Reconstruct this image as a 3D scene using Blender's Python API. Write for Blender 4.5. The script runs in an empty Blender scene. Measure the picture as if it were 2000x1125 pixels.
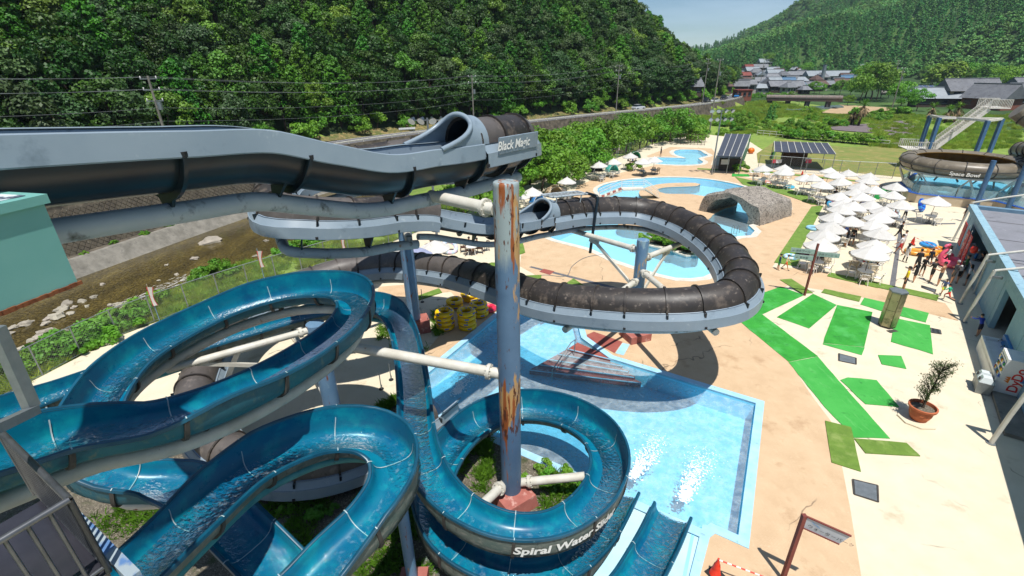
import bpy, bmesh, math, random
from mathutils import Vector, Matrix, Euler, noise
from mathutils.geometry import delaunay_2d_cdt
R = math.radians
random.seed(7)
scene = bpy.context.scene
col = scene.collection
# ---------------------------------------------------------------- camera
F_PX, PITCH, ROLL, CAM_H = 936.0, 24.8, -0.8, 14.0
cd = bpy.data.cameras.new('camera'); cam = bpy.data.objects.new('camera', cd); col.objects.link(cam)
cd.sensor_width = 36.0; cd.lens = 36.0*F_PX/2000.0; cd.clip_start = 0.05; cd.clip_end = 6000
_f = Vector((0, math.cos(R(PITCH)), -math.sin(R(PITCH)))); _r0 = Vector((1, 0, 0)); _u0 = _r0.cross(_f)
_r = _r0*math.cos(R(ROLL)) + _u0*math.sin(R(ROLL)); _u = -_r0*math.sin(R(ROLL)) + _u0*math.cos(R(ROLL))
CAM = Vector((0, 0, CAM_H))
cam.matrix_world = Matrix(((_r.x, _u.x, -_f.x, 0), (_r.y, _u.y, -_f.y, 0), (_r.z, _u.z, -_f.z, CAM_H), (0, 0, 0, 1)))
scene.camera = cam
# ---------------------------------------------------------------- sky, sun, exposure
SUN_EL, SUN_AZ = 69.5, -78.0          # direction TO the sun (azimuth from +X, counter-clockwise)
w = bpy.data.worlds.new('World'); scene.world = w; w.use_nodes = True
nt = w.node_tree; bg = nt.nodes['Background']
sky = nt.nodes.new('ShaderNodeTexSky'); sky.sky_type = 'NISHITA'; sky.sun_disc = False
sky.sun_elevation = R(SUN_EL); sky.sun_rotation = R(90-SUN_AZ); sky.altitude = 100; sky.dust_density = 0.25; sky.ozone_density = 1.6
tc = nt.nodes.new('ShaderNodeTexCoord'); mp = nt.nodes.new('ShaderNodeMapping'); mp.inputs['Scale'].default_value = (2.2, 2.2, 16)
nz = nt.nodes.new('ShaderNodeTexNoise'); nz.inputs['Scale'].default_value = 1.6; nz.inputs['Detail'].default_value = 7; nz.inputs['Roughness'].default_value = .58
rp = nt.nodes.new('ShaderNodeValToRGB'); rp.color_ramp.elements[0].position = .40; rp.color_ramp.elements[1].position = .85
rp.color_ramp.elements[1].color = (.45, .45, .45, 1)
mx = nt.nodes.new('ShaderNodeMix'); mx.data_type = 'RGBA'; mx.inputs['B'].default_value = (9.5, 10.2, 11, 1)
nt.links.new(tc.outputs['Generated'], mp.inputs['Vector']); nt.links.new(mp.outputs['Vector'], nz.inputs['Vector'])
nt.links.new(nz.outputs['Fac'], rp.inputs['Fac']); nt.links.new(rp.outputs['Color'], mx.inputs['Factor'])
nt.links.new(sky.outputs['Color'], mx.inputs['A']); tn = nt.nodes.new('ShaderNodeMix'); tn.data_type = 'RGBA'; tn.blend_type = 'MULTIPLY'; tn.inputs['Factor'].default_value = 1; tn.inputs['B'].default_value = (.80, .93, 1.06, 1); nt.links.new(mx.outputs['Result'], tn.inputs['A']); nt.links.new(tn.outputs['Result'], bg.inputs['Color'])
bg.inputs['Strength'].default_value = 0.078
sl = bpy.data.lights.new('sun', 'SUN'); sl.energy = 5.0; sl.angle = R(.53); sl.color = (1.0, .965, .91)
so = bpy.data.objects.new('sun', sl); col.objects.link(so)
_sd = Vector((math.cos(R(SUN_EL))*math.cos(R(SUN_AZ)), math.cos(R(SUN_EL))*math.sin(R(SUN_AZ)), math.sin(R(SUN_EL))))
so.rotation_euler = _sd.to_track_quat('Z', 'Y').to_euler(); so.location = (0, 0, 60)
scene.view_settings.view_transform = 'Standard'; scene.view_settings.look = 'None'
scene.view_settings.gamma = 1.0; scene.view_settings.exposure = 0.24
scene.render.engine = 'CYCLES'
cy = scene.cycles
cy.max_bounces = 6; cy.diffuse_bounces = 3; cy.glossy_bounces = 2; cy.transmission_bounces = 2; cy.transparent_max_bounces = 8; cy.volume_bounces = 0
cy.use_adaptive_sampling = True; cy.adaptive_threshold = .02
cy.caustics_reflective = False; cy.caustics_refractive = False

# ---------------------------------------------------------------- surveying: a point of the photograph at a known height above the pool deck
def ray(px, py): return _f + _r*((px-1000)/F_PX) - _u*((py-562.5)/F_PX)
def P(px, py, z=0.0):
    d = ray(px, py); return CAM + d*((z-CAM_H)/d.z)
def D(px, py, depth): return CAM + ray(px, py)*depth
def PP(pts, z=0.0): return [P(p[0], p[1], z) for p in pts]
def PZ(pts): return [P(*p) for p in pts]
def XY(pts): return [(P(*p).x, P(*p).y) for p in pts]

# ---------------------------------------------------------------- mesh helpers
class MB:
    def __init__(s): s.v = []; s.f = []; s.m = []
    def add(s, vs, fs, mi=0):
        o = len(s.v); s.v += [tuple(v) for v in vs]
        for f in fs: s.f.append(tuple(i+o for i in f)); s.m.append(mi)
        return s
    def box(s, c, size, rz=0.0, mi=0, tap=1.0):
        x, y, z = size[0]/2, size[1]/2, size[2]/2; cr, sr = math.cos(rz), math.sin(rz); vs = []
        for dz in (-1, 1):
            t = tap if dz > 0 else 1.0
            for dx, dy in ((-1, -1), (1, -1), (1, 1), (-1, 1)):
                X, Y = dx*x*t, dy*y*t; vs.append((c[0]+X*cr-Y*sr, c[1]+X*sr+Y*cr, c[2]+dz*z))
        return s.add(vs, [(3, 2, 1, 0), (4, 5, 6, 7), (0, 1, 5, 4), (1, 2, 6, 5), (2, 3, 7, 6), (3, 0, 4, 7)], mi)
    def bar(s, p, q, wd, ht=None, mi=0, up=(0, 0, 1)):
        p, q = Vector(p), Vector(q); ht = ht or wd; T = (q-p).normalized(); U = Vector(up)
        if abs(T.dot(U)) > .98: U = Vector((1, 0, 0))
        S = T.cross(U).normalized(); U = S.cross(T); vs = []
        for e in (p, q):
            for a, b in ((-1, -1), (1, -1), (1, 1), (-1, 1)): vs.append(e + S*a*wd/2 + U*b*ht/2)
        return s.add(vs, [(0, 1, 2, 3), (7, 6, 5, 4), (4, 5, 1, 0), (5, 6, 2, 1), (6, 7, 3, 2), (7, 4, 0, 3)], mi)
    def cyl(s, p, q, r, r2=None, n=12, mi=0, caps=True):
        p, q = Vector(p), Vector(q); r2 = r if r2 is None else r2; T = (q-p).normalized()
        A = Vector((0, 0, 1)) if abs(T.z) < .9 else Vector((1, 0, 0)); S = T.cross(A).normalized(); U = S.cross(T); vs = []
        for e, rr in ((p, r), (q, r2)):
            for k in range(n):
                a = 2*math.pi*k/n; vs.append(e + (S*math.cos(a)+U*math.sin(a))*rr)
        fs = [(k, k+n, (k+1) % n+n, (k+1) % n) for k in range(n)]
        if caps: fs += [tuple(range(n)), tuple(range(2*n-1, n-1, -1))]
        return s.add(vs, fs, mi)
    def tube(s, pts, r, n=8, mi=0, caps=True):
        pts = [Vector(p) for p in pts]; N = len(pts); rs = r if isinstance(r, (list, tuple)) else [r]*N; vs = []; prev = None
        for i, p in enumerate(pts):
            T = (pts[min(i+1, N-1)]-pts[max(i-1, 0)]).normalized()
            if prev is None:
                A = Vector((0, 0, 1)) if abs(T.z) < .9 else Vector((1, 0, 0)); S = T.cross(A).normalized()
            else: S = (prev - T*prev.dot(T)).normalized()
            prev = S; U = S.cross(T)
            for k in range(n):
                a = 2*math.pi*k/n; vs.append(p + (S*math.cos(a)+U*math.sin(a))*rs[i])
        fs = [(i*n+k, (i+1)*n+k, (i+1)*n+(k+1) % n, i*n+(k+1) % n) for i in range(N-1) for k in range(n)]
        if caps: fs += [tuple(range(n)), tuple(range(N*n-1, N*n-n-1, -1))]
        return s.add(vs, fs, mi)
    def lathe(s, prof, n=16, c=(0, 0, 0), mi=0, cap=True):
        vs = []; M = len(prof)
        for (rr, z) in prof:
            for k in range(n):
                a = 2*math.pi*k/n; vs.append((c[0]+rr*math.cos(a), c[1]+rr*math.sin(a), c[2]+z))
        fs = [(i*n+k, i*n+(k+1) % n, (i+1)*n+(k+1) % n, (i+1)*n+k) for i in range(M-1) for k in range(n)]
        if cap: fs += [tuple(range(n-1, -1, -1)), tuple(range((M-1)*n, M*n))]
        return s.add(vs, fs, mi)
    def prism(s, poly, z0, z1, mi=0):
        n = len(poly); a = sum(poly[i][0]*poly[(i+1) % n][1]-poly[(i+1) % n][0]*poly[i][1] for i in range(n))
        if a < 0: poly = poly[::-1]
        vs = [(p[0], p[1], z0) for p in poly] + [(p[0], p[1], z1) for p in poly]
        return s.add(vs, [tuple(range(n-1, -1, -1)), tuple(range(n, 2*n))] + [(k, (k+1) % n, n+(k+1) % n, n+k) for k in range(n)], mi)
    def ell(s, c, rad, n=10, m=7, mi=0, nz=0.0, seed=0):
        vs = []
        for i in range(m+1):
            th = math.pi*i/m
            for k in range(n):
                a = 2*math.pi*k/n; d = Vector((math.sin(th)*math.cos(a), math.sin(th)*math.sin(a), math.cos(th)))
                q = 1+nz*noise.noise(d*1.7+Vector((seed, seed*.3, 0))) if nz else 1
                vs.append((c[0]+rad[0]*d.x*q, c[1]+rad[1]*d.y*q, c[2]+rad[2]*d.z*q))
        return s.add(vs, [(i*n+k, (i+1)*n+k, (i+1)*n+(k+1) % n, i*n+(k+1) % n) for i in range(m) for k in range(n)], mi)
    def torus(s, c, R0, r0, n=24, m=10, mi=0, ax=None, mfun=None, sq=1.0):
        M = ax or Matrix.Identity(3); o = len(s.v); c = Vector(c)
        for i in range(n):
            a = 2*math.pi*i/n
            for k in range(m):
                b = 2*math.pi*k/m; s.v.append(tuple(c + M @ Vector(((R0+r0*math.cos(b))*math.cos(a), (R0+r0*math.cos(b))*math.sin(a), r0*sq*math.sin(b)))))
        for i in range(n):
            for k in range(m):
                s.f.append((o+i*m+k, o+((i+1) % n)*m+k, o+((i+1) % n)*m+(k+1) % m, o+i*m+(k+1) % m)); s.m.append(mfun(i, k) if mfun else mi)
        return s
    def mesh(s, name, mats, smooth=35):
        me = bpy.data.meshes.new(name); me.from_pydata(s.v, [], s.f)
        for mt in (mats if isinstance(mats, (list, tuple)) else [mats]): me.materials.append(mt)
        if any(s.m): me.polygons.foreach_set('material_index', s.m)
        if smooth:
            me.polygons.foreach_set('use_smooth', [True]*len(s.f)); me.set_sharp_from_angle(angle=R(smooth))
        me.update(); return me

def tag(o, label=None, cat=None, group=None, kind=None):
    if label: o['label'] = label
    if cat: o['category'] = cat
    if group: o['group'] = group
    if kind: o['kind'] = kind
    return o
def obj(name, mb, mats, parent=None, smooth=35):
    me = mb if isinstance(mb, bpy.types.Mesh) else mb.mesh(name, mats, smooth)
    o = bpy.data.objects.new(name, me); col.objects.link(o)
    if parent is not None:
        o.parent = parent
        if parent.type == 'EMPTY': o.location = -parent.location
    return o
def thing(name, label, cat, loc=(0, 0, 0), group=None):
    o = bpy.data.objects.new(name, None); col.objects.link(o); o.location = loc; o.empty_display_size = .2
    return tag(o, label, cat, group)
def one(name, mb, mats, label, cat, loc=(0, 0, 0), group=None, smooth=35):
    o = obj(name, mb, mats, None, smooth); o.location = loc; return tag(o, label, cat, group)
def struct(name, mb, mats, smooth=0, parent=None):
    o = obj(name, mb, mats, parent, smooth)
    if parent is None: o['kind'] = 'structure'
    return o
def copy_tree(o, parent=None):
    c = o.copy(); col.objects.link(c); c.parent = parent
    for ch in o.children: copy_tree(ch, c)
    return c
def place(proto, loc, rz=0.0, label=None, group=None, sc=1.0, first=[set()]):
    if proto.name not in first[0]: first[0].add(proto.name); o = proto
    else: o = copy_tree(proto)
    o.location = loc; o.rotation_euler = (0, 0, rz); o.scale = (sc, sc, sc)
    if label: o['label'] = label
    if group: o['group'] = group
    return o
def catmull(pts, ds):
    pts = [Vector(p) for p in pts]; out = []; N = len(pts)
    for i in range(N-1):
        a, b = pts[i], pts[i+1]; p0 = pts[i-1] if i else a*2-b; p3 = pts[i+2] if i+2 < N else b*2-a
        k = max(1, int(round((b-a).length/ds*3)))
        for j in range(k):
            t = j/k; out.append(.5*((2*a)+(b-p0)*t+(2*p0-5*a+4*b-p3)*t*t+(3*a-p0-3*b+p3)*t**3))
    out.append(pts[-1])
    res = [out[0]]; acc = 0
    for i in range(1, len(out)):
        seg = (out[i]-out[i-1]).length; t0 = 0.0
        while acc+seg-t0 >= ds:
            t0 += ds-acc; res.append(out[i-1].lerp(out[i], t0/seg)); acc = 0
        acc += seg-t0
    return res
def inpoly(x, y, poly):
    c = False; n = len(poly); j = n-1
    for i in range(n):
        xi, yi = poly[i][0], poly[i][1]; xj, yj = poly[j][0], poly[j][1]
        if (yi > y) != (yj > y) and x < (xj-xi)*(y-yi)/(yj-yi+1e-12)+xi: c = not c
        j = i
    return c
def smoothpoly(pts, ds=.5):
    """closed Catmull-Rom through 2-D points"""
    p = [Vector((a[0], a[1], 0)) for a in pts]; N = len(p); out = []
    for i in range(N):
        p0, a, b, p3 = p[i-1], p[i], p[(i+1) % N], p[(i+2) % N]; k = max(1, int((b-a).length/ds))
        for j in range(k):
            t = j/k; q = .5*((2*a)+(b-p0)*t+(2*p0-5*a+4*b-p3)*t*t+(3*a-p0-3*b+p3)*t**3); out.append((q.x, q.y))
    return out
def offset(poly, d):
    n = len(poly); A = sum(poly[i][0]*poly[(i+1) % n][1]-poly[(i+1) % n][0]*poly[i][1] for i in range(n)); sg = 1 if A > 0 else -1; out = []
    for i in range(n):
        a, b, c = Vector(poly[i-1]), Vector(poly[i]), Vector(poly[(i+1) % n]); e1 = (b-a).normalized(); e2 = (c-b).normalized()
        n1 = Vector((e1.y, -e1.x)); n2 = Vector((e2.y, -e2.x)); m = (n1+n2)
        m = m.normalized() if m.length > 1e-6 else n1
        q = b+m*sg*d/max(.45, m.dot(n1)); out.append((q.x, q.y))
    return out
def sheet(polys_in, holes, z, mb=None, mi=0):
    """flat sheet: union region of polys_in minus holes"""
    mb = mb or MB(); vs = []; es = []
    for pl in list(polys_in)+list(holes):
        o = len(vs); n = len(pl); vs += [Vector((p[0], p[1])) for p in pl]; es += [(o+i, o+(i+1) % n) for i in range(n)]
    V, E, Fc, *_ = delaunay_2d_cdt(vs, es, [], 0, 1e-4); fs = []
    for f in Fc:
        c = sum((V[i] for i in f), Vector((0, 0)))/len(f)
        if any(inpoly(c.x, c.y, p) for p in polys_in) and not any(inpoly(c.x, c.y, h) for h in holes):
            a = (V[f[1]]-V[f[0]]).cross(V[f[2]]-V[f[0]]); fs.append(tuple(f) if a > 0 else tuple(f[::-1]))
    return mb.add([(v.x, v.y, z) for v in V], fs, mi)
def ringwall(poly, z0, z1, mb, mi=0, inward=True):
    n = len(poly); A = sum(poly[i][0]*poly[(i+1) % n][1]-poly[(i+1) % n][0]*poly[i][1] for i in range(n))
    if (A < 0): poly = poly[::-1]
    vs = [(p[0], p[1], z0) for p in poly]+[(p[0], p[1], z1) for p in poly]
    fs = [((k, n+k, n+(k+1) % n, (k+1) % n) if inward else (k, (k+1) % n, n+(k+1) % n, n+k)) for k in range(n)]
    return mb.add(vs, fs, mi)

# ---------------------------------------------------------------- materials (procedural)
def srgb(h):
    h = h.lstrip('#'); c = [int(h[i:i+2], 16)/255 for i in (0, 2, 4)]
    return tuple((x/12.92 if x <= .04045 else ((x+.055)/1.055)**2.4) for x in c)
def mat(name, c1, c2=None, scale=3.0, lo=.35, hi=.65, rough=.6, metal=0.0, bump=0.0, bscale=40.0, detail=4, stretch=(1, 1, 1), layers=(), spec=.5, coat=0.0, trans=None, objrand=0.0, rvar=0.0, alpha=None, crack=None, brick=None):
    m = bpy.data.materials.new(name); m.use_nodes = True; N = m.node_tree.nodes; L = m.node_tree.links; b = N['Principled BSDF']
    def c4(c): return (*(srgb(c) if isinstance(c, str) else c), 1)
    tcn = N.new('ShaderNodeTexCoord')
    def noise_(sc, st, det=6, ro=.6):
        mpn = N.new('ShaderNodeMapping'); mpn.inputs['Scale'].default_value = st; L.new(tcn.outputs['Object'], mpn.inputs['Vector'])
        n = N.new('ShaderNodeTexNoise'); n.inputs['Scale'].default_value = sc; n.inputs['Detail'].default_value = det; n.inputs['Roughness'].default_value = ro
        L.new(mpn.outputs['Vector'], n.inputs['Vector']); return n.outputs['Fac']
    def ramp(src, lo, hi):
        r = N.new('ShaderNodeMapRange'); r.inputs['From Min'].default_value = lo; r.inputs['From Max'].default_value = hi; L.new(src, r.inputs['Value']); return r.outputs['Result']
    def mix(f, a, bb):
        x = N.new('ShaderNodeMix'); x.data_type = 'RGBA'
        L.new(f, x.inputs['Factor'])
        for sk, val in (('A', a), ('B', bb)):
            if isinstance(val, tuple): x.inputs[sk].default_value = val
            else: L.new(val, x.inputs[sk])
        return x.outputs['Result']
    cur = c4(c1)
    if c2 is not None: cur = mix(ramp(noise_(scale, stretch, detail), lo, hi), cur, c4(c2))
    for ly in layers:
        cc, sc, l0, h0 = ly[:4]; st = ly[4] if len(ly) > 4 else (1, 1, 1); cur = mix(ramp(noise_(sc, st, 5, .65), l0, h0), cur, c4(cc))
    if brick:
        bc, bs, amt, rot = brick; mpn = N.new('ShaderNodeMapping'); mpn.inputs['Rotation'].default_value = (0, 0, rot); mpn.inputs['Scale'].default_value = (bs, bs, bs); L.new(tcn.outputs['Object'], mpn.inputs['Vector'])
        bt_ = N.new('ShaderNodeTexBrick'); bt_.inputs['Scale'].default_value = 1; bt_.inputs['Mortar Size'].default_value = .035; bt_.inputs['Mortar Smooth'].default_value = .4; L.new(mpn.outputs[0], bt_.inputs['Vector'])
        mu = N.new('ShaderNodeMath'); mu.operation = 'MULTIPLY'; L.new(bt_.outputs['Fac'], mu.inputs[0]); mr_ = N.new('ShaderNodeMapRange'); mr_.inputs['From Min'].default_value = .42; mr_.inputs['From Max'].default_value = .62; mr_.inputs['To Max'].default_value = amt; L.new(noise_(1.1, (1, 1, 1), 4), mr_.inputs['Value']); L.new(mr_.outputs[0], mu.inputs[1]); cur = mix(mu.outputs[0], cur, c4(bc))
    if crack:
        cc, sc, wd = crack; nn = N.new('ShaderNodeTexNoise'); nn.inputs['Scale'].default_value = 1.3; L.new(tcn.outputs['Object'], nn.inputs['Vector']); ad = N.new('ShaderNodeMix'); ad.data_type = 'RGBA'; ad.blend_type = 'ADD'; ad.inputs['Factor'].default_value = .7; L.new(tcn.outputs['Object'], ad.inputs['A']); L.new(nn.outputs['Color'], ad.inputs['B'])
        vo = N.new('ShaderNodeTexVoronoi'); vo.feature = 'DISTANCE_TO_EDGE'; vo.inputs['Scale'].default_value = sc; L.new(ad.outputs['Result'], vo.inputs['Vector']); c1_ = ramp(vo.outputs['Distance'], wd, 0); mk_ = ramp(noise_(.35, (1, 1, 1), 3), .52, .60); mu = N.new('ShaderNodeMath'); mu.operation = 'MULTIPLY'; L.new(c1_, mu.inputs[0]); L.new(mk_, mu.inputs[1]); cur = mix(mu.outputs[0], cur, c4(cc))
    if objrand:
        oi = N.new('ShaderNodeObjectInfo'); hs = N.new('ShaderNodeHueSaturation')
        mr = N.new('ShaderNodeMapRange'); mr.inputs['To Min'].default_value = 1-objrand; mr.inputs['To Max'].default_value = 1+objrand; L.new(oi.outputs['Random'], mr.inputs['Value']); L.new(mr.outputs['Result'], hs.inputs['Value'])
        m7 = N.new('ShaderNodeMath'); m7.operation = 'MULTIPLY'; m7.inputs[1].default_value = 7.31; L.new(oi.outputs['Random'], m7.inputs[0]); f7 = N.new('ShaderNodeMath'); f7.operation = 'FRACT'; L.new(m7.outputs[0], f7.inputs[0]); h7 = N.new('ShaderNodeMapRange'); h7.inputs['To Min'].default_value = .5-objrand*.10; h7.inputs['To Max'].default_value = .5+objrand*.07; L.new(f7.outputs[0], h7.inputs['Value']); L.new(h7.outputs[0], hs.inputs['Hue'])
        if isinstance(cur, tuple): hs.inputs['Color'].default_value = cur
        else: L.new(cur, hs.inputs['Color'])
        cur = hs.outputs['Color']
    if isinstance(cur, tuple): b.inputs['Base Color'].default_value = cur
    else: L.new(cur, b.inputs['Base Color'])
    b.inputs['Roughness'].default_value = rough; b.inputs['Metallic'].default_value = metal; b.inputs['Specular IOR Level'].default_value = spec; b.inputs['Coat Weight'].default_value = coat
    if rvar:
        rr = N.new('ShaderNodeMapRange'); rr.inputs['To Min'].default_value = max(.02, rough-rvar); rr.inputs['To Max'].default_value = min(1, rough+rvar); L.new(noise_(scale*2.3+1, (1, 1, 1)), rr.inputs['Value']); L.new(rr.outputs['Result'], b.inputs['Roughness'])
    if bump:
        bn = N.new('ShaderNodeBump'); bn.inputs['Strength'].default_value = bump; bn.inputs['Distance'].default_value = .05; L.new(noise_(bscale, (1, 1, 1), 5), bn.inputs['Height']); L.new(bn.outputs['Normal'], b.inputs['Normal'])
    if trans:
        tr = N.new('ShaderNodeBsdfTranslucent'); ms = N.new('ShaderNodeMixShader'); ms.inputs[0].default_value = trans
        if isinstance(cur, tuple): tr.inputs['Color'].default_value = cur
        else: L.new(cur, tr.inputs['Color'])
        L.new(b.outputs[0], ms.inputs[1]); L.new(tr.outputs[0], ms.inputs[2]); L.new(ms.outputs[0], N['Material Output'].inputs['Surface'])
    if alpha is not None: b.inputs['Alpha'].default_value = alpha
    return m
def water_mat(name, tint, foam=None, bscale=2.5, bump=.25, deep=None):
    """clear water sheet: lets the light through, tinted, mirrors the sky at glancing angles; optional foam"""
    m = bpy.data.materials.new(name); m.use_nodes = True; N = m.node_tree.nodes; L = m.node_tree.links; N.remove(N['Principled BSDF'])
    tcn = N.new('ShaderNodeTexCoord'); t = N.new('ShaderNodeBsdfTransparent'); t.inputs[0].default_value = (*tint, 1)
    g = N.new('ShaderNodeBsdfGlossy'); g.inputs['Roughness'].default_value = .04
    n = N.new('ShaderNodeTexNoise'); n.inputs['Scale'].default_value = bscale; n.inputs['Detail'].default_value = 4; L.new(tcn.outputs['Object'], n.inputs['Vector'])
    bn = N.new('ShaderNodeBump'); bn.inputs['Strength'].default_value = bump; bn.inputs['Distance'].default_value = .08; L.new(n.outputs['Fac'], bn.inputs['Height']); L.new(bn.outputs['Normal'], g.inputs['Normal'])
    fr = N.new('ShaderNodeFresnel'); fr.inputs['IOR'].default_value = 1.33; L.new(bn.outputs['Normal'], fr.inputs['Normal'])
    ms = N.new('ShaderNodeMixShader'); L.new(fr.outputs[0], ms.inputs[0]); L.new(t.outputs[0], ms.inputs[1]); L.new(g.outputs[0], ms.inputs[2]); out = ms
    if foam:
        sc, l0, h0, mxv = foam; d = N.new('ShaderNodeBsdfDiffuse'); d.inputs[0].default_value = (.74, .88, .93, 1)
        n2 = N.new('ShaderNodeTexNoise'); n2.inputs['Scale'].default_value = sc; n2.inputs['Detail'].default_value = 9; n2.inputs['Roughness'].default_value = .72; L.new(tcn.outputs['Object'], n2.inputs['Vector'])
        mr = N.new('ShaderNodeMapRange'); mr.inputs['From Min'].default_value = l0; mr.inputs['From Max'].default_value = h0; mr.inputs['To Min'].default_value = .0 if mxv < .30 and mxv > .27 else .14; mr.inputs['To Max'].default_value = mxv; L.new(n2.outputs['Fac'], mr.inputs['Value'])
        m2 = N.new('ShaderNodeMixShader'); L.new(mr.outputs[0], m2.inputs[0]); L.new(ms.outputs[0], m2.inputs[1]); L.new(d.outputs[0], m2.inputs[2]); out = m2
    L.new(out.outputs[0], N['Material Output'].inputs['Surface']); return m
M = {}
def pillar_mat():
    m = mat('pillar_paint_rust', '#536f8a', '#4a6580', .8, .4, .6, rough=.55); N = m.node_tree.nodes; L = m.node_tree.links; b = N['Principled BSDF']; src = b.inputs['Base Color'].links[0].from_socket; t = N.new('ShaderNodeTexCoord')
    sp = N.new('ShaderNodeSeparateXYZ'); L.new(t.outputs['Object'], sp.inputs[0])
    def nz(sc, st, det=5):
        mp_ = N.new('ShaderNodeMapping'); mp_.inputs['Scale'].default_value = st; L.new(t.outputs['Object'], mp_.inputs[0]); n = N.new('ShaderNodeTexNoise'); n.inputs['Scale'].default_value = sc; n.inputs['Detail'].default_value = det; n.inputs['Roughness'].default_value = .62; L.new(mp_.outputs[0], n.inputs['Vector']); return n.outputs['Fac']
    def mth(op, a, c):
        k = N.new('ShaderNodeMath'); k.operation = op; k.use_clamp = False
        for i, q in enumerate((a, c)):
            if isinstance(q, (int, float)): k.inputs[i].default_value = q
            else: L.new(q, k.inputs[i])
        return k.outputs[0]
    def rng(v, a, c, lo=0., hi=1.):
        k = N.new('ShaderNodeMapRange'); k.inputs['From Min'].default_value = a; k.inputs['From Max'].default_value = c; k.inputs['To Min'].default_value = lo; k.inputs['To Max'].default_value = hi; L.new(v, k.inputs['Value']); return k.outputs[0]
    def mixc(f, a, c):
        k = N.new('ShaderNodeMix'); k.data_type = 'RGBA'; L.new(f, k.inputs['Factor']); L.new(a, k.inputs['A']); k.inputs['B'].default_value = (*srgb(c), 1); return k.outputs['Result']
    zz = mth('ADD', sp.outputs['Z'], rng(nz(1.2, (2, 2, .4)), 0, 1, -1.1, 1.1)); top = rng(zz, 9.0, 9.5); band = mth('MULTIPLY', rng(zz, 2.6, 3.4), rng(zz, 5.6, 4.9)); cur = mixc(top, src, '#8d9a9b'); heavy = mth('MAXIMUM', mth('MULTIPLY', top, .55), mth('MULTIPLY', band, .95)); bias = rng(heavy, 0, 1, .012, .115)
    for c, sc, st, lo in (('#b08a58', 1.3, (1.6, 1.6, .4), .60), ('#8a4a1f', 1.9, (2.6, 2.6, .22), .62), ('#4f2713', 4.0, (2, 2, .45), .645)): cur = mixc(rng(mth('ADD', nz(sc, st), bias), lo, lo+.04), cur, c)
    L.new(cur, b.inputs['Base Color']); return m
M['cream'] = mat('cream_concrete', '#d3c8b0', '#cbbfa5', 1.1, .3, .7, .85, bump=.06, crack=('#6f6453', .16, .006), layers=(('#a89878', .9, .60, .80), ('#9d907a', 14, .70, .80), ('#877b68', 2.2, .70, .76, (.4, 5, 1))))
M['tan'] = mat('tan_stamped_concrete', '#c8ac8a', '#bb9e7c', .9, .3, .7, .85, bump=.12, brick=('#d9c4a4', 3.2, .22, 0.95), crack=('#7a6650', .12, .004), bscale=22, layers=(('#cdb28e', 2.4, .56, .80, (1.6, .7, 1)), ('#a07e5b', .6, .58, .78), ('#ccb392', 9, .60, .72), ('#6a5d4c', 3.1, .72, .76, (.3, 1.6, 1))))
M['concrete'] = mat('grey_concrete', '#8a857b', '#6f6b62', 1.2, rough=.9, bump=.1, layers=(('#55524b', 2.5, .58, .75),))
M['asphalt'] = mat('asphalt', '#6a6a6c', '#5c5c60', 2, rough=.9, bump=.1)
M['gravel'] = mat('gravel', '#6d6557', '#4e493e', 9, rough=.95, bump=.6, bscale=25, layers=(('#98907f', 22, .55, .62), ('#3c4426', 1.1, .55, .7)))
M['soil'] = mat('valley_ground', '#6a8232', '#7d933c', .12, rough=.95, bump=.5, bscale=3, layers=(('#8f8a50', .35, .58, .72), ('#587230', .9, .52, .70), ('#94a650', 2.4, .58, .70)))
M['lawn'] = mat('lawn', '#6c7a35', '#877f45', .35, rough=.95, bump=.4, bscale=9, layers=(('#a08f5b', .5, .55, .7), ('#5f7a2c', 1.6, .55, .7)))
M['pool_paint'] = mat('pool_paint', '#74c4e6', '#80cae8', .6, rough=.5, layers=(('#96d4ec', 1.6, .50, .75),))
M['pool_wall'] = mat('pool_wall_blue', '#86daf6', '#94dff8', .8, rough=.5)
M['pool_light'] = mat('pool_paint_pale', '#8fd6ea', '#9cdcee', .6, rough=.5)
M['pool_white'] = mat('pool_pale_floor', '#a7d3e2', '#b9dde8', .6, rough=.6)
M['coping'] = mat('coping_pale_blue', '#a9cfe4', '#93c1da', 1.5, rough=.6, layers=(('#7fa9bd', 4, .62, .72),))
M['coping_white'] = mat('coping_white', '#d6d0c2', '#c4bdae', 1.5, rough=.7, layers=(('#a39c8d', 4, .6, .72),))
M['water_main'] = water_mat('pool_water', (.78, .965, .995), foam=(3.0, .40, .8, .44), bscale=4, bump=.25)
M['water_lazy'] = water_mat('lazy_river_water', (.84, .97, .99), foam=(6.0, .50, .9, .25), bscale=3, bump=.3)
M['green_turf'] = mat('bright_artificial_turf', '#369c34', '#288a2a', 1.2, rough=.95, bump=.6, bscale=45, layers=(('#4fae58', .7, .50, .72), ('#1f6f2a', 2.4, .60, .72), ('#7aa860', 5, .66, .74)))
M['green_turf2'] = mat('pale_green_mat', '#339638', '#42a244', .8, rough=.85, bump=.5, bscale=4, layers=(('#5aac58', 1.2, .56, .72, (3, .6, 1)), ('#2a8030', 2, .6, .7)))
M['olive_turf'] = mat('olive_artificial_turf', '#6c8a35', '#5d7b2c', 2, rough=.95, bump=.6, bscale=45, layers=(('#84974f', 1.1, .54, .7), ('#4d6826', 4, .62, .72)))
M['red_mat'] = mat('brick_red_coating', '#9a5348', '#8a463e', 2, rough=.85)
M['steel_blue'] = mat('blue_grey_paint_rust', '#6787a3', '#5b7c99', 1.5, rough=.45, layers=(('#8fa9b2', .8, .58, .62, (1, 1, .5)), ('#b3946a', 1.7, .62, .65, (1.4, 1.4, .35)), ('#7a4322', 2.6, .62, .65, (2.2, 2.2, .35))))
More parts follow.
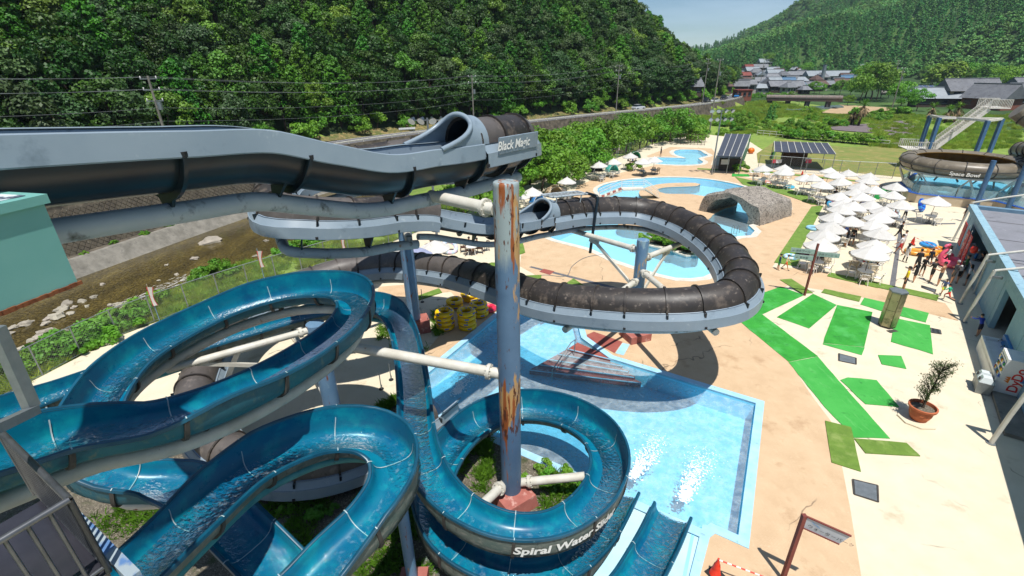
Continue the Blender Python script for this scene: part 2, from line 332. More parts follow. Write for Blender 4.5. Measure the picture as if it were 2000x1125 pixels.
M['steel_rusty'] = mat('pale_paint_heavy_rust', '#617a92', '#8f9ca0', .45, .52, .60, rough=.5, stretch=(1, 1, .35), layers=(('#a8814f', 1.1, .585, .63, (1.5, 1.5, .35)), ('#84451d', 1.7, .58, .62, (2.6, 2.6, .18)), ('#4a2412', 3.5, .60, .65, (2, 2, .4))))
M['pillar'] = pillar_mat()
M['pipe_white'] = mat('white_pipe_rust', '#c9c6bb', '#b7b3a6', 2, rough=.55, layers=(('#7b3f20', 3.0, .66, .70), ('#9b7a55', 1.4, .66, .74)))
M['pipe_grey'] = mat('grey_pipe_weathered', '#9aa5ab', '#a7b0b4', 1.4, rough=.5, layers=(('#4a4d48', 2.2, .56, .70, (1, 1, .6)), ('#8a5a30', 1.6, .66, .72)))
M['pipe_teal'] = mat('teal_pipe', '#3f8f92', '#54a09f', 2, rough=.5, layers=(('#2f5f5c', 3, .6, .7),))
M['flume_in'] = mat('blue_flume_gelcoat', '#086f88', '#075f80', 1.0, rough=.3, spec=.3, coat=.0, rvar=.1, layers=(('#0f8a98', 1.6, .50, .72), ('#064c74', .7, .56, .75), ('#3f8f96', 9, .68, .76)))
M['flume_rim'] = mat('blue_flume_rim', '#0f5068', '#0b4258', 2, rough=.35, coat=.1, layers=(('#5f8a92', 6, .68, .76),))
M['flume_out'] = mat('weathered_flume_outside', '#6f736a', '#55665f', .8, rough=.8, bump=.1, layers=(('#84847a', 3, .50, .64, (1, 1, 2)), ('#3f5654', 1.4, .58, .74), ('#4a4f48', 7, .58, .68, (1, 1, .3))))
M['flume_out_teal'] = mat('teal_flume_outside', '#1d6470', '#174f62', 1, rough=.55, layers=(('#4a6a66', 2, .54, .68), ('#5f6f68', 5, .60, .70, (1, 1, .4)), ('#0f3f52', 1.2, .58, .7)))
M['seam'] = mat('pale_sealant', '#a3b6b8', rough=.6)
M['bolt_rib'] = mat('dark_flange', '#4a4640', '#35322e', 3, rough=.7)
M['bm_grey'] = mat('grey_gelcoat', '#85939d', '#7b8a95', .7, rough=.35, layers=(('#64727c', 1.4, .60, .75), ('#96a2a9', 2.6, .62, .72)))
M['bm_in'] = mat('grey_flume_inside', '#7f8e9b', '#8896a1', 1.5, rough=.3, layers=(('#5d6c7a', 3, .58, .68),))
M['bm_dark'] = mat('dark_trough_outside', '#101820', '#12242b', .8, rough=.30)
M['bm_black'] = mat('sunbleached_black_tube', '#2a2624', '#39332e', 1.3, rough=.48, spec=.5, rvar=.15, layers=(('#5b5148', 1.8, .55, .66), ('#746b62', 5.5, .60, .70), ('#1b1918', 2.8, .60, .72)))
M['bm_black2'] = mat('greyed_black_tube', '#4b4643', '#5c5652', 1.3, rough=.5, layers=(('#6d655f', 2.2, .58, .68), ('#36322f', 3.8, .6, .72)))
M['white'] = mat('white_plastic', '#e4e2dc', '#d8d6d0', 3, rough=.4, objrand=.05)
M['canvas'] = mat('white_canvas', '#d8d6d2', '#cecbc5', 1.2, rough=.85, trans=.22, objrand=.07, layers=(('#bdb8ac', 2.6, .60, .74),))
M['canvas_blue'] = mat('lilac_canvas', '#9fa6c4', '#949bbb', 2, rough=.85, trans=.2)
M['text_white'] = mat('white_lettering', '#e8e6de', rough=.6)
M['text_dark'] = mat('dark_lettering', '#33383c', rough=.6)
M['steel'] = mat('stainless_steel', '#a8a49c', '#8d8a84', 4, rough=.28, metal=1.0, rvar=.08)
M['galv'] = mat('galvanised_steel', '#8e9496', '#7f8688', 5, rough=.5, metal=.6)
M['alu_white'] = mat('cream_painted_steel', '#cfccc0', '#bebaae', 2, rough=.5, layers=(('#8c8474', 4, .66, .74),))
M['orange'] = mat('traffic_cone_red', '#d8341b', '#c92c16', 3, rough=.5)
M['black'] = mat('black_rubber', '#1c1c1d', rough=.7)
M['wood_dark'] = mat('dark_wood', '#4a3527', '#3c2a1e', 6, rough=.8, stretch=(1, 1, .2))
M['terracotta'] = mat('terracotta', '#b5653f', '#a65635', 3, rough=.8, layers=(('#c98a66', 5, .6, .7),))
M['yellow_tube'] = mat('yellow_vinyl', '#f0c414', '#e8b90c', 2, rough=.25)
M['blue_print'] = mat('blue_vinyl_print', '#2346a8', rough=.28)
M['plinth_red'] = mat('red_painted_plinth', '#a8675c', '#98584e', 2, rough=.85, layers=(('#bf948a', 3, .58, .68),))
# ================================================================ terrain, stream, road
ROAD = [(-66, -34), (-57, -6), (-49.8, 20), (-43.6, 41), (-36.8, 62), (-28.6, 79), (-19.5, 91), (-9, 101), (5, 111.5), (27, 130), (59.7, 155.7), (80, 180), (96, 207), (120, 255), (146, 308), (160, 350)]
RP = [Vector((p.x, p.y)) for p in catmull([(a, b, 0) for a, b in ROAD], 3.0)]
RT = [((RP[min(i+1, len(RP)-1)]-RP[max(i-1, 0)]).normalized()) for i in range(len(RP))]
RN = [Vector((t.y, -t.x)) for t in RT]
def road_off(x, y):
    """(signed offset towards the stream, index along the road)"""
    best = 1e18; bi = 0
    for i in range(0, len(RP), 3):
        d = (RP[i].x-x)**2+(RP[i].y-y)**2
        if d < best: best = d; bi = i
    lo = max(0, bi-3); hi = min(len(RP)-1, bi+3)
    for i in range(lo, hi+1):
        d = (RP[i].x-x)**2+(RP[i].y-y)**2
        if d < best: best = d; bi = i
    v = Vector((x, y))-RP[bi]; sd = v.dot(RN[bi]); dd = math.sqrt(best)
    return (dd if sd >= 0 else -dd), bi
def strip(prof, i0=0, i1=None, mb=None, mi=0, jit=0.0):
    mb = mb or MB(); i1 = len(RP) if i1 is None else i1; k = len(prof); vs = []
    for i in range(i0, i1):
        for (o, z) in prof: vs.append((RP[i].x+RN[i].x*o, RP[i].y+RN[i].y*o, z+(jit*noise.noise(Vector((i*.3, o, 1))) if jit else 0)))
    n = i1-i0
    return mb.add(vs, [(a*k+b, a*k+b+1, (a+1)*k+b+1, (a+1)*k+b) for a in range(n-1) for b in range(k-1)], mi)
def sstep(a, b, x):
    t = min(1, max(0, (x-a)/(b-a))); return t*t*(3-2*t)
def nearidx(x, y): return min(range(len(RP)), key=lambda i: (RP[i].x-x)**2+(RP[i].y-y)**2)
I_A, I_B = nearidx(58, 154), nearidx(120, 255)
FENCE = [(-27.5, 9), (-25.6, 15), (-24.2, 19.6), (-23, 24.3), (-19.5, 30), (-15.2, 35.2), (-11.2, 39.5), (-4.5, 50), (3.2, 64), (8, 69.5), (13.5, 75), (20.5, 85.2), (27.5, 96), (34, 103.5), (43, 109)]
DECK = FENCE + [(48, 101), (45, 88), (47, 75), (58, 68), (70, 62), (80, 52), (60, 20), (30, -12), (-30, -12)]
MB_BASE = [(120, 620), (165, 520), (225, 440), (268, 370), (300, 300), (305, 230), (270, 165), (260, 110), (262, 40)]
MB_RIDGE = [(250, 800, 10), (345, 795, 26), (450, 790, 104), (560, 760, 200), (700, 690, 330), (760, 520, 380), (760, 300, 380), (740, 100, 360), (700, 0, 330)]
def seg_near(x, y, pl):
    best = 1e18; out = (0, 0, 0)
    for i in range(len(pl)-1):
        ax, ay = pl[i][0], pl[i][1]; bx, by = pl[i+1][0], pl[i+1][1]; dx, dy = bx-ax, by-ay
        t = min(1, max(0, ((x-ax)*dx+(y-ay)*dy)/(dx*dx+dy*dy))); qx, qy = ax+dx*t, ay+dy*t; d = (x-qx)**2+(y-qy)**2
        if d < best: best = d; out = (math.sqrt(d), i, t, (dx*(y-qy)-dy*(x-qx)))
    return out
MPOLY = MB_BASE+[(400, -300), (1500, -300), (1500, 1500), (60, 1500), (90, 800)]
def mountain_z(x, y):
    if not inpoly(x, y, MPOLY): return 0.0
    db = seg_near(x, y, MB_BASE)[0]; dr = seg_near(x, y, MB_RIDGE)[0]; sw = sz = 0.0
    for px_, py_, pz in MB_RIDGE: w_ = 1/(((x-px_)**2+(y-py_)**2)+900)**1.5; sw += w_; sz += w_*pz
    t = db/(db+dr+1e-6); n = noise.noise(Vector((x*.006, y*.006, 3)))*22 + noise.noise(Vector((x*.016, y*.016, 7)))*8
    return max(0, sz/sw*(t**.9) + n*min(1, t*3)*(1-t*.6))
def hill_z(d, i, x, y):
    fade = 1-sstep(I_A, I_B, i); s = .82
    z = 2.3 + max(0, d-8.5)*s*(.10+.90*fade)
    z = min(z, 2.3+ (105+noise.noise(Vector((x*.02, y*.02, 0)))*8)*(fade+.02))
    return z + noise.noise(Vector((x*.05, y*.05, 5)))*3.0*min(1, max(0, d-9)/10)
def ground_z(x, y):
    d, i = road_off(x, y)
    if y < 125 or d < 4:
        if d < 0: return (2.25 if d > -8.5 else hill_z(-d, i, x, y))
        if d < 4.4: return -4.5
        bank0 = 18.2 + 1.2*noise.noise(Vector((x*.12, y*.12, 2))); bw = 4.5+9.5*sstep(60, 110, y)
        z = -3.45+3.35*sstep(bank0, bank0+bw, d) + .25*noise.noise(Vector((x*.4, y*.4, 0)))*(1 if d < bank0+bw else .2)
        if inpoly(x, y, DECK):
            q = seg_near(x, y, DECK+DECK[:1])[0]; z = -.12-1.5*sstep(2.0, 5.5, q)
        return min(z, -.1)
    z = -.12 + .5*noise.noise(Vector((x*.03, y*.03, 0))) + max(0, y-315)*.062
    if d < 0: z = hill_z(-d, i, x, y) if d < -8.5 else 2.25
    elif d < 30 and y > 150: z = z + .9*sstep(30, 8, d)
    if inpoly(x, y, DECK): z = min(z, -.15)
    z2 = mountain_z(x, y)
    return max(z, z2-.3) if z2 > 0.3 else min(z, .4+max(0, y-315)*.07) if d > 30 else z
def G(px, py, lo=120.0, hi=900.0):
    """where the line of sight through a picture point meets the valley floor"""
    t = lo; d = ray(px, py)
    while t < hi:
        q = CAM+d*t
        if q.z < max(.3, ground_z(q.x, q.y))+.05: return q
        t += 2.0
    return CAM+d*hi
def grid(x0, x1, y0, y1, st, fn):
    nx = int((x1-x0)/st)+1; ny = int((y1-y0)/st)+1; mb = MB()
    vs = [(x0+a*st, y0+b*st, fn(x0+a*st, y0+b*st)) for b in range(ny) for a in range(nx)]
    mb.add(vs, [(b*nx+a, b*nx+a+1, (b+1)*nx+a+1, (b+1)*nx+a) for b in range(ny-1) for a in range(nx-1)]); return mb
# near sheet fine, far sheet coarse; the far one starts where the near one ends
g = grid(-130, 110, -40, 200, 3.0, ground_z)
M['forest_floor'] = mat('forest_floor', '#1f2f12', '#2c3d18', .4, rough=1)
for _i, _f4 in enumerate(g.f):
    _c = g.v[_f4[0]]
    if _c[2] > 2.4 or road_off(_c[0], _c[1])[0] < -9: g.m[_i] = 1
ter = struct('ground', g, [M['soil'], M['forest_floor']], 60)
def far_z(x, y):
    if -128 < x < 108 and y < 198: return -8
    return ground_z(x, y) - .05
gf = grid(-130, 830, -40, 920, 10.0, far_z)
struct('terrain', gf, [mat('far_valley_ground', '#34501f', '#446027', .03, rough=1, layers=(('#2a4419', .02, .45, .5), ('#5f7a35', .05, .62, .68)))], 60)
# flat ground far out to the horizon on the other sides
hz = MB(); hz.add([(-152, -72, -12), (852, -72, -12), (852, 932, -12), (-152, 932, -12)], [(0, 1, 2, 3)])
struct('plain', hz, [M['soil']])
# stream
bed = bpy.data.materials.new('stream_water'); bed.use_nodes = True
def _stream():
    N = bed.node_tree.nodes; L = bed.node_tree.links; b = N['Principled BSDF']; t = N.new('ShaderNodeTexCoord')
    def nz(sc, det=6, st=(1, 1, 1), rot=0):
        m = N.new('ShaderNodeMapping'); m.inputs['Scale'].default_value = st; m.inputs['Rotation'].default_value = (0, 0, rot); L.new(t.outputs['Object'], m.inputs['Vector'])
        n = N.new('ShaderNodeTexNoise'); n.inputs['Scale'].default_value = sc; n.inputs['Detail'].default_value = det; n.inputs['Roughness'].default_value = .65; L.new(m.outputs[0], n.inputs['Vector']); return n.outputs['Fac']
    def rmp(src, els):
        r = N.new('ShaderNodeValToRGB'); cr = r.color_ramp
        while len(cr.elements) < len(els): cr.elements.new(.5)
        for e, (p, c) in zip(cr.elements, els): e.position = p; e.color = (*srgb(c), 1)
        L.new(src, r.inputs['Fac']); return r.outputs['Color']
    base = rmp(nz(.55, 8, (1, .45, 1), R(25)), [(.32, '#141007'), (.45, '#2c240f'), (.56, '#453a18'), (.70, '#6b5e2c')])
    spec = rmp(nz(5, 5), [(.40, '#1c160a'), (.64, '#8a7a48')])
    mx = N.new('ShaderNodeMix'); mx.data_type = 'RGBA'; mx.inputs[0].default_value = .38; L.new(base, mx.inputs['A']); L.new(spec, mx.inputs['B'])
    L.new(mx.outputs['Result'], b.inputs['Base Color']); b.inputs['Roughness'].default_value = .06; b.inputs['Specular IOR Level'].default_value = .45
    bn = N.new('ShaderNodeBump'); bn.inputs['Strength'].default_value = .35; bn.inputs['Distance'].default_value = .1; L.new(nz(2.2, 5, (1, .5, 1), R(25)), bn.inputs['Height']); L.new(bn.outputs[0], b.inputs['Normal'])
_stream()
iR = nearidx(27, 130)
struct('stream', strip([(3.2, -3.0), (8, -3.0), (16, -3.0), (27, -3.0)], 0, iR), [bed])
wp = MB().prism([(P(a_, b_, .3).x, P(a_, b_, .3).y) for a_, b_ in ((1500, 213), (1560, 209.5), (1640, 206), (1648, 209), (1570, 214.5), (1510, 216))], -.4, .45)
struct('river', wp, [mat('far_river', '#5b6b70', '#6f7d80', .3, rough=.2)])
# road, verge, wall, apron
struct('road', strip([(-6.6, 2.52), (-3.3, 2.56), (-.35, 2.52)]), [M['asphalt']])
mk = MB(); strip([(-6.25, 2.541), (-6.10, 2.542)], mb=mk); strip([(-.85, 2.534), (-.72, 2.533)], mb=mk)
struct('road_edge_line', mk, [M['text_white']])
struct('verge', strip([(-9.5, 3.3), (-8.2, 2.65), (-6.6, 2.50)], jit=.3), [mat('dry_verge', '#6e6440', '#4d5a27', .6, rough=1, layers=(('#8d7a4e', 1.4, .5, .62),))])
M['blockwall'] = bpy.data.materials.new('stone_block_wall'); M['blockwall'].use_nodes = True
def _bw():
    N = M['blockwall'].node_tree.nodes; L = M['blockwall'].node_tree.links; b = N['Principled BSDF']; t = N.new('ShaderNodeTexCoord')
    n = N.new('ShaderNodeTexNoise'); n.inputs['Scale'].default_value = 1.3; n.inputs['Detail'].default_value = 8; L.new(t.outputs['Object'], n.inputs['Vector'])
    r = N.new('ShaderNodeValToRGB'); r.color_ramp.elements[0].position = .35; r.color_ramp.elements[0].color = (*srgb('#3b352d'), 1); r.color_ramp.elements[1].position = .7; r.color_ramp.elements[1].color = (*srgb('#6b6253'), 1)
    L.new(n.outputs['Fac'], r.inputs['Fac']); L.new(r.outputs['Color'], b.inputs['Base Color']); b.inputs['Roughness'].default_value = .95
_bw()
wl = tag(obj('retaining_wall', strip([(-.35, 2.5), (-.3, 2.72), (.25, 2.72), (.30, 2.5), (1.9, -1.55), (2.5, -1.72)]), [M['blockwall']], None, 0), 'grey stone block retaining wall below the road along the stream', 'wall')
# each diamond-laid block of the stretch of wall in view, joints recessed
BQ = MB(); rndb = random.Random(3)
bb_n = 0
def wall_pt(s, t, out):   # s metres along, t 0..1 up the batter
    f = s/3.0; i = int(f); u = f-i; p = RP[i].lerp(RP[i+1], u); n = RN[i].lerp(RN[i+1], u)
    o = .30+(1.9-.30)*(1-t); z = -1.55+(2.5+1.55)*t
    nn = Vector((n.x*.93, n.y*.93, .37)); q = Vector((p.x+n.x*o, p.y+n.y*o, z)) + nn*out; return q
s0 = (nearidx(-47, 30))*3.0; s1 = (nearidx(-26, 79))*3.0; hd = .30; blocks = []
LW = 4.35
s = s0
while s < s1:
    for row in range(0, 16):
        cs = s + (hd if row % 2 else 0); ct = (row*hd+.1)/LW
        if ct+hd/LW > 1.0 or ct-hd/LW < -.06: continue
        blocks.append((cs, ct))
    s += 2*hd
M['block'] = mat('wall_block', '#4e463b', '#5d5548', .9, rough=.95, bump=.35, bscale=18, layers=(('#39342b', 1.5, .55, .7), ('#7d786a', 5, .62, .70)))
blocks.sort(key=lambda b: (wall_pt(b[0], b[1], 0)-CAM).length)
def block_geo(mb, cs, ct):
    e = hd*.95; o = rndb.uniform(.03, .06); pts = [(0, -e), (e, 0), (0, e), (-e, 0)]
    vs = [wall_pt(cs+a, min(1, ct+b/LW), -.02) for a, b in pts]+[wall_pt(cs+a*.86, min(1, ct+b*.86/LW), o) for a, b in pts]
    mb.add(vs, [(0, 1, 5, 4), (1, 2, 6, 5), (2, 3, 7, 6), (3, 0, 4, 7), (4, 5, 6, 7)])
for cs, ct in blocks[:300]:
    m_ = MB(); block_geo(m_, cs, ct); obj('block', m_, [M['block']], wl, 0)
rest = MB()
for cs, ct in blocks[300:]: block_geo(rest, cs, ct)
if rest.v: tag(obj('block_field', rest, [M['block']], wl, 0), kind='stuff')
ap = MB(); strip([(2.35, -1.66), (2.45, -1.60), (2.9, -1.62), (4.3, -3.15)], 0, iR, mb=ap)
tag(obj('embankment_apron', ap, [M['concrete']], None, 0), 'sloping grey concrete apron at the foot of the stone wall', 'apron')
def sub_seg(name, fn, mats, parent, smooth=35): mb = MB(); fn(mb); return obj(name, mb, mats, parent, smooth)
# guard rail
gr = thing('guard_rail', 'long white metal guard rail along the road above the stream', 'guard rail')
mbr = MB(); strip([(-.12, 3.2), (-.06, 3.14), (-.12, 3.08), (-.06, 3.02), (-.12, 2.96)], mb=mbr); obj('rail', mbr, [M['alu_white']], gr)
for i in range(nearidx(-55, 0), nearidx(96, 207), 1):
    mbp = MB(); p = RP[i]+RN[i]*-.05; mbp.cyl((p.x, p.y, 2.5), (p.x, p.y, 3.22), .06, n=6); obj('post', mbp, [M['alu_white']], gr)
# ================================================================ pool deck
Ld = lambda pts, z=0.0: XY([(a, b, z) for a, b in pts])
# main splash pool (inner water edge)
MAIN = Ld([(822, 741), (838, 728), (1046, 556), (1112, 572), (1135, 660), (1190, 700), (1476, 788), (1442, 1046), (1388, 1022), (1371, 1034), (1195, 957), (1109, 915), (1018, 876), (862, 804)])
APRON = Ld([(1195, 957), (1371, 1034), (1340, 1180), (1120, 1180), (1150, 1010)])
def R8(pts): return [(1250+a/5.626, 270+b/5.626) for a, b in pts]
KID = smoothpoly(Ld(R8([(372, 150), (440, 126), (640, 132), (700, 165), (748, 190), (640, 222), (690, 255), (660, 284), (480, 294), (200, 282), (100, 255), (110, 222), (200, 212), (400, 216), (505, 222), (470, 206), (400, 186)])), 1.0)
LAZY = smoothpoly(Ld([(1072, 463), (1100, 448), (1150, 425), (1188, 403), (1186, 390), (1170, 378), (1168, 368), (1190, 358), (1240, 350), (1310, 346.5), (1380, 350), (1440, 361), (1490, 378), (1526, 394), (1536, 408), (1518, 422), (1475, 437), (1462, 440), (1474, 451), (1466, 460), (1440, 462), (1420, 468), (1412, 505), (1400, 528), (1374, 541), (1320, 543), (1256, 526), (1194, 505), (1154, 486)]), 1.0)
ISLE = smoothpoly(Ld([(1250, 372), (1290, 359), (1358, 357), (1362, 363), (1300, 366), (1284, 371), (1300, 378), (1350, 379), (1385, 384), (1412, 378), (1432, 384), (1440, 400), (1415, 408), (1392, 420), (1382, 430), (1340, 440), (1262, 449), (1208, 441), (1225, 420), (1276, 399), (1256, 388)]), .8)
PLANT = smoothpoly(Ld([(1258, 478), (1262, 466), (1300, 463), (1344, 470), (1364, 486), (1362, 500), (1340, 502), (1308, 491)]), .6)
BOWLP = Ld([(1760, 372), (1775, 395), (1935, 407), (1990, 420), (2010, 380), (1900, 352), (1800, 350)])
holes = [offset(MAIN, .0), APRON, KID, LAZY, BOWLP]
hol2 = [MAIN, APRON, KID, LAZY, BOWLP]
mb = sheet([DECK], hol2, 0.0); ringwall(DECK, -1.2, 0, mb, inward=False)
deck = struct('pool_deck', mb, [M['cream']])
isl = MB(); isl.prism(ISLE, -1.0, 0.0); struct('pool_island', isl, [M['tan']])
ipl = MB(); ipl.prism(PLANT, -1.0, 0.12); struct('planter_island', ipl, [M['coping_white']])
ips = MB(); ips.prism(offset(PLANT, -.55), .05, .16); struct('planter_soil', ips, [M['gravel']])
# tan coated areas
T1 = Ld([(1320, 1400), (1740, 1400), (1682, 1125), (1660, 990), (1645, 913), (1627, 828), (1584, 771), (1540, 703), (1470, 642), (1425, 612), (1500, 572), (1540, 558), (1584, 563), (1684, 581), (1872, 627), (1846, 592), (1716, 563), (1616, 533), (1563, 524), (1508, 522), (1560, 455), (1602, 408), (1600, 398), (1560, 375), (1500, 354), (1440, 343), (1700, 362), (1762, 372), (1752, 365), (1640, 345), (1470, 330), (1388, 322), (1398, 300), (1390, 290), (1310, 287), (1262, 305), (1300, 318), (1240, 331), (1165, 349), (1128, 362), (1118, 382), (1100, 405), (1050, 440), (1022, 470), (1015, 520), (1060, 545), (1040, 560), (980, 570), (900, 560), (840, 552), (740, 560), (735, 580), (800, 580), (880, 570), (900, 590), (870, 640), (830, 690), (800, 730), (780, 760), (900, 830), (1109, 930), (1195, 975), (1240, 1100)])
T2 = Ld([(1765, 420), (1870, 432), (1868, 440), (1760, 428)])
struct('tan_paving', sheet([T1], hol2, .004), [M['tan']])
gb = Ld([(-160, 900), (60, 860), (330, 840), (520, 850), (690, 815), (745, 790), (800, 790), (862, 812), (1018, 884), (1109, 922), (1190, 966), (1140, 1040), (1120, 1200), (1120, 1500), (-400, 1500)])
struct('planting_bed', sheet([gb], hol2, .012), [M['gravel']])
# pools: floor, walls, water
def pool(nm, outline, depth, wallm, floorm, waterm, wz, isles=(), cop=None, copw=.35, copmat=None, copz=.03):
    f = sheet([outline], isles, -depth); ringwall(outline, -depth, .0, f, 1, True)
    for i in isles: ringwall(i, -depth, -.001, f, 1, False)
    struct(nm+'_basin', f, [floorm, wallm])
    wt = sheet([outline], isles, wz); struct(nm+'_water', wt, [waterm], 0)
    if copmat:
        c = sheet([offset(outline, copw)], [outline], copz); ringwall(offset(outline, copw), 0, copz, c, 0, False); ringwall(outline, -.06, copz, c, 0, True)
        struct(nm+'_coping', c, [copmat])
pool('splash_pool', MAIN, 1.05, M['pool_wall'], M['pool_paint'], M['water_main'], -.16, copmat=M['coping'], copw=.34)
pool('lazy_river', LAZY, .95, M['pool_wall'], M['pool_light'], M['water_lazy'], -.14, (ISLE, PLANT), copmat=M['coping_white'], copw=.55)
pool('paddling_pool', KID, .6, M['pool_wall'], M['pool_light'], M['water_lazy'], -.12, copmat=M['coping_white'], copw=.75)
# slide-exit apron: pale floor just above the water with a dark gutter slot
a_ = MB(); a_.prism(APRON, -1.0, -.05); struct('slide_exit_apron', a_, [M['pool_white']])
gt = MB(); gt.prism(Ld([(1352, 1034), (1358, 1036), (1330, 1180), (1322, 1180)]), -.2, -.044); struct('gutter', gt, [M['pool_wall']])
gt = MB(); gt.prism(Ld([(1372, 1026), (1392, 1028), (1350, 1190), (1330, 1190)]), -.2, .034); struct('apron_coping', gt, [M['coping']])
# steps in the pool corner
stp = thing('pool_steps', 'brick red corner steps leading down into the splash pool', 'steps', P(1150, 700))
def xy(px, py, z=0): q = P(px, py, z); return (q.x, q.y)
c0 = Vector(xy(1128, 668)); c1 = Vector(xy(1215, 706)); 
for i in range(5):
    z1 = -.03-.17*i; k = 1+.42*i
    a = c0 + (c1-c0)*(-.05*i); b = c0+(c1-c0)*(.9+.13*i); n = Vector(((c1-c0).y, -(c1-c0).x)).normalized()
    q = MB(); q.prism([(a.x, a.y), (b.x, b.y), (b.x+n.x*.1, b.y+n.y*.1), (a.x+n.x*(.9+.47*i)-.1*i, a.y+n.y*(.9+.47*i))], -1.0, z1)
    st_ = obj('step', q, [M['red_mat']], stp, 0)
    e = MB(); p, r_ = (b.x+n.x*.1, b.y+n.y*.1), (a.x+n.x*(.9+.47*i)-.1*i, a.y+n.y*(.9+.47*i)); e.bar((p[0], p[1], z1-.012), (r_[0], r_[1], z1-.012), .035, .05); obj('nosing', e, [M['coping']], st_, 0)
hr = MB(); a = P(1122, 690, .0); b = P(1078, 745, -.6)
hr.tube([a+Vector((0, 0, 0)), a+Vector((0, 0, .85)), a+Vector((-.25, -.3, .85)), b+Vector((0, 0, .7)), b], .028, 8)
hr.tube([a+Vector((-.25, -.3, .55)), b+Vector((0, 0, .4))], .02, 6); obj('handrail', hr, [M['galv']], stp)
rm = MB(); rm.prism(Ld([(1140, 657), (1160, 648), (1216, 668), (1200, 690)]), .006, .012); struct('red_landing', rm, [M['red_mat']])
rm = MB(); rm.prism(Ld([(1202, 690), (1216, 670), (1230, 673), (1218, 694)]), .006, .0125); struct('blue_landing', rm, [M['coping']])
rm = MB(); rm.prism(Ld([(1053, 531), (1062, 525), (1083, 530), (1074, 537)]), .006, .012); struct('red_patch', rm, [M['red_mat']])
rm = MB(); rm.prism(Ld([(1033, 522), (1038, 520), (1240, 570), (1235, 574)]), .006, .011); struct('grey_line', rm, [M['asphalt']])
# artificial turf carpets, each loose piece its own thing
turf = [
 ([(1440, 590), (1525, 560), (1570, 577), (1485, 616)], 'green_turf', 'bright green turf carpet left of the signpost foot'),
 ([(1517, 620), (1588, 574), (1634, 596), (1580, 642)], 'green_turf', 'bright green turf carpet slanting between two others on the cream deck'),
 ([(1610, 660), (1635, 596), (1704, 610), (1688, 678), (1608, 670)], 'green_turf', 'bright green turf carpet left of the steel locker column'),
 ([(1607, 671), (1689, 679), (1683, 694), (1607, 673)], 'green_turf2', 'pale green worn strip at the near edge of a turf carpet'),
 ([(1425, 612), (1458, 608), (1488, 614), (1597, 696), (1540, 707)], 'green_turf', 'long bright green turf runner curving beside the tan path'),
 ([(1540, 708), (1597, 697), (1660, 770), (1738, 857), (1668, 855), (1610, 795)], 'green_turf2', 'pale green mat continuing the long turf runner'),
 ([(1641, 743), (1655, 738), (1712, 743), (1756, 795), (1690, 790)], 'green_turf2', 'rumpled pale green mat beside the potted tree'),
 ([(1680, 595), (1688, 582), (1814, 612), (1808, 630), (1735, 612)], 'green_turf2', 'pale green mat running behind the steel locker'),
 ([(1740, 668), (1748, 622), (1816, 636), (1822, 692)], 'green_turf2', 'square pale green mat right of the steel locker'),
 ([(1715, 694), (1760, 696), (1770, 721), (1722, 712)], 'green_turf2', 'small torn green mat lying on the cream deck'),
 ([(1611, 823), (1662, 835), (1681, 922), (1624, 904)], 'olive_turf', 'olive turf rectangle at the end of the long runner'),
 ([(1668, 857), (1770, 866), (1797, 892), (1690, 886)], 'olive_turf', 'olive turf strip in front of the potted tree'),
 ([(1523, 547), (1545, 545), (1588, 573), (1565, 574)], 'olive_turf', 'dark olive turf under the wooden signpost'),
 ([(1604, 572), (1610, 565), (1682, 580), (1678, 590)], 'olive_turf', 'narrow olive turf strip beside the tan path'),
 ([(1615, 540), (1620, 533), (1718, 553), (1714, 563)], 'olive_turf', 'olive turf strip at the near edge of the terrace'),
 ([(1714, 562), (1719, 554), (1834, 578), (1830, 588)], 'olive_turf', 'olive turf strip near the running children'),
 ([(1512, 513), (1585, 404), (1608, 402), (1562, 490), (1563, 522)], 'olive_turf', 'broad olive turf lane left of the parasols'),
 ([(1452, 362), (1500, 372), (1545, 385), (1585, 400), (1600, 401), (1590, 388), (1555, 374), (1510, 362), (1436, 346)], 'olive_turf', 'curved olive turf lane beside the lazy river'),
 ([(1362, 331), (1500, 338), (1700, 358), (1700, 356), (1500, 335), (1362, 329)], 'olive_turf', 'thin olive turf strip along the far fence'),
 ([(1429, 345), (1430, 340), (1462, 341), (1464, 345)], 'green_turf', 'small bright green mat beyond the lazy river'),
 ([(1080, 570), (1120, 545), (1142, 560), (1128, 576)], 'olive_turf', 'olive turf square in the shade of the black tube'),
 ([(1014, 548), (1014, 540), (1058, 538), (1056, 546)], 'olive_turf', 'narrow olive turf piece right of the rusty pillar'),
 ([(808, 582), (858, 564), (864, 572), (815, 588)], 'olive_turf', 'olive turf strip behind the stack of yellow tubes'),
 ([(1012, 478), (1020, 470), (1026, 494), (1014, 498)], 'olive_turf', 'small olive turf piece beside the pillar top'),
 ([(940, 520), (960, 514), (1000, 514), (950, 524)], 'olive_turf', 'thin olive turf strip behind the rusty pillar'),
]
for i, (pl, mt, lb) in enumerate(turf):
    pts = Ld(pl); q = MB(); n = len(pts); zt = .018+.0022*i
    den = []
    for a in range(n):
        p, r_ = Vector(pts[a]), Vector(pts[(a+1) % n]); kk = max(1, int((r_-p).length/.5))
        for j in range(kk):
            v = p.lerp(r_, j/kk); w_ = .035*noise.noise(Vector((v.x*1.7, v.y*1.7, i))); den.append((v.x+w_, v.y+w_))
    q.prism(den, .006, zt); one('turf_carpet', q, [M[mt]], lb, 'turf', group='loose turf carpets on the deck', smooth=0)
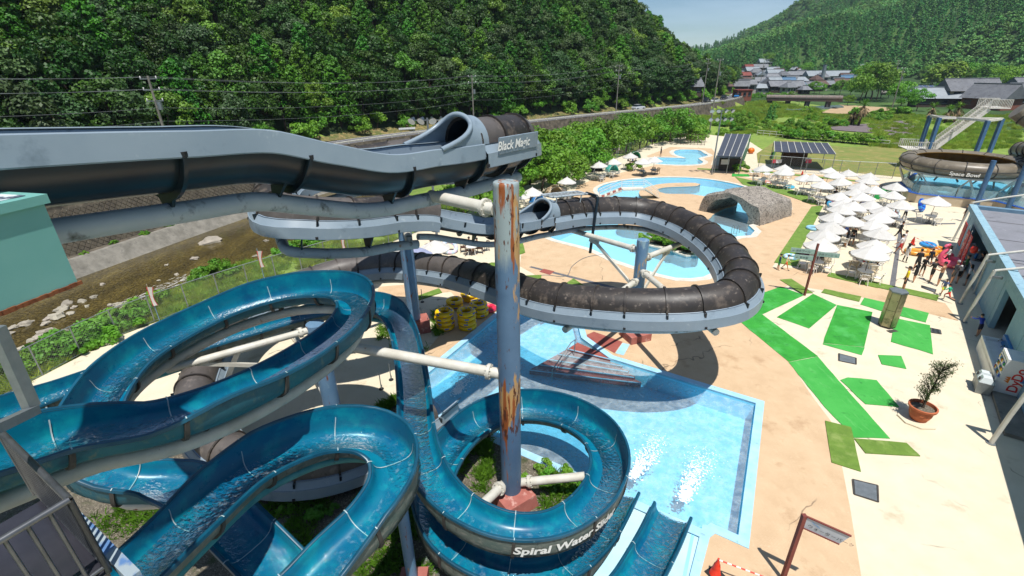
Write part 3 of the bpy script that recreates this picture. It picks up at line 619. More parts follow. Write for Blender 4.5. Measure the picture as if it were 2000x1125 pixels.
# drain grates
for pl, lb in (([(1665, 937), (1714, 949), (1715, 981), (1668, 966)], 'rusty steel drain grate in the cream deck, nearest the camera'), ([(1638, 691), (1672, 700), (1672, 712), (1638, 705)], 'steel drain grate below the green carpets'), ([(1800, 562), (1800, 558), (1828, 566), (1826, 572)], 'steel drain grate near the running children'), ([(1817, 641), (1836, 645), (1838, 653), (1819, 650)], 'small dark grate right of the square green mat')):
    pts = [Vector((*p, 0)) for p in Ld(pl)]; c = sum(pts, Vector())/4; t = thing('drain_grate', lb, 'grate', c)
    q = MB(); q.prism([(p.x, p.y) for p in pts], .006, .012); obj('pit', q, [M['black']], t, 0)
    fr = MB()
    for a in range(4): fr.bar(pts[a]+Vector((0, 0, .022)), pts[(a+1) % 4]+Vector((0, 0, .022)), .05, .02)
    obj('frame', fr, [M['bolt_rib']], t, 0)
    nb = 9
    for k in range(1, nb):
        u = k/nb; q = MB(); q.bar(pts[0].lerp(pts[1], u)+Vector((0, 0, .02)), pts[3].lerp(pts[2], u)+Vector((0, 0, .02)), .085, .016); obj('bar', q, [M['galv']], t, 0)
dr = MB(); dr.prism(Ld([(1737, 560), (1758, 434), (1764, 434), (1748, 562)]), .004, .010); struct('drain_channel', dr, [M['asphalt']])
dr = MB(); dr.prism(Ld([(1765, 436.5), (1866, 435.5), (1866, 438), (1765, 439.5)]), .004, .009); struct('drain_channel', dr, [M['asphalt']])
# ================================================================ water slides
class FR: pass
def frames(pts, ds=.25):
    p = catmull(pts, ds); out = []; N = len(p)
    for i in range(N):
        f = FR(); f.p = p[i]; f.T = (p[min(i+1, N-1)]-p[max(0, i-1)]).normalized(); f.S = f.T.cross(Vector((0, 0, 1))).normalized(); f.U = f.S.cross(f.T); f.s = i*ds; out.append(f)
    k = [0]*N
    for i in range(2, N-2):
        a, b = out[i-2].T, out[i+2].T; k[i] = math.atan2(a.x*b.y-a.y*b.x, a.x*b.x+a.y*b.y)/(4*ds)   # + = left turn
    for i in range(N):
        lo, hi = max(0, i-6), min(N, i+7); out[i].k = sum(k[lo:hi])/(hi-lo)
    return out
def at(f, u, v): return f.p+f.S*u+f.U*v
def sweep(fr, prof, mb, mi=0, closed=False, capends=False):
    vs = []; n = None
    for f in fr:
        pr = prof(f) if callable(prof) else prof; n = len(pr); vs += [at(f, u, v) for u, v in pr]
    N = len(fr); kk = n if closed else n-1; fs = [(i*n+j, i*n+(j+1) % n, (i+1)*n+(j+1) % n, (i+1)*n+j) for i in range(N-1) for j in range(kk)]
    if capends: fs += [tuple(range(n-1, -1, -1)), tuple(range((N-1)*n, N*n))]
    return mb.add(vs, fs, mi)
def circ(r, n, cu=0, cv=0): return [(cu+r*math.cos(2*math.pi*k/n), cv+r*math.sin(2*math.pi*k/n)) for k in range(n)]
def sections(fr, step):
    n = max(1, int(round((fr[-1].s-fr[0].s)/step))); idx = [int(round(k*(len(fr)-1)/n)) for k in range(n+1)]
    return [fr[idx[k]:idx[k+1]+1] for k in range(n)]
# ---- blue open flumes ------------------------------------------------------------
FA, FD = .56, .42                      # half width, depth of the round bottom
def hsides(f):
    b = max(-1, min(1, f.k*3.2)); return .44+.46*max(0, -b), .44+.46*max(0, b)   # left, right wall height above bottom
def prof_in(f):
    hl, hr = hsides(f); pts = [(-FA, hl-.62)]; n = 12
    for k in range(n+1):
        a = math.pi+math.pi*k/n; c_, s_ = math.cos(a), math.sin(a); pts.append((FA*math.copysign(abs(c_)**.62, c_)*.97, -FD*abs(s_)**.8-.62+FD))
    pts.append((FA, hr-.62)); return pts
def prof_rim(side):
    def fn(f):
        h = hsides(f)[1 if side > 0 else 0]-.62
        pr = [(FA-.005, h-.03), (FA+.01, h+.02), (FA+.045, h+.035), (FA+.085, h+.02), (FA+.10, h-.05), (FA+.08, h-.07), (FA+.045, h-.06)]
        pr = [(side*u, v) for u, v in pr]; return pr if side < 0 else pr[::-1]
    return fn
def prof_out(f):
    hl, hr = hsides(f); pts = [(-FA-.045, hl-.67)]; n = 10
    for k in range(n+1):
        a = math.pi+math.pi*k/n; c_, s_ = math.cos(a), math.sin(a); pts.append(((FA+.05)*math.copysign(abs(c_)**.62, c_)*.98, -(FD+.05)*abs(s_)**.8-.62+FD))
    pts.append((FA+.045, hr-.67)); return pts[::-1]
def rib_geo(f, mb):
    g = FR(); g.p = f.p-f.T*.045; g.S, g.U, g.T, g.k = f.S, f.U, f.T, f.k; h_ = FR(); h_.p = f.p+f.T*.045; h_.S, h_.U, h_.T, h_.k = f.S, f.U, f.T, f.k
    a = prof_out(f); b = [(u*1.075, (v+.28)*1.12-.28-.015) for u, v in a]
    vs = [at(g, *q) for q in a]+[at(g, *q) for q in b]+[at(h_, *q) for q in a]+[at(h_, *q) for q in b]; n = len(a)
    mb.add(vs, [(i, i+1, n+i+1, n+i) for i in range(n-1)]+[(2*n+i+1, 2*n+i, 3*n+i, 3*n+i+1) for i in range(n-1)]+[(n+i, n+i+1, 3*n+i+1, 3*n+i) for i in range(n-1)])
def seam_geo(f, mb):
    g = FR(); g.p = f.p-f.T*.011; g.S, g.U, g.T, g.k = f.S, f.U, f.T, f.k; h_ = FR(); h_.p = f.p+f.T*.011; h_.S, h_.U, h_.T, h_.k = f.S, f.U, f.T, f.k
    a = [(u*.975, v+.028) for u, v in prof_in(f)]; hl, hr = hsides(f)
    a = [(-FA-.10, hl-.62+.03), (-FA-.04, hl-.62+.05)]+a[1:-1]+[(FA+.04, hr-.62+.05), (FA+.10, hr-.62+.03)]
    vs = [at(g, *q) for q in a]+[at(h_, *q) for q in a]; n = len(a); mb.add(vs, [(i+1, i, n+i, n+i+1) for i in range(n-1)])
M['slide_water'] = water_mat('slide_water', (.75, .95, .98), foam=(6, .54, .85, .28), bscale=11, bump=.45)
def blue_slide(name, label, pts, teal_out=False, beam=None, beamr=.13):
    fr = frames([Vector(p)+Vector((0, 0, .25)) for p in pts]); root = thing(name, label, 'water slide', (fr[-1].p.x, fr[-1].p.y, 0), 'blue spiral water slides')
    secs = sections(fr, 1.9)
    for i, sc in enumerate(secs):
        mb = MB(); sweep(sc, lambda f: prof_in(f)[::-1], mb, 0); sweep(sc, prof_rim(-1), mb, 1); sweep(sc, prof_rim(1), mb, 1); sweep(sc, lambda f: prof_out(f)[::-1], mb, 2)
        o = obj('flume_section', mb, [M['flume_in'], M['flume_rim'], M['flume_out_teal'] if teal_out else M['flume_out']], root, 50)
        if i:
            m2 = MB(); seam_geo(sc[0], m2); obj('seam', m2, [M['seam']], o, 50)
            m2 = MB(); rib_geo(sc[0], m2); obj('flange', m2, [M['bolt_rib']], o, 50)
    mb = MB()
    def pw(f):
        c = .22*max(-1, min(1, f.k*3)); base = -.62+.035; e = abs(c)*.55
        return [(c+.42, base+.10+(e if c > 0 else 0)), (c+.2, base+.03+(e*.3 if c > 0 else 0)), (c, base+.012+e*.12), (c-.2, base+.03+(e*.3 if c < 0 else 0)), (c-.42, base+.10+(e if c < 0 else 0))]
    sweep(fr, pw, mb); obj('water_film', mb, [M['slide_water']], root, 60)
    if beam:
        lo, hi = beam; sub = [f for f in fr if lo <= f.s <= hi]
        mb = MB(); sweep(sub, circ(beamr, 10, 0, -1.02), mb, 0, True, True); bm = obj('support_beam', mb, [M['pipe_teal'] if beamr < .14 else M['pipe_white']], root, 50)
        for sc in sections(sub, 3.8)[1:]:
            f = sc[0]; m2 = MB(); m2.bar(at(f, 0, -.66), at(f, 0, -.85), .16, .12); obj('bracket', m2, [M['bolt_rib']], bm, 0)
    return root, fr
A_PTS = PZ([(-190, 985, 8.4), (-80, 925, 8.3), (40, 884, 8.1), (170, 843, 7.9), (330, 812, 7.65), (480, 757, 7.4), (600, 692, 7.15), (676, 634, 6.95), (696, 592, 6.8), (662, 569, 6.65), (565, 572, 6.5), (452, 603, 6.35), (342, 655, 6.2), (258, 710, 6.05), (206, 772, 5.85), (180, 840, 5.5), (185, 905, 5.2), (240, 935, 4.95), (330, 940, 4.7), (410, 985, 4.4), (480, 1050, 4.05), (560, 1130, 3.6), (660, 1240, 3.0), (800, 1370, 2.3), (960, 1400, 1.6), (1120, 1270, 1.0), (1225, 1160, .62), (1284, 1062, .48), (1316, 992, .40)])
B_PTS = PZ([(205, 1165, 6.35), (270, 1110, 6.2), (370, 1020, 5.9), (480, 925, 5.6), (572, 876, 5.4), (652, 853, 5.2), (722, 856, 5.0), (765, 885, 4.85), (768, 940, 4.7), (725, 1010, 4.55), (650, 1085, 4.4), (560, 1180, 4.2), (380, 1330, 4.0), (60, 1290, 3.85), (-170, 1110, 3.7), (-170, 950, 3.6), (-70, 850, 3.5), (60, 788, 3.42), (200, 735, 3.35), (340, 690, 3.28), (480, 648, 3.2), (600, 614, 3.12), (690, 598, 3.04), (750, 604, 2.97), (784, 640, 2.9), (800, 700, 2.82), (808, 760, 2.74), (812, 820, 2.66), (822, 880, 2.58), (850, 945, 2.48), (910, 1005, 2.36), (1000, 1040, 2.24), (1095, 1030, 2.12), (1165, 975, 2.0), (1190, 905, 1.9), (1160, 845, 1.8), (1090, 808, 1.7), (1005, 802, 1.6), (925, 835, 1.5), (868, 900, 1.38), (845, 985, 1.25), (885, 1070, 1.1), (990, 1125, .92), (1090, 1118, .74), (1150, 1066, .58), (1188, 1005, .48), (1216, 950, .40)])
slideA, frA = blue_slide('water_slide', 'upper blue open flume slide looping left above the stream side', A_PTS, True, (0.5, 26), .17)
slideB, frB = blue_slide('water_slide', 'lower blue open flume slide spiralling round the rusty pillar', B_PTS, False, (1, 58), .12)
def text_mesh(txt, size, bold=0.0, res=3, shear=0.0, extrude=0.0):
    cu = bpy.data.curves.new('lettering', 'FONT'); cu.body = txt; cu.size = size; cu.offset = bold; cu.resolution_u = res; cu.shear = shear; cu.extrude = extrude
    o = bpy.data.objects.new('lettering', cu); col.objects.link(o); dg = bpy.context.evaluated_depsgraph_get(); me = bpy.data.meshes.new_from_object(o.evaluated_get(dg)); bpy.data.objects.remove(o); return me
def lettering(txt, size, mapper, material, parent, bold=0.0, shear=0.0, name='lettering'):
    me = text_mesh(txt, size, bold, 3, shear)
    bm = bmesh.new(); bm.from_mesh(me)
    bmesh.ops.triangulate(bm, faces=bm.faces[:]); bmesh.ops.subdivide_edges(bm, edges=bm.edges[:], cuts=2, use_grid_fill=True)
    for v in bm.verts: v.co = mapper(v.co.x, v.co.y)
    bm.to_mesh(me); bm.free(); me.materials.clear(); me.materials.append(material)
    return obj(name, me, None, parent)
def fr_at(fr, s):
    x = s/.25; i = max(0, min(len(fr)-2, int(x))); u = min(1, max(0, x-i)); a, b = fr[i], fr[i+1]; g = FR()
    g.p = a.p.lerp(b.p, u); g.T = a.T.lerp(b.T, u).normalized(); g.S = a.S.lerp(b.S, u).normalized(); g.U = a.U.lerp(b.U, u).normalized(); g.k = a.k+(b.k-a.k)*u; g.s = s; return g
def near_s(fr, q): return min(fr, key=lambda f: (f.p-q).length).s
# 'Spiral Water Slider' on the outer wall of the lower ring (that wall is on the right of the run)
sT = near_s(frB, P(1090, 1032, 2.12))-1.25
def map_spiral(x, y):
    f = fr_at(frB, sT+x); hr = hsides(f)[1]-.62; v = hr-.52+y*1.0
    return at(f, FA+.085, v)
lettering('Spiral Water Slider', .37, map_spiral, M['text_white'], slideB, bold=.012, shear=.1)
# ---- Black Magic ------------------------------------------------------------------
RIMN = [(-120, 268, 5.9), (-40, 264, 6.2), (60, 262, 6.6), (180, 261, 7.2), (320, 258, 8.0), (450, 256, 9.0), (540, 258, 9.7), (600, 268, 10.2), (660, 285, 10.8), (716, 299, 11.4), (757, 303, 11.9), (800, 299, 12.4), (850, 293, 13.0), (917, 286, 14.0), (966, 281, 14.9)]
rim = catmull([D(*q) for q in RIMN], .5); open1 = []
for i, p in enumerate(rim):
    T = (rim[min(i+1, len(rim)-1)]-rim[max(i-1, 0)]); n = Vector((-T.y, T.x, 0)).normalized(); open1.append(p+n*.72)
open1 = open1[::3]
z_e = open1[-1].z
rest1 = [Vector((.02, 17.6, z_e-.10)), Vector((.15, 19.3, z_e-.4)), Vector((-.45, 21.3, z_e-.85)), Vector((-2.0, 23.2, z_e-1.3)), Vector((-4.3, 24.5, z_e-1.65)), Vector((-6.9, 24.4, z_e-1.95)), Vector((-9.0, 22.8, z_e-2.2)), Vector((-9.9, 20.4, z_e-2.4))]
mid = PZ([(540, 408, 9.3), (610, 420, 9.05), (700, 421, 8.75), (774, 414, 8.45), (840, 414, 8.1), (900, 424, 7.7), (956, 432, 7.35), (1013, 428, 7.0), (1060, 420, 6.75), (1150, 409, 6.35), (1250, 410, 6.1), (1335, 434, 5.95), (1405, 478, 5.8), (1447, 535, 5.6), (1430, 575, 5.45), (1355, 593, 5.3), (1250, 596, 5.12), (1150, 590, 4.92), (1070, 580, 4.72), (1000, 560, 4.45), (940, 540, 4.15), (880, 525, 3.8), (820, 517, 3.48), (760, 514, 3.22), (690, 522, 3.0), (640, 535, 2.85)])
tail = [Vector((-13.2, 24.6, 2.6)), Vector((-14.3, 21.6, 2.4))]+PZ([(392, 728, 2.15), (385, 800, 1.9), (435, 872, 1.6), (520, 905, 1.35), (610, 908, 1.1), (700, 885, .9), (780, 842, .72), (830, 806, .58), (868, 776, .46)])
bm_pts = open1+rest1+mid+tail
fb = frames(bm_pts, .25)
sE1 = near_s(fb, D(905, 275, 14.4)); sX1 = near_s(fb, P(838, 414, 8.1)); sE2 = near_s(fb, P(1062, 420, 6.75)); sX2 = near_s(fb, P(835, 802, .58))
bmr = thing('tube_slide', 'grey and black tube slide sweeping over the pools from the upper platform', 'water slide', (P(868, 776).x, P(868, 776).y, 0))
TR = .70
def tube_here(s): return sE1 <= s <= sX1 or sE2 <= s <= sX2
def deep(f): return .36*(1-min(1, max(0, (f.s-sE1-2.5)/4)))      # the upper open run is deeper
def p_trough_in(f): d_ = deep(f); return [(-.76, .0), (-.73, -.02)]+[(.70*math.cos(math.pi+math.pi*k/12), .70*math.sin(math.pi+math.pi*k/12)-d_) for k in range(13)]+[(.73, -.02), (.76, .0)]
def p_trough_out(f): d_ = deep(f); return [(-.74, -.01)]+[((.74)*math.cos(math.pi+math.pi*k/12), .74*math.sin(math.pi+math.pi*k/12)-.01-d_) for k in range(13)]+[(.74, -.01)]
def panel_t(side):      # ledge beside the tube then hanging skirt
    pr = [(side*.69, -.01), (side*.74, -.02), (side*.90, -.25), (side*.935, -.25), (side*.96, -.66), (side*.945, -.68), (side*.92, -.65)]
    return pr if side < 0 else pr[::-1]
def panel_o(side):
    pr = [(side*.70, .015), (side*.78, .03), (side*.82, .01), (side*.87, -.40), (side*.85, -.425), (side*.82, -.39)]
    return pr if side < 0 else pr[::-1]
def ribt(f, r0, r1, a0, a1, wd, mb, n=14, dv=0.0):
    vs = []
    for dz in (-wd, wd):
        for rr in (r0, r1):
            for k in range(n+1):
                a = a0+(a1-a0)*k/n; vs.append(f.p+f.T*dz+f.S*rr*math.cos(a)+f.U*(rr*math.sin(a)-dv))
    m = n+1; fs = []
    for k in range(n): fs += [(m+k, m+k+1, 3*m+k+1, 3*m+k), (k, k+1, m+k+1, m+k), (2*m+k+1, 2*m+k, 3*m+k, 3*m+k+1)]
    mb.add(vs, fs)
secs = sections(fb, 1.36)
for i, sc in enumerate(secs):
    sm = sc[len(sc)//2].s; tub = tube_here(sm)
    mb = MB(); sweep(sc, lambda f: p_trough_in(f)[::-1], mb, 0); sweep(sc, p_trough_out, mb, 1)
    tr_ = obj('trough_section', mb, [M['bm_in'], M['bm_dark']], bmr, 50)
    if i % 2 == 0 or sm > sE1: m2 = MB(); ribt(sc[0], .73, .89, math.pi*1.0, math.pi*2.0, .035, m2, 14, deep(sc[0])); obj('flange', m2, [M['bm_dark']], tr_, 50)
    for sd in (-1, 1):
        m2 = MB(); sweep(sc, [(u, v) for u, v in (panel_t(sd) if tub else panel_o(sd))][::-1], m2, 0); sp = obj('side_panel', m2, [M['bm_grey']], bmr, 40)
        if i % 2 == 0:
            f = sc[0]; m3 = MB(); u0 = .945 if tub else .85; v0 = -.60 if tub else -.36; m3.box(at(f, sd*u0, v0), (.09, .09, .09)); obj('drain_notch', m3, [M['black']], sp, 0)
    if tub:
        mb = MB(); far = sm > sX1 and sm > near_s(fb, P(940, 540, 4.15))
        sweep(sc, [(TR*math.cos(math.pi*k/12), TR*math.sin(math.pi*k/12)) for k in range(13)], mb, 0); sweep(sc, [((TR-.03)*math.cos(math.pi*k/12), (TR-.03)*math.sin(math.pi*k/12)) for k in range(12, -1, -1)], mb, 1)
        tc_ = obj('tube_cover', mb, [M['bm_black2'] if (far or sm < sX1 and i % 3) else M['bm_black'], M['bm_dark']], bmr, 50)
        m2 = MB(); ribt(sc[0], TR-.01, TR+.065, -.06, math.pi+.06, .035, m2); obj('rib', m2, [M['bm_black']], tc_, 50)
# entrance hoods: grey swoop rising from the rim to a round collar
def hood(s0, length, front):
    """bell mouth: the edge runs from both rims up to the crown of the tube, with a thick rounded lip"""
    mb = MB(); n = 28; st = 6; vs = []; edge = []
    for j in range(st+1):
        t = j/st
        for k in range(n+1):
            a = math.pi*k/n; se = s0-front*length*(1-math.sin(a))**2.2; q = fr_at(fb, se+(s0+.55*front-se)*t); rr = .75+.05*(1-t)**2
            p = q.p+q.S*rr*math.cos(a)+q.U*(rr*1.06*math.sin(a)); vs.append(p)
            if j == 0: edge.append(p)
    m_ = n+1; mb.add(vs, [(j*m_+k, (j+1)*m_+k, (j+1)*m_+k+1, j*m_+k+1) for j in range(st) for k in range(n)]); mb.tube(edge, .075, 8)
    return mb
hd1 = obj('entrance_hood', hood(sE1, 1.5, 1), [M['bm_grey']], bmr, 50)
obj('entrance_hood', hood(sE2, 1.2, 1), [M['bm_grey']], bmr, 50)
# raised outer name board where the upper tube turns
sN0, sN1 = sE1+.55, sE1+3.2; sub = [f for f in fb if sN0 <= f.s <= sN1]
m2 = MB(); sweep(sub, [(.94, -.34), (.98, -.32), (1.0, .16), (.975, .175), (.95, .16), (.93, -.32)][::-1], m2, 0, True, True); nb_ = obj('name_board', m2, [M['bm_grey']], bmr, 40)
lettering('Black Magic', .38, lambda x, y: at(fr_at(fb, sN0+.08+x*1.0), 1.005, -.21+y), M['text_white'], nb_, bold=.008, shear=.2)
# support beam under the whole run
for lo, hi, rr, off_ in ((0, sX1-.5, .21, -1.5), (sX1-.5, sX2-6, .15, -1.15)):
    sub = [f for f in fb if lo <= f.s <= hi]; m2 = MB(); sweep(sub, circ(rr, 12, 0, off_), m2, 0, True, True); bmn = obj('support_beam', m2, [M['pipe_grey']], bmr, 50)
    for sc in sections(sub, 2.72)[1:]:
        f = sc[0]; m2 = MB(); vs = [at(f, -.5, -.42-deep(f)), at(f, .5, -.42-deep(f)), at(f, .12, off_+.1), at(f, -.12, off_+.1)]; vs = [v-f.T*.03 for v in vs]+[v+f.T*.03 for v in vs]
        m2.add(vs, [(0, 1, 2, 3), (7, 6, 5, 4), (0, 4, 5, 1), (1, 5, 6, 2), (2, 6, 7, 3), (3, 7, 4, 0)]); obj('bracket', m2, [M['bm_dark']], bmn, 0)
# water supply loop on top of the second tube entrance
m2 = MB(); loop = [at(fr_at(fb, sE2+.2+.1*k), u_, 1.0) for u_, rng_ in ((.42, range(0, 30)), (-.42, range(29, -1, -1))) for k in rng_]; m2.tube(loop+loop[:1], .055, 7, caps=False)
for k in range(1, 10): f = fr_at(fb, sE2+.2+.3*k); m2.cyl(at(f, -.42, .98), at(f, .42, .98), .03, n=6); 
for k in (3, 24):
    for u_ in (-.42, .42): f = fr_at(fb, sE2+.2+.1*k); m2.cyl(at(f, u_, 1.0), at(f, u_*.9, .5), .035, n=6)
obj('supply_loop', m2, [M['pipe_grey']], bmr, 50)
m2 = MB(); f = fr_at(fb, sE2+3.3); m2.tube([at(f, .1, 1.0), at(f, 1.0, 1.0), at(f, 1.08, .9), at(f, 1.08, -2.3)], .085, 9); obj('supply_pipe', m2, [M['bm_dark']], bmr, 50)
# exit chute
m2 = MB(); sub = [f for f in fb if f.s >= sX2]; sweep(sub, [(-1.0, .38), (-.95, .40), (-.80, .05), (-.76, 0)], m2); sweep(sub, [(.76, 0), (.80, .05), (.95, .40), (1.0, .38)], m2); obj('exit_wing', m2, [M['bm_grey']], bmr, 40)
# ---- support columns --------------------------------------------------------------
def flanged(root, p, q, r, mt, n=14, ends=(1, 1), bolts=8):
    p, q = Vector(p), Vector(q); mb = MB(); mb.cyl(p, q, r, n=n); pp = obj('arm', mb, [mt], root, 50); T = (q-p).normalized()
    for e, c in zip(ends, (p+T*.35, q-T*.35)):
        if not e: continue
        fl = MB(); fl.cyl(c-T*.05, c+T*.05, r*1.5, n=n)
        A = Vector((0, 0, 1)) if abs(T.z) < .9 else Vector((1, 0, 0)); S = T.cross(A).normalized(); U = S.cross(T)
        for k in range(bolts): d = S*math.cos(k*6.283/bolts)+U*math.sin(k*6.283/bolts); fl.cyl(c-T*.09+d*r*1.27, c+T*.09+d*r*1.27, r*.11, n=6)
        obj('flange', fl, [mt], pp, 40)
    return pp
c1 = Vector((-.12, 12.35, 0)); pil = thing('support_column', 'tall rusty blue grey steel pillar standing inside the blue spiral', 'column', c1, 'slide support columns')
mb = MB(); mb.lathe([(.38, 0), (.38, .03), (.345, .05), (.345, 11.22), (.335, 11.3), (.31, 11.32), (.0, 11.34)], 28, c1, cap=False); o_s = obj('shaft', mb, [M['pillar']], pil, 50)
mb = MB(); mb.box(c1+Vector((.1, -.25, .22)), (1.35, 1.1, .62), R(35), tap=.86); obj('plinth', mb, [M['plinth_red']], pil, 0)
flanged(pil, c1+Vector((.3, .05, .75)), P(1142, 930, 1.25), .15, M['pipe_white'], ends=(1, 0)); flanged(pil, c1+Vector((-.25, -.1, .85)), P(935, 992, 1.3), .16, M['pipe_white'], ends=(1, 0))
qa = D(968, 693, 14.9); za = 5.4
qa = Vector((c1.x-.3, c1.y, P(968, 693, 5.2).z)); flanged(pil, Vector((c1.x-.3, c1.y+.05, 5.35)), P(690, 678, 5.6), .17, M['pipe_white'], ends=(1, 0))
bq = fr_at(fb, near_s(fb, D(868, 292, 13.2))); tq = at(bq, 0, -1.5)
flanged(pil, Vector((c1.x-.3, c1.y+.1, 10.55)), Vector((tq.x, tq.y, 10.55)), .17, M['pipe_white'], ends=(1, 0)); mb = MB(); mb.cyl((tq.x, tq.y, 10.4), (tq.x, tq.y, tq.z+.15), .16, n=14); obj('stub', mb, [M['pipe_grey']], pil, 50)
C2 = P(812, 645); col2 = thing('support_column', 'slim blue steel column behind the stack of yellow tubes', 'column', C2, 'slide support columns')
mb = MB(); mb.cyl(C2, C2+Vector((0, 0, 7.1)), .36, n=24); obj('shaft', mb, [M['steel_blue']], col2, 50)
mb = MB(); mb.box(C2+Vector((.25, 0, .4)), (1.1, 1.0, .8), R(20)); obj('plinth', mb, [M['plinth_red']], col2, 0)
t2 = fr_at(fb, near_s(fb, P(800, 415, 8.3))); e2 = at(t2, 0, -1.1); flanged(col2, C2+Vector((0, 0, 6.7)), Vector((e2.x, e2.y, 6.8)), .17, M['pipe_white'], ends=(1, 0)); mb = MB(); mb.cyl((e2.x, e2.y, 6.7), e2, .13, n=12); obj('stub', mb, [M['pipe_grey']], col2, 50)
t2 = fr_at(fb, near_s(fb, Vector((-9.8, 20.4, 9.6)))); e2 = at(t2, 0, -1.1); flanged(col2, C2+Vector((0, 0, 6.3)), Vector((e2.x, e2.y, e2.z-.3)), .15, M['pipe_white'], ends=(1, 0))
C3 = P(1236, 658); col3 = thing('support_column', 'short blue steel column in the middle of the black tube ring', 'column', C3, 'slide support columns')
mb = MB(); mb.cyl(C3, C3+Vector((0, 0, 5.8)), .31, n=24); obj('shaft', mb, [M['steel_blue']], col3, 50)
mb = MB(); mb.box(C3+Vector((.1, -.1, .22)), (1.3, 1.2, .44), R(20)); obj('plinth', mb, [M['plinth_red']], col3, 0)
for (px, py, zz, za_, zb) in ((1125, 409, 6.4, 4.6, 4.6), (1345, 440, 5.75, 4.3, 4.4), (1395, 585, 5.4, 3.2, 3.5), (1110, 585, 4.85, 3.0, 3.0)):
    t2 = fr_at(fb, near_s(fb, P(px, py, zz))); e2 = at(t2, 0, -1.05); tip = Vector((e2.x, e2.y, e2.z-.25)); hd_ = (tip-C3); hd_.z = 0; hd_.normalize()
    a = C3+hd_*.25+Vector((0, 0, tip.z+.05)); flanged(col3, a, tip+hd_*.35, .15, M['pipe_white'], ends=(1, 0))
    lo_ = C3+hd_*.3+Vector((0, 0, max(.9, tip.z-2.1))); m2 = MB(); m2.bar(lo_, tip-hd_*1.2+Vector((0, 0, -.1)), .10, .16); m2.bar(tip-hd_*1.7+Vector((0, 0, -.25)), tip-hd_*1.0+Vector((0, 0, -.12)), .03, .4); obj('brace', m2, [M['pipe_white']], col3, 0)
    m2 = MB(); m2.cyl(tip, e2, .11, n=10); obj('stub', m2, [M['pipe_grey']], col3, 50)
C4 = P(615, 632, 5.4); C4.z = 0; col4 = thing('support_column', 'blue steel column in the middle of the upper blue loop', 'column', C4, 'slide support columns')
mb = MB(); mb.cyl(C4, C4+Vector((0, 0, 5.4)), .33, n=24); obj('shaft', mb, [M['steel_blue']], col4, 50)
mb = MB(); mb.box(C4+Vector((0, 0, .4)), (1.6, 1.4, .8), R(10)); obj('plinth', mb, [M['plinth_red']], col4, 0)
for (px, py, zz) in ((300, 670, 6.1), (655, 557, 6.65), (560, 620, 3.15)):
    t2 = fr_at(frA if zz > 4 else frB, near_s(frA if zz > 4 else frB, P(px, py, zz))); e2 = at(t2, 0, -.95); hd_ = e2-C4; hd_.z = 0; hd_.normalize(); zz_ = min(5.2, e2.z-.15)
    flanged(col4, C4+hd_*.2+Vector((0, 0, zz_)), Vector((e2.x, e2.y, zz_)), .13, M['pipe_white'], ends=(1, 0)); m2 = MB(); m2.bar(C4+hd_*.3+Vector((0, 0, zz_-1.6)), Vector((e2.x, e2.y, zz_))-hd_*.6, .09, .14); obj('brace', m2, [M['pipe_white']], col4, 0)
    m2 = MB(); m2.cyl((e2.x, e2.y, zz_-.1), e2, .10, n=10); obj('stub', m2, [M['pipe_grey']], col4, 50)
f5 = fr_at(frB, near_s(frB, P(768, 930, 4.7))); e5 = at(f5, 0, -.95); C5 = Vector((e5.x, e5.y, 0)); col5 = thing('support_column', 'steel post straight under the near blue loop, mostly hidden below it', 'column', C5, 'slide support columns')
mb = MB(); mb.cyl(C5, e5, .16, n=16); obj('shaft', mb, [M['steel_blue']], col5, 50); mb = MB(); mb.box(C5+Vector((0, 0, .2)), (.8, .8, .4)); obj('plinth', mb, [M['plinth_red']], col5, 0)
# ---- slide tower at the camera -----------------------------------------------------
tw = thing('slide_tower', 'dark platform with steel railing where the blue slides start', 'tower', (-6, 3, 0))
fl = [P(168, 1010, 9.0), P(-300, 520, 9.0), P(-900, 900, 9.0), P(-300, 1500, 9.0)]
c_ = P(135, 976, 10.1); far_ = P(-20, 822, 10.1); bk_ = P(-60, 1092, 10.1)
d1 = (far_-c_); d1.z = 0; L1 = d1.length; d1.normalize(); d2 = (bk_-c_); d2.z = 0; d2.normalize()
cA = Vector((c_.x, c_.y, 9.0))
mb = MB(); mb.prism([(q.x, q.y) for q in (cA, cA+d1*1.9, cA+d1*1.9+d2*4, cA+d2*5)], 8.75, 9.0); obj('floor', mb, [mat('dark_wet_deck', '#35343a', '#2a2a30', 2, rough=.18, rvar=.12)], tw, 0)
def railing(root, p, q, hgt, nbal, mt, r=.02, top=.035):
    p, q = Vector(p), Vector(q); up = Vector((0, 0, hgt)); m2 = MB(); m2.cyl(p+up, q+up, top, n=10); obj('handrail', m2, [mt], root, 50)
    m2 = MB(); m2.cyl(p+Vector((0, 0, .1)), q+Vector((0, 0, .1)), r*1.1, n=8); obj('bottom_rail', m2, [mt], root, 50)
    for k in range(nbal+1):
        a = p.lerp(q, k/nbal); e = k in (0, nbal); m2 = MB(); m2.cyl(a+Vector((0, 0, 0 if e else .1)), a+up, r*1.6 if e else r, n=8); obj('post' if e else 'baluster', m2, [mt], root, 50)
M['rail_dark'] = mat('brushed_steel_rail', '#66686b', '#515356', 4, rough=.34, metal=.55)
railing(tw, cA, cA+d1*2.1, 1.1, 20, M['rail_dark']); railing(tw, cA, cA+d2*3.0, 1.1, 18, M['rail_dark'])
mb = MB(); o_ = Vector((d1.y, -d1.x, 0)); o_ = o_ if o_.x > 0 else -o_
mb.box(cA+d1*.9+o_*.12+Vector((0, 0, -.06)), (2.4, .12, .16), math.atan2(d1.y, d1.x)); obj('edge_beam', mb, [mat('peeling_blue_edge', '#8f9ca2', '#4f73a0', 3, .45, .55, rough=.7)], tw, 0)
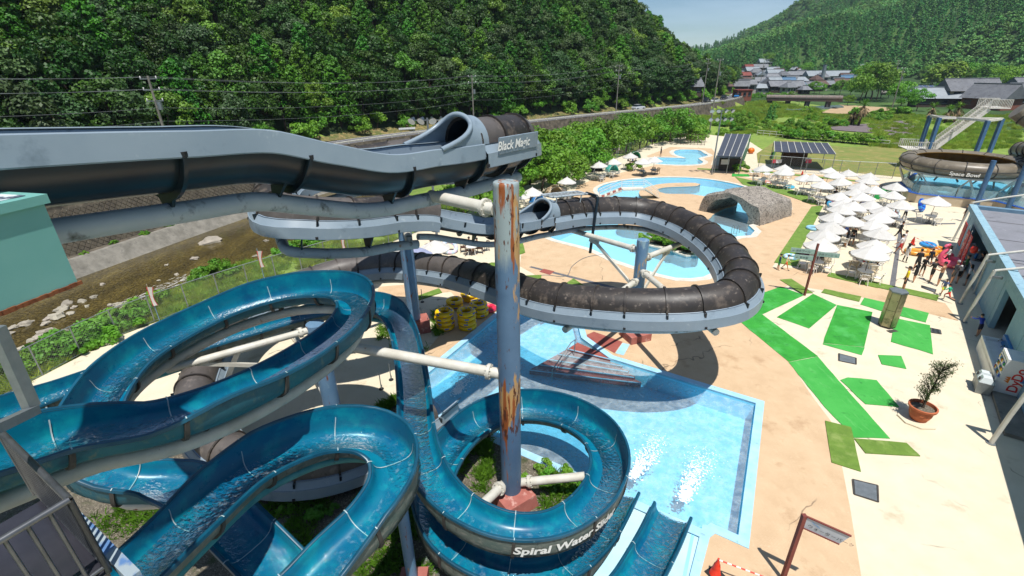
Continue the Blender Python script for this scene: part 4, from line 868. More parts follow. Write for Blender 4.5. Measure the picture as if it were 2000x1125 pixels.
for k in range(2):
    mb = MB(); mb.box(cA+o_*(.30+.16*k)+d2*(.5+.1*k)+d1*(.1-.25*k)+Vector((0, 0, -.22-.2*k)), (.16, 1.0, .05), math.atan2(o_.y, o_.x)); obj('stair_tread', mb, [mat('yellow_edge_tread', '#b9b78c', '#9fae9c', 4, rough=.8)], tw, 0)
for a, b in ((0, 0), (2.4, 0), (2.4, 4), (0, 4)):
    q = cA+d1*a*.75+d2*(b*.9+.2)-o_*.15; mb = MB(); mb.box((q.x, q.y, 4.37), (.25, .25, 8.74)); obj('leg', mb, [M['steel_blue']], tw, 0)
# upper start box, turquoise
k0 = P(78, 380, 12.55); 
tq = thing('start_platform', 'turquoise steel box platform where the tube slide starts', 'platform', (k0.x, k0.y, 0))
dA = Vector((-.93, -.36, 0)); k1 = P(0, 397, 12.55); dA = (k1-k0); dA.z = 0; dA.normalize(); dB = Vector((-dA.y, dA.x, 0)); dB = dB if dB.y > 0 else -dB
zb_ = None
for zz in [x*.05 for x in range(150, 250)]:
    pass
def proj(wp):
    v = Vector(wp)-CAM; zc = v.dot(_f); return (1000+F_PX*v.dot(_r)/zc, 562.5-F_PX*v.dot(_u)/zc)
zb_ = min([x*.02 for x in range(450, 620)], key=lambda z: abs(proj((k0.x, k0.y, z))[1]-553))
M['turq'] = mat('turquoise_paint', '#69a39b', '#74aba2', .9, rough=.5, layers=(('#86b9b2', 3, .70, .76), ('#6f3c20', 6, .74, .77)))
pl = [(q.x, q.y) for q in (k0, k0+dA*3, k0+dA*3+dB*1.6, k0+dB*1.6)]
mb = MB(); mb.prism(pl, zb_, 12.42); obj('side_panel', mb, [M['turq']], tq, 0)
mb = MB(); mb.prism(offset(pl, .05), 12.43, 12.55); lid = obj('deck_rim', mb, [M['turq']], tq, 0)
mb = MB(); mb.prism(offset(pl, -.1), 12.552, 12.56); obj('deck', mb, [mat('peeling_deck', '#c5ccce', '#4b5664', 5, .45, .52, rough=.8)], lid, 0)
rl = MB(); n_ = 40
for k in range(n_):
    q = k0+dA*(3.0*k/n_)-dB*.004; rl.box((q.x, q.y, zb_-.01+.012*noise.noise(Vector((k*.9, 0, 0)))), (.09, .03, .05+.03*abs(noise.noise(Vector((k*1.7, 1, 0))))), math.atan2(dA.y, dA.x))
obj('rusted_edge', rl, [mat('rust', '#6b3a20', '#8a5230', 8, rough=.95)], tq, 0)
pb = k0+dA*.55+dB*.25
mb = MB(); mb.tube([pb+Vector((0, 0, 12.55-pb.z)), pb+Vector((0, 0, 13.45-pb.z)), pb+dA*.12+Vector((0, 0, 13.6-pb.z)), pb+dA*1.5+Vector((0, 0, 13.6-pb.z))], .04, 10); mb.tube([pb+Vector((0, 0, 13.0-pb.z)), pb+dA*1.5+Vector((0, 0, 13.0-pb.z))], .03, 8); obj('handrail', mb, [M['galv']], tq, 50)
for a in (1.9, 2.7):
    q = k0+dA*a+dB*1.3; mb = MB(); mb.cyl((q.x, q.y, 0), (q.x, q.y, zb_+.02), .14, n=12); obj('leg', mb, [M['steel_blue']], tq, 50)
# steel gallows frame at the left picture edge
gq = P(-5, 655, 9.6); ge = P(62, 793, 9.6)
gal = thing('gantry', 'weathered grey angle iron gantry left of the blue loop', 'gantry', (ge.x, ge.y, 0))
ga = D(-8, 640, 5.2); gb_ = D(62, 795, 5.6); gc_ = D(-40, 852, 4.6)
mb = MB(); mb.bar(ga, gb_, .13, .10); obj('strut', mb, [M['galv']], gal, 0); mb = MB(); mb.bar(gb_+(gb_-ga).normalized()*.05, gc_, .13, .10); obj('strut', mb, [M['galv']], gal, 0)
# ================================================================ building on the right
E0 = P(1890, 398, 3.5); E1 = P(2000, 592, 3.5); bu = (E1-E0); bu.z = 0; bu.normalize(); bn_ = Vector((bu.y, -bu.x, 0)); bn_ = bn_ if bn_.x > 0 else -bn_     # bu towards camera, bn_ into the building
def BW(s, n, z): q = E0+bu*s+bn_*n; return Vector((q.x, q.y, z))
brz = math.atan2(bu.y, bu.x); BL = 46
bld = thing('shop_building', 'long pale blue flat roofed pool house with snack counter', 'building', BW(0, 4, 0))
M['bl_wall'] = mat('pale_blue_wall', '#8fb4c4', '#82a9bb', 1.0, rough=.75, layers=(('#a9c0c6', 2.2, .58, .7), ('#6d93a4', .8, .6, .75, (1, 1, .3))))
M['bl_par'] = mat('weathered_blue_parapet', '#7fa3b3', '#8fb0bc', 2, rough=.8, layers=(('#4d6470', 5, .60, .66), ('#b8c4c4', 7, .64, .70)))
M['roof_grey'] = mat('grey_roof_membrane', '#74757a', '#818289', .5, rough=.8, layers=(('#5d5e63', .9, .58, .72), ('#96979a', 2.5, .62, .74)))
def bbox(mb, s0, s1, n0, n1, z0, z1, mi=0):
    a = BW((s0+s1)/2, (n0+n1)/2, (z0+z1)/2); mb.box(a, (abs(s1-s0), abs(n1-n0), z1-z0), brz, mi)
# wall pieces with openings: snack counter (s 3..10.5), blue door recess (s 17.5..21)
for a, b in ((0, 2.6), (10.6, 16.6), (19.6, BL)):
    mb = MB(); bbox(mb, a, b, .35, .6, 0, 3.12); obj('wall', mb, [M['bl_wall']], bld, 0)
for a, b, z0 in ((2.6, 10.6, 2.55), (16.6, 19.6, 2.45)):
    mb = MB(); bbox(mb, a, b, .35, .6, z0, 3.12); obj('lintel', mb, [M['bl_wall']], bld, 0)
mb = MB(); bbox(mb, 2.6, 10.6, .35, .75, 0, .95); obj('counter', mb, [M['bl_wall']], bld, 0)
mb = MB(); bbox(mb, 2.6, 10.6, .15, .95, .95, 1.02); obj('counter_top', mb, [M['alu_white']], bld, 0)
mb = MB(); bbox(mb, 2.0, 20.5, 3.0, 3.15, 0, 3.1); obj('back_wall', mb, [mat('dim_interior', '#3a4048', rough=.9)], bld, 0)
mb = MB(); bbox(mb, 16.6, 19.6, 1.5, 1.6, 0, 2.45); obj('door', mb, [mat('deep_blue_door', '#1f64a0', '#1b5a92', 2, rough=.5)], bld, 0)
mb = MB(); bbox(mb, 0, BL, .1, .55, 3.12, 3.5); obj('parapet', mb, [M['bl_par']], bld, 0)
mb = MB(); bbox(mb, -.0, .5, .56, 22, 3.10, 3.49); obj('parapet', mb, [mat('blue_parapet_inner', '#5b7a90', '#6d8a9c', 2, rough=.8)], bld, 0)
mb = MB(); bbox(mb, .5, BL, .55, 22, 3.0, 3.24); rf = obj('roof', mb, [M['roof_grey']], bld, 0)
for s in range(4, BL, 5):
    mb = MB(); bbox(mb, s, s+.07, .56, 22, 3.22, 3.262); obj('roof_joint', mb, [M['asphalt']], rf, 0)
for n in (4, 8.5, 13):
    mb = MB(); bbox(mb, .5, BL, n, n+.05, 3.22, 3.258); obj('roof_joint', mb, [M['asphalt']], rf, 0)
mb = MB(); bbox(mb, 0, .35, .6, 22, 0, 3.1); obj('end_wall', mb, [M['bl_wall']], bld, 0)
mb = MB(); bbox(mb, 21.5, 28, -.5, .35, 0, .16); obj('kerb', mb, [M['concrete']], bld, 0)
for s in range(1, BL, 3):
    if not (2.6 < s < 10.7 or 16.5 < s < 19.7): mb = MB(); bbox(mb, s, s+.03, .338, .36, .02, 3.1); obj('wall_joint', mb, [M['bl_par']], bld, 0)
for s in (11.2, 30):
    mb = MB(); q = BW(s, .26, 0); mb.cyl(q, q+Vector((0, 0, 3.1)), .05, n=8); obj('downpipe', mb, [M['alu_white']], bld)
# red snack banners
M['red_banner'] = mat('red_banner', '#b81f22', '#a81a1e', 3, rough=.6)
for k, (s, n, z0, z1, wd, tx) in enumerate(((2.9, -.15, 1.05, 2.75, 1.1, 'アイス'), (4.6, -.1, .2, 2.6, 1.0, 'かき氷'), (6.0, -.1, .3, 2.6, .9, 'フランク'))):
    t = thing('banner', ['red shop banner nearest the far corner of the pool house', 'red shop banner in the middle of the snack counter', 'red shop banner nearest the queue at the counter'][k], 'banner', BW(s, n, 0), 'red snack banners')
    mb = MB(); bbox(mb, s, s+wd, n-.02, n+.02, z0, z1); obj('cloth', mb, [M['red_banner']], t, 0)
    mb = MB(); a = BW(s-.03, n, 0); mb.cyl(a, a+Vector((0, 0, 2.85)), .02, n=6); obj('pole', mb, [M['white']], t)
    hgt = (z1-z0)/(len(tx)+.3)
    for j, ch in enumerate(tx): lettering(ch, hgt*.85, lambda x, y, j=j: BW(s+.12+x, n-.035, z1-hgt*(j+1)+.05+y), M['text_white'], t)
# round red lantern sign
mb = MB(); mb.ell(BW(8.6, -.1, 2.2), (.22, .22, .26), 12, 8); one('lantern', mb, [M['orange']], 'round orange red lantern hanging at the snack counter', 'lantern')
# canopy arches
for k, (px, py, lb) in enumerate(((1861, 470, 'curved cream steel canopy arch, farthest along the pool house'), (1875, 593, 'curved cream steel canopy arch beside the queue'), (1883, 629, 'curved cream steel canopy arch just right of the running children'), (1935, 866, 'curved cream steel canopy arch nearest the camera'))):
    f0 = P(px, py); t = thing('canopy_arch', lb, 'arch', f0, 'curved canopy arches'); pts = [f0, f0+bn_*.12+Vector((0, 0, 1.5)), f0+bn_*.32+Vector((0, 0, 3.35))]
    for j in range(1, 12): a = j/11; pts.append(f0+bn_*(.32+5.5*a)+Vector((0, 0, 3.35+1.5*math.sin(a*1.45))))
    mb = MB(); mb.tube(pts[:3], .085, 12); obj('post', mb, [M['alu_white']], t, 50); mb = MB(); mb.tube(pts[2:], .075, 12); obj('arched_rail', mb, [M['alu_white']], t, 50)
    mb = MB(); mb.bar(f0+bn_*.3+Vector((0, 0, 3.0)), f0+bn_*.75+Vector((0, 0, 3.0)), .16, .14); obj('bracket', mb, [M['galv']], t, 0)
    mb = MB(); mb.cyl(f0, f0+Vector((0, 0, .03)), .16, n=12); obj('base_plate', mb, [M['galv']], t)
# wash basin against the wall with taps
sb0 = 20.0
wb = thing('wash_basin', 'long white wall basin with taps where a boy washes', 'basin', BW(sb0+2, .1, 0))
mb = MB(); bbox(mb, sb0, sb0+4.6, -.55, .34, .62, .70); obj('counter', mb, [M['white']], wb, 0)
mb = MB(); bbox(mb, sb0, sb0+4.6, -.55, -.45, 0, .86); bbox(mb, sb0, sb0+.12, -.45, .34, .70, .86); bbox(mb, sb0+4.48, sb0+4.6, -.45, .34, .70, .86); obj('trough_wall', mb, [M['white']], wb, 0)
mb = MB(); bbox(mb, sb0, sb0+4.6, .22, .34, .70, 1.15); obj('splash_back', mb, [mat('blue_splash_back', '#2a78b5', rough=.4)], wb, 0)
for k in range(6):
    q = BW(sb0+.5+k*.72, .2, 1.0); mb = MB(); mb.tube([q, q-bn_*.16, q-bn_*.2+Vector((0, 0, -.09))], .018, 7); mb.cyl(q-bn_*.1, q-bn_*.1+Vector((0, 0, .07)), .028, n=8); obj('tap', mb, [M['steel']], wb)
# drinks machine
vs0 = near = None
vb = P(1958, 762); vrel = vb-E0; vS = vrel.dot(bu)
vm = thing('vending_machine', 'white drinks machine with red and orange lettering against the wall', 'vending machine', BW(vS, -.1, 0))
mb = MB(); bbox(mb, vS-.6, vS+.6, -.45, .34, .06, 1.86); bo = obj('body', mb, [mat('vending_white', '#dfdedb', '#cfd0d0', 1.5, rough=.35)], vm, 0)
mb = MB(); bbox(mb, vS-.55, vS+.55, -.47, -.45, .75, 1.7); obj('display_window', mb, [mat('vending_window', '#9fb4c0', '#6d7f8a', 6, rough=.12)], vm, 0)
for r_ in range(3):
    for k in range(9):
        q = BW(vS-.46+k*.115, -.475, .86+r_*.29); mb = MB(); mb.cyl(q, q+Vector((0, 0, .14)), .035, n=8); obj('drink_can', mb, [[M['red_banner'], M['blue_print'], M['yellow_tube'], M['green_turf'], M['white']][(k*2+r_) % 5]], vm)
mb = MB(); bbox(mb, vS-.3, vS+.3, -.47, -.452, .25, .45); obj('dispensing_flap', mb, [M['black']], vm, 0)
mb = MB(); bbox(mb, vS-.5, vS+.5, -.40, .3, 0, .06); obj('feet', mb, [M['black']], vm, 0)
M['dydo_red'] = mat('red_lettering', '#c8281e', rough=.5); M['dydo_or'] = mat('orange_logo', '#e07a1a', rough=.5)
lettering('DyDo', .50, lambda x, y: BW(vS+.606, .26-y, .30+x), M['dydo_red'], vm, bold=.012)
lg = MB()
for k in range(3): a = .5+k*.2; lg.add([BW(vS+.606, -.30, .55+a*.5), BW(vS+.606, -.12+.0*k, .45+a*.5), BW(vS+.606, -.12, .60+a*.5)], [(0, 1, 2)])
obj('logo', lg, [M['dydo_or']], vm, 0)
# recycling bins beside it
for k in range(2):
    s = vS+.25+k*.50; t = thing('recycling_bin', ['grey recycling bin with clear lid next to the drinks machine', 'grey recycling bin with clear lid nearer the camera'][k], 'bin', BW(s, -.85, 0), 'recycling bins')
    mb = MB(); mb.box(BW(s, -.85, .3), (.44, .5, .6), brz, tap=1.12); obj('tub', mb, [M['galv']], t, 0)
    mb = MB(); mb.box(BW(s, -.85, .72), (.46, .52, .24), brz, tap=.6); ld = obj('lid', mb, [mat('clear_bin_lid', '#c9d0d0', rough=.2)], t, 0)
    mb = MB(); mb.cyl(BW(s, -1.08, .70), BW(s, -1.115, .70), .08, n=10); obj('slot', mb, [M['black']], ld)
# ================================================================ free-standing things on the deck
# hexagonal steel locker column
lc = P(1731, 637); lk = thing('locker_column', 'tall six sided bronze steel locker standing on the deck', 'locker', lc)
hexp = lambda r: [(lc.x+r*math.cos(R(60*k+12)), lc.y+r*math.sin(R(60*k+12))) for k in range(6)]
M['bronze'] = mat('bronze_steel', '#a89f7c', '#94906f', 2, rough=.34, metal=.6, stretch=(1, 1, .3), layers=(('#5f6548', 1.2, .55, .7),))
mb = MB(); mb.prism(hexp(.42), 0, .10); obj('base', mb, [M['bolt_rib']], lk, 0)
mb = MB(); mb.prism(hexp(.40), .10, 2.22); obj('core', mb, [M['bolt_rib']], lk, 0)
for k in range(6):
    a, b = Vector((*hexp(.425)[k], 0)), Vector((*hexp(.425)[(k+1) % 6], 0))
    for z0, z1 in ((.12, 1.12), (1.15, 2.2)):
        mid_ = (a+b)/2; e = (b-a).normalized(); o_ = Vector((e.y, -e.x, 0)); mb = MB(); mb.box(mid_+Vector((0, 0, (z0+z1)/2)), ((b-a).length-.03, .03, z1-z0), math.atan2(e.y, e.x)); dr_ = obj('door', mb, [M['bronze']], lk, 0)
        mb = MB(); q = mid_+e*.15+o_*.02+Vector((0, 0, (z0+z1)/2+.1)); mb.cyl(q, q+o_*.04, .025, n=8); obj('lock', mb, [M['steel']], dr_)
mb = MB(); mb.prism(hexp(.46), 2.22, 2.30); obj('cap', mb, [M['galv']], lk, 0)
mb = MB(); mb.box(lc+Vector((-.1, -.62, .02)), (.55, .25, .04), .2); obj('foot_plate', mb, [M['bolt_rib']], lk, 0)
# signposts
def jp(q0, ux, uz, txt, size, par, mt='text_dark'): lettering(txt, size, lambda x, y: q0+ux*x+uz*y, M[mt], par)
M['sign_wood'] = mat('red_brown_post', '#7d3f36', '#6d342d', 2, rough=.7); M['sign_face'] = mat('sign_face', '#b9bec4', '#a9aeb5', 2, rough=.6); M['sign_teal'] = mat('sign_pale_green', '#9fb3ab', '#8ea39b', 2, rough=.7)
fb_ = P(1528, 1132); fp = thing('signpost', 'red brown post with a white arm sign in the near foreground', 'signpost', fb_)
mb = MB(); mb.box(fb_+Vector((0, 0, 1.36)), (.11, .11, 2.72)); obj('post', mb, [M['sign_wood']], fp, 0)
ux = Vector((.80, -.60, 0)); tp = fb_+Vector((.0, 0, 2.70))
mb = MB(); b0 = tp+ux*.06; mb.add([b0+Vector((0, 0, -.02)), b0+ux*1.02+Vector((0, 0, -.02)), b0+ux*.86+Vector((0, 0, -.42)), b0+Vector((0, 0, -.42))]+[v+Vector((.024, .03, 0)) for v in (b0+Vector((0, 0, -.02)), b0+ux*1.02+Vector((0, 0, -.02)), b0+ux*.86+Vector((0, 0, -.42)), b0+Vector((0, 0, -.42)))], [(3, 2, 1, 0), (4, 5, 6, 7), (0, 1, 5, 4), (1, 2, 6, 5), (2, 3, 7, 6), (3, 0, 4, 7)]); brd = obj('board', mb, [M['sign_face']], fp, 0)
mb = MB(); mb.bar(b0+Vector((0, 0, .0)), b0+ux*1.03, .05, .035); obj('trim', mb, [M['sign_wood']], brd, 0); mb = MB(); mb.bar(b0+Vector((0, 0, -.435)), b0+ux*.86+Vector((0, 0, -.435)), .05, .03); obj('trim', mb, [M['sign_wood']], brd, 0)
off = Vector((-.6, -.8, 0))*.012
jp(b0+ux*.08+Vector((0, 0, -.33))+off, ux, Vector((0, 0, 1)), 'ウォーターパーク', .135, brd)
lg = MB()
for k in range(4): q = b0+ux*(.12+.045*k)+Vector((0, 0, -.08-.018*k))+off; lg.add([q, q+ux*.11+Vector((0, 0, -.05)), q+ux*.09+Vector((0, 0, -.075))], [(0, 2, 1)])
obj('logo', lg, [mat('pale_blue_mark', '#6f9fc8', rough=.6)], brd, 0)
sb_ = P(1571, 577); sp = thing('signpost', 'leaning brown post with three direction boards before the parasols', 'signpost', sb_)
mb = MB(); mb.box(sb_+Vector((0, 0, 1.81)), (.11, .11, 3.62)); obj('post', mb, [M['sign_wood']], sp, 0)
for (dz, sgn, ln, tx) in ((3.05, -1, 1.35, '← 流水プール'), (2.95, 1, 1.25, '子供プール →'), (2.62, -1, 1.05, '← 更衣室')):
    ux = Vector((.93, -.36, 0)); a = sb_+Vector((0, 0, dz))+ux*(sgn*.07); b = a+ux*sgn*ln; mb = MB(); mb.bar(a, b, .04, .30); bo = obj('board', mb, [M['sign_teal']], sp, 0)
    lo = a if sgn > 0 else b; jp(lo+ux*.08+Vector((0, 0, -.07))+Vector((-.36, -.93, 0))*.026, ux, Vector((0, 0, 1)), tx, .165, bo)
# cones with striped bars
def cone_proto():
    t = thing('traffic_cone', 'cone', 'traffic cone'); mb = MB(); mb.lathe([(.19, .03), (.16, .06), (.03, .68), (.03, .71), (0, .72)], 16, cap=False); obj('body', mb, [M['orange']], t, 50)
    mb = MB(); mb.box((0, 0, .025), (.42, .42, .05)); obj('base', mb, [M['black']], t, 0); mb = MB(); mb.lathe([(.115, .32), (.088, .46)], 16, cap=False); obj('band', mb, [M['orange']], t, 50); return t
cp = cone_proto()
for px, py, lb in ((1396, 1122, 'red traffic cone with striped bar at the slide exit'), (1836, 505, 'red traffic cone beside the pink flamingo float'), (1781, 478, 'red traffic cone at the far end of the rope by the floats'), (814, 605, 'red traffic cone behind the blue slide column'), (1566, 343, 'small red cone near the far wooden hut')):
    place(cp, P(px, py), random.uniform(0, 1.5), lb, 'red traffic cones')
def stripe_bar(a, b, lb, n=14, r=.022):
    t = thing('striped_bar', lb, 'barrier bar', a, 'red and white striped bars')
    for k in range(n):
        mb = MB(); mb.cyl(a.lerp(b, k/n), a.lerp(b, (k+1)/n), r, n=8); obj('stripe', mb, [M['orange'] if k % 2 else M['white']], t)
stripe_bar(P(1396, 1122)+Vector((0, 0, .66)), P(1520, 1170)+Vector((0, 0, .66)), 'red and white bar hung from the near cone'); stripe_bar(P(1781, 478)+Vector((0, 0, .68)), P(1836, 505)+Vector((0, 0, .68)), 'red and white bar between the two cones by the floats', 12)
# potted tree
pt = P(1792, 820); pot = thing('potted_tree', 'sparse young tree in a terracotta pot on a small kerbed island', 'potted tree', pt)
mb = MB(); mb.prism([(pt.x+.75*math.cos(R(k*45+20)), pt.y+.68*math.sin(R(k*45+20))) for k in range(8)], .0, .07); obj('kerb_island', mb, [M['cream']], pot, 0)
mb = MB(); mb.lathe([(r_*1.2, z_*1.15) for r_, z_ in [(.24, .06), (.30, .20), (.34, .32), (.33, .34), (.37, .50), (.36, .52), (.42, .56), (.43, .64), (.38, .65), (.36, .52)]], 28, pt, cap=False); mb.lathe([(.29, .07), (0, .072)], 24, pt, cap=False); obj('pot', mb, [M['terracotta']], pot, 50)
mb = MB(); mb.lathe([(.44, .61), (0, .66)], 20, pt, cap=False); obj('soil', mb, [M['gravel']], pot)
rt = random.Random(11); mb = MB(); lf = MB()
mb.tube([pt+Vector((0, 0, .5)), pt+Vector((.03, .02, 1.0)), pt+Vector((.10, .05, 1.5)), pt+Vector((.16, .06, 2.0)), pt+Vector((.24, .08, 2.9))], [.05, .045, .038, .03, .012], 8)
for k in range(56):
    h = rt.uniform(.85, 2.75); a0 = pt+Vector((.12*(h-.5)/1.5, .04, h)); an = rt.uniform(0, 6.28); ln = rt.uniform(.3, .68); e = a0+Vector((math.cos(an)*ln*.7, math.sin(an)*ln*.7, ln*rt.uniform(.5, 1.1))); mb.tube([a0, a0.lerp(e, .5)+Vector((0, 0, .03)), e], [.016, .011, .005], 5, caps=False)
    for j in range(48):
        q = a0.lerp(e, rt.uniform(.25, 1.08))+Vector([rt.gauss(0, .05) for _ in range(3)]); d = Vector((rt.uniform(-1, 1), rt.uniform(-1, 1), rt.uniform(-.3, 1))).normalized(); s_ = d.cross(Vector((.3, .5, .8))).normalized()*.016; lf.add([q, q+d*.035+s_, q+d*.10, q+d*.035-s_], [(0, 1, 2, 3)])
obj('trunk', mb, [mat('grey_bark', '#5a4c3e', '#4a3e33', 8, rough=.9)], pot, 50); obj('foliage', lf, [mat('grey_green_leaf', '#4f6338', '#66774a', 3, rough=.6, trans=.25)], pot, 0)
# stacks of yellow swim tubes
def ring_proto(nm, lb, R0, r0, mats, mfun, cat='swim ring'):
    mb = MB(); mb.torus((0, 0, r0), R0, r0, 28, 12, 0, None, mfun, .92); o = one(nm, mb, mats, lb, cat); return o
rr_ = random.Random(5)
pat = set((i, k) for i in range(28) for k in range(12) if (2 <= k <= 4 and noise.noise(Vector((i*.55, k*.9, 1))) > .22) or (k == 0 and i % 7 < 2))
yp = ring_proto('swim_tube', 'yellow tube', .40, .165, [M['yellow_tube'], M['blue_print']], lambda i, k: 1 if (i, k) in pat else 0)
for (px, py, n, lb) in ((870, 641, 4, 'left front stack'), (913, 640, 4, 'right front stack'), (888, 600, 2, 'stack behind the two front stacks'), (936, 616, 3, 'stack nearest the rusty pillar'), (917, 586, 2, 'rearmost stack')):
    b = P(px, py)
    for k in range(n): place(yp, b+Vector((rr_.uniform(-.04, .04), rr_.uniform(-.04, .04), .295*k)), rr_.uniform(0, 6), ['bottom', 'second', 'third', 'fourth'][k]+' yellow swim tube in the '+lb, 'stacked yellow swim tubes')
b = P(955, 606); mb = MB(); mb.torus((0, 0, .15), .35, .15, 24, 10); one('swim_ring', mb, [mat('pink_vinyl', '#d5304f', rough=.3)], 'pink red swim ring peeking out beside the rusty pillar', 'swim ring', b)
hs = MB(); hs.tube(catmull([(q.x, q.y, .03) for q in PP([(1005, 600), (1030, 552), (1060, 538), (1105, 540), (1118, 520), (1145, 503), (1190, 496)])], .3), .022, 6); one('hose', hs, [M['galv']], 'thin grey hose lying across the tan deck behind the pillar', 'hose')
# small white post fence by the tubes, rope posts
for px, py, lb in ((825, 590, 'thin rope post behind the blue column'), (830, 632, 'thin rope post beside the yellow tubes'), (838, 648, 'short white post by the red plinth'), (745, 760, 'thin chain post by the cream pad'), (764, 742, 'thin chain post near the grass patch')):
    q = P(px, py); t = thing('rope_post', lb, 'post', q, 'thin rope posts'); mb = MB(); mb.cyl(q, q+Vector((0, 0, .95)), .025, n=8); obj('rod', mb, [M['galv']], t); mb = MB(); mb.cyl(q, q+Vector((0, 0, .03)), .12, n=10); obj('foot', mb, [M['black']], t)
# ================================================================ terrace: parasols, tables, chairs, people
rnd = random.Random(21)
def parasol_proto(mt, nm='parasol'):
    t = thing(nm, 'parasol', 'parasol'); n = 8; Rr = 1.15; mb = MB(); vs = [(0, 0, 2.52)]
    rings = ((.33, 2.31), (.66, 2.09), (1.0, 1.88))
    for rr, z in rings:
        for k in range(n*2):
            a = math.pi*k/n; rad = Rr*rr*(1 if k % 2 == 0 else .952); zz = z-(.0 if k % 2 == 0 else .035*rr); vs.append((rad*math.cos(a), rad*math.sin(a), zz))
    m = n*2; fs = [(0, 1+k, 1+(k+1) % m) for k in range(m)]+[(1+r*m+k, 1+(r+1)*m+k, 1+(r+1)*m+(k+1) % m, 1+r*m+(k+1) % m) for r in range(2) for k in range(m)]
    mb.add(vs, fs); b0 = 1+2*m
    vs2 = [vs[b0+k] for k in range(m)]+[(v[0]*1.0, v[1]*1.0, v[2]-.07) for v in vs[b0:b0+m]]; mb.add(vs2, [(k, m+k, m+(k+1) % m, (k+1) % m) for k in range(m)])
    cn = obj('canopy', mb, [mt], t, 8)
    mb = MB(); mb.cyl((0, 0, 0), (0, 0, 2.40), .022, n=8); obj('pole', mb, [M['wood_dark']], t)
    mb = MB(); mb.lathe([(.03, 2.50), (.03, 2.54), (.015, 2.59), (0, 2.60)], 8, cap=False); obj('finial', mb, [M['white']], t)
    mb = MB()
    for k in range(n): a = 2*math.pi*k/n; mb.bar((0, 0, 2.42), (Rr*.98*math.cos(a), Rr*.98*math.sin(a), 1.84), .015)
    obj('ribs', mb, [M['white']], t, 0)
    mb = MB(); mb.lathe([(.24, 0), (.24, .06), (.08, .12), (.04, .3)], 14); obj('base', mb, [M['concrete']], t); return t
def table_proto(mt):
    t = thing('table', 'table', 'table'); mb = MB(); mb.lathe([(.46, .70), (.48, .70), (.48, .735), (.46, .74)], 24); obj('tabletop', mb, [mt], t, 40)
    for k in range(4):
        a = R(45+90*k); mb = MB(); mb.tube([(.30*math.cos(a), .30*math.sin(a), .70), (.36*math.cos(a), .36*math.sin(a), .35), (.43*math.cos(a), .43*math.sin(a), 0)], [.03, .028, .03], 6); obj('leg', mb, [mt], t)
    return t
def chair_proto(mt):
    t = thing('chair', 'chair', 'chair'); mb = MB(); mb.box((0, 0, .425), (.44, .44, .03)); mb.box((0, .21, .405), (.44, .03, .05)); obj('seat', mb, [mt], t, 0)
    bk = MB(); vs = []; n = 6
    for k in range(n+1):
        u = -1+2*k/n; vs += [(u*.22, -.20-.05*(1-u*u), .44), (u*.25, -.30-.07*(1-u*u), .84-.05*u*u)]
    for k in range(n):
        a, b, c, d = vs[2*k], vs[2*k+2], vs[2*k+3], vs[2*k+1]
        gp = .18 if 0 < k < n-1 or True else 0
        L_ = lambda p, q, s: tuple(p[i]+(q[i]-p[i])*s for i in range(3))
        bk.add([L_(a, b, gp), L_(a, b, 1-gp), L_(d, c, 1-gp), L_(d, c, gp)], [(0, 1, 2, 3)])
    bk.tube([vs[2*k+1] for k in range(n+1)], .022, 5); bk.tube([vs[1], vs[0]], .02, 5); bk.tube([vs[-1], vs[-2]], .02, 5); obj('backrest', bk, [mt], t, 0)
    for s in (-1, 1):
        mb = MB(); mb.tube([(s*.25, -.27, .66), (s*.28, 0, .66), (s*.27, .2, .63), (s*.235, .22, .44)], .02, 5); obj('armrest', mb, [mt], t)
        mb = MB(); mb.tube([(s*.20, .19, .43), (s*.25, .25, 0)], [.025, .02], 5); obj('leg', mb, [mt], t); mb = MB(); mb.tube([(s*.20, -.19, .43), (s*.24, -.30, 0)], [.025, .02], 5); obj('leg', mb, [mt], t)
    return t
PW, PB = parasol_proto(M['canvas']), parasol_proto(M['canvas_blue'])
TW, CW = table_proto(M['white']), chair_proto(M['white'])
M['brown_pl'] = mat('brown_plastic', '#4a2a22', rough=.45); M['green_pl'] = mat('dark_plastic', '#2b302c', rough=.45); M['beige_pl'] = mat('beige_plastic', '#b9a98c', rough=.5)
CB, CG, TG, CBe = chair_proto(M['brown_pl']), chair_proto(M['green_pl']), table_proto(M['galv']), chair_proto(M['beige_pl'])
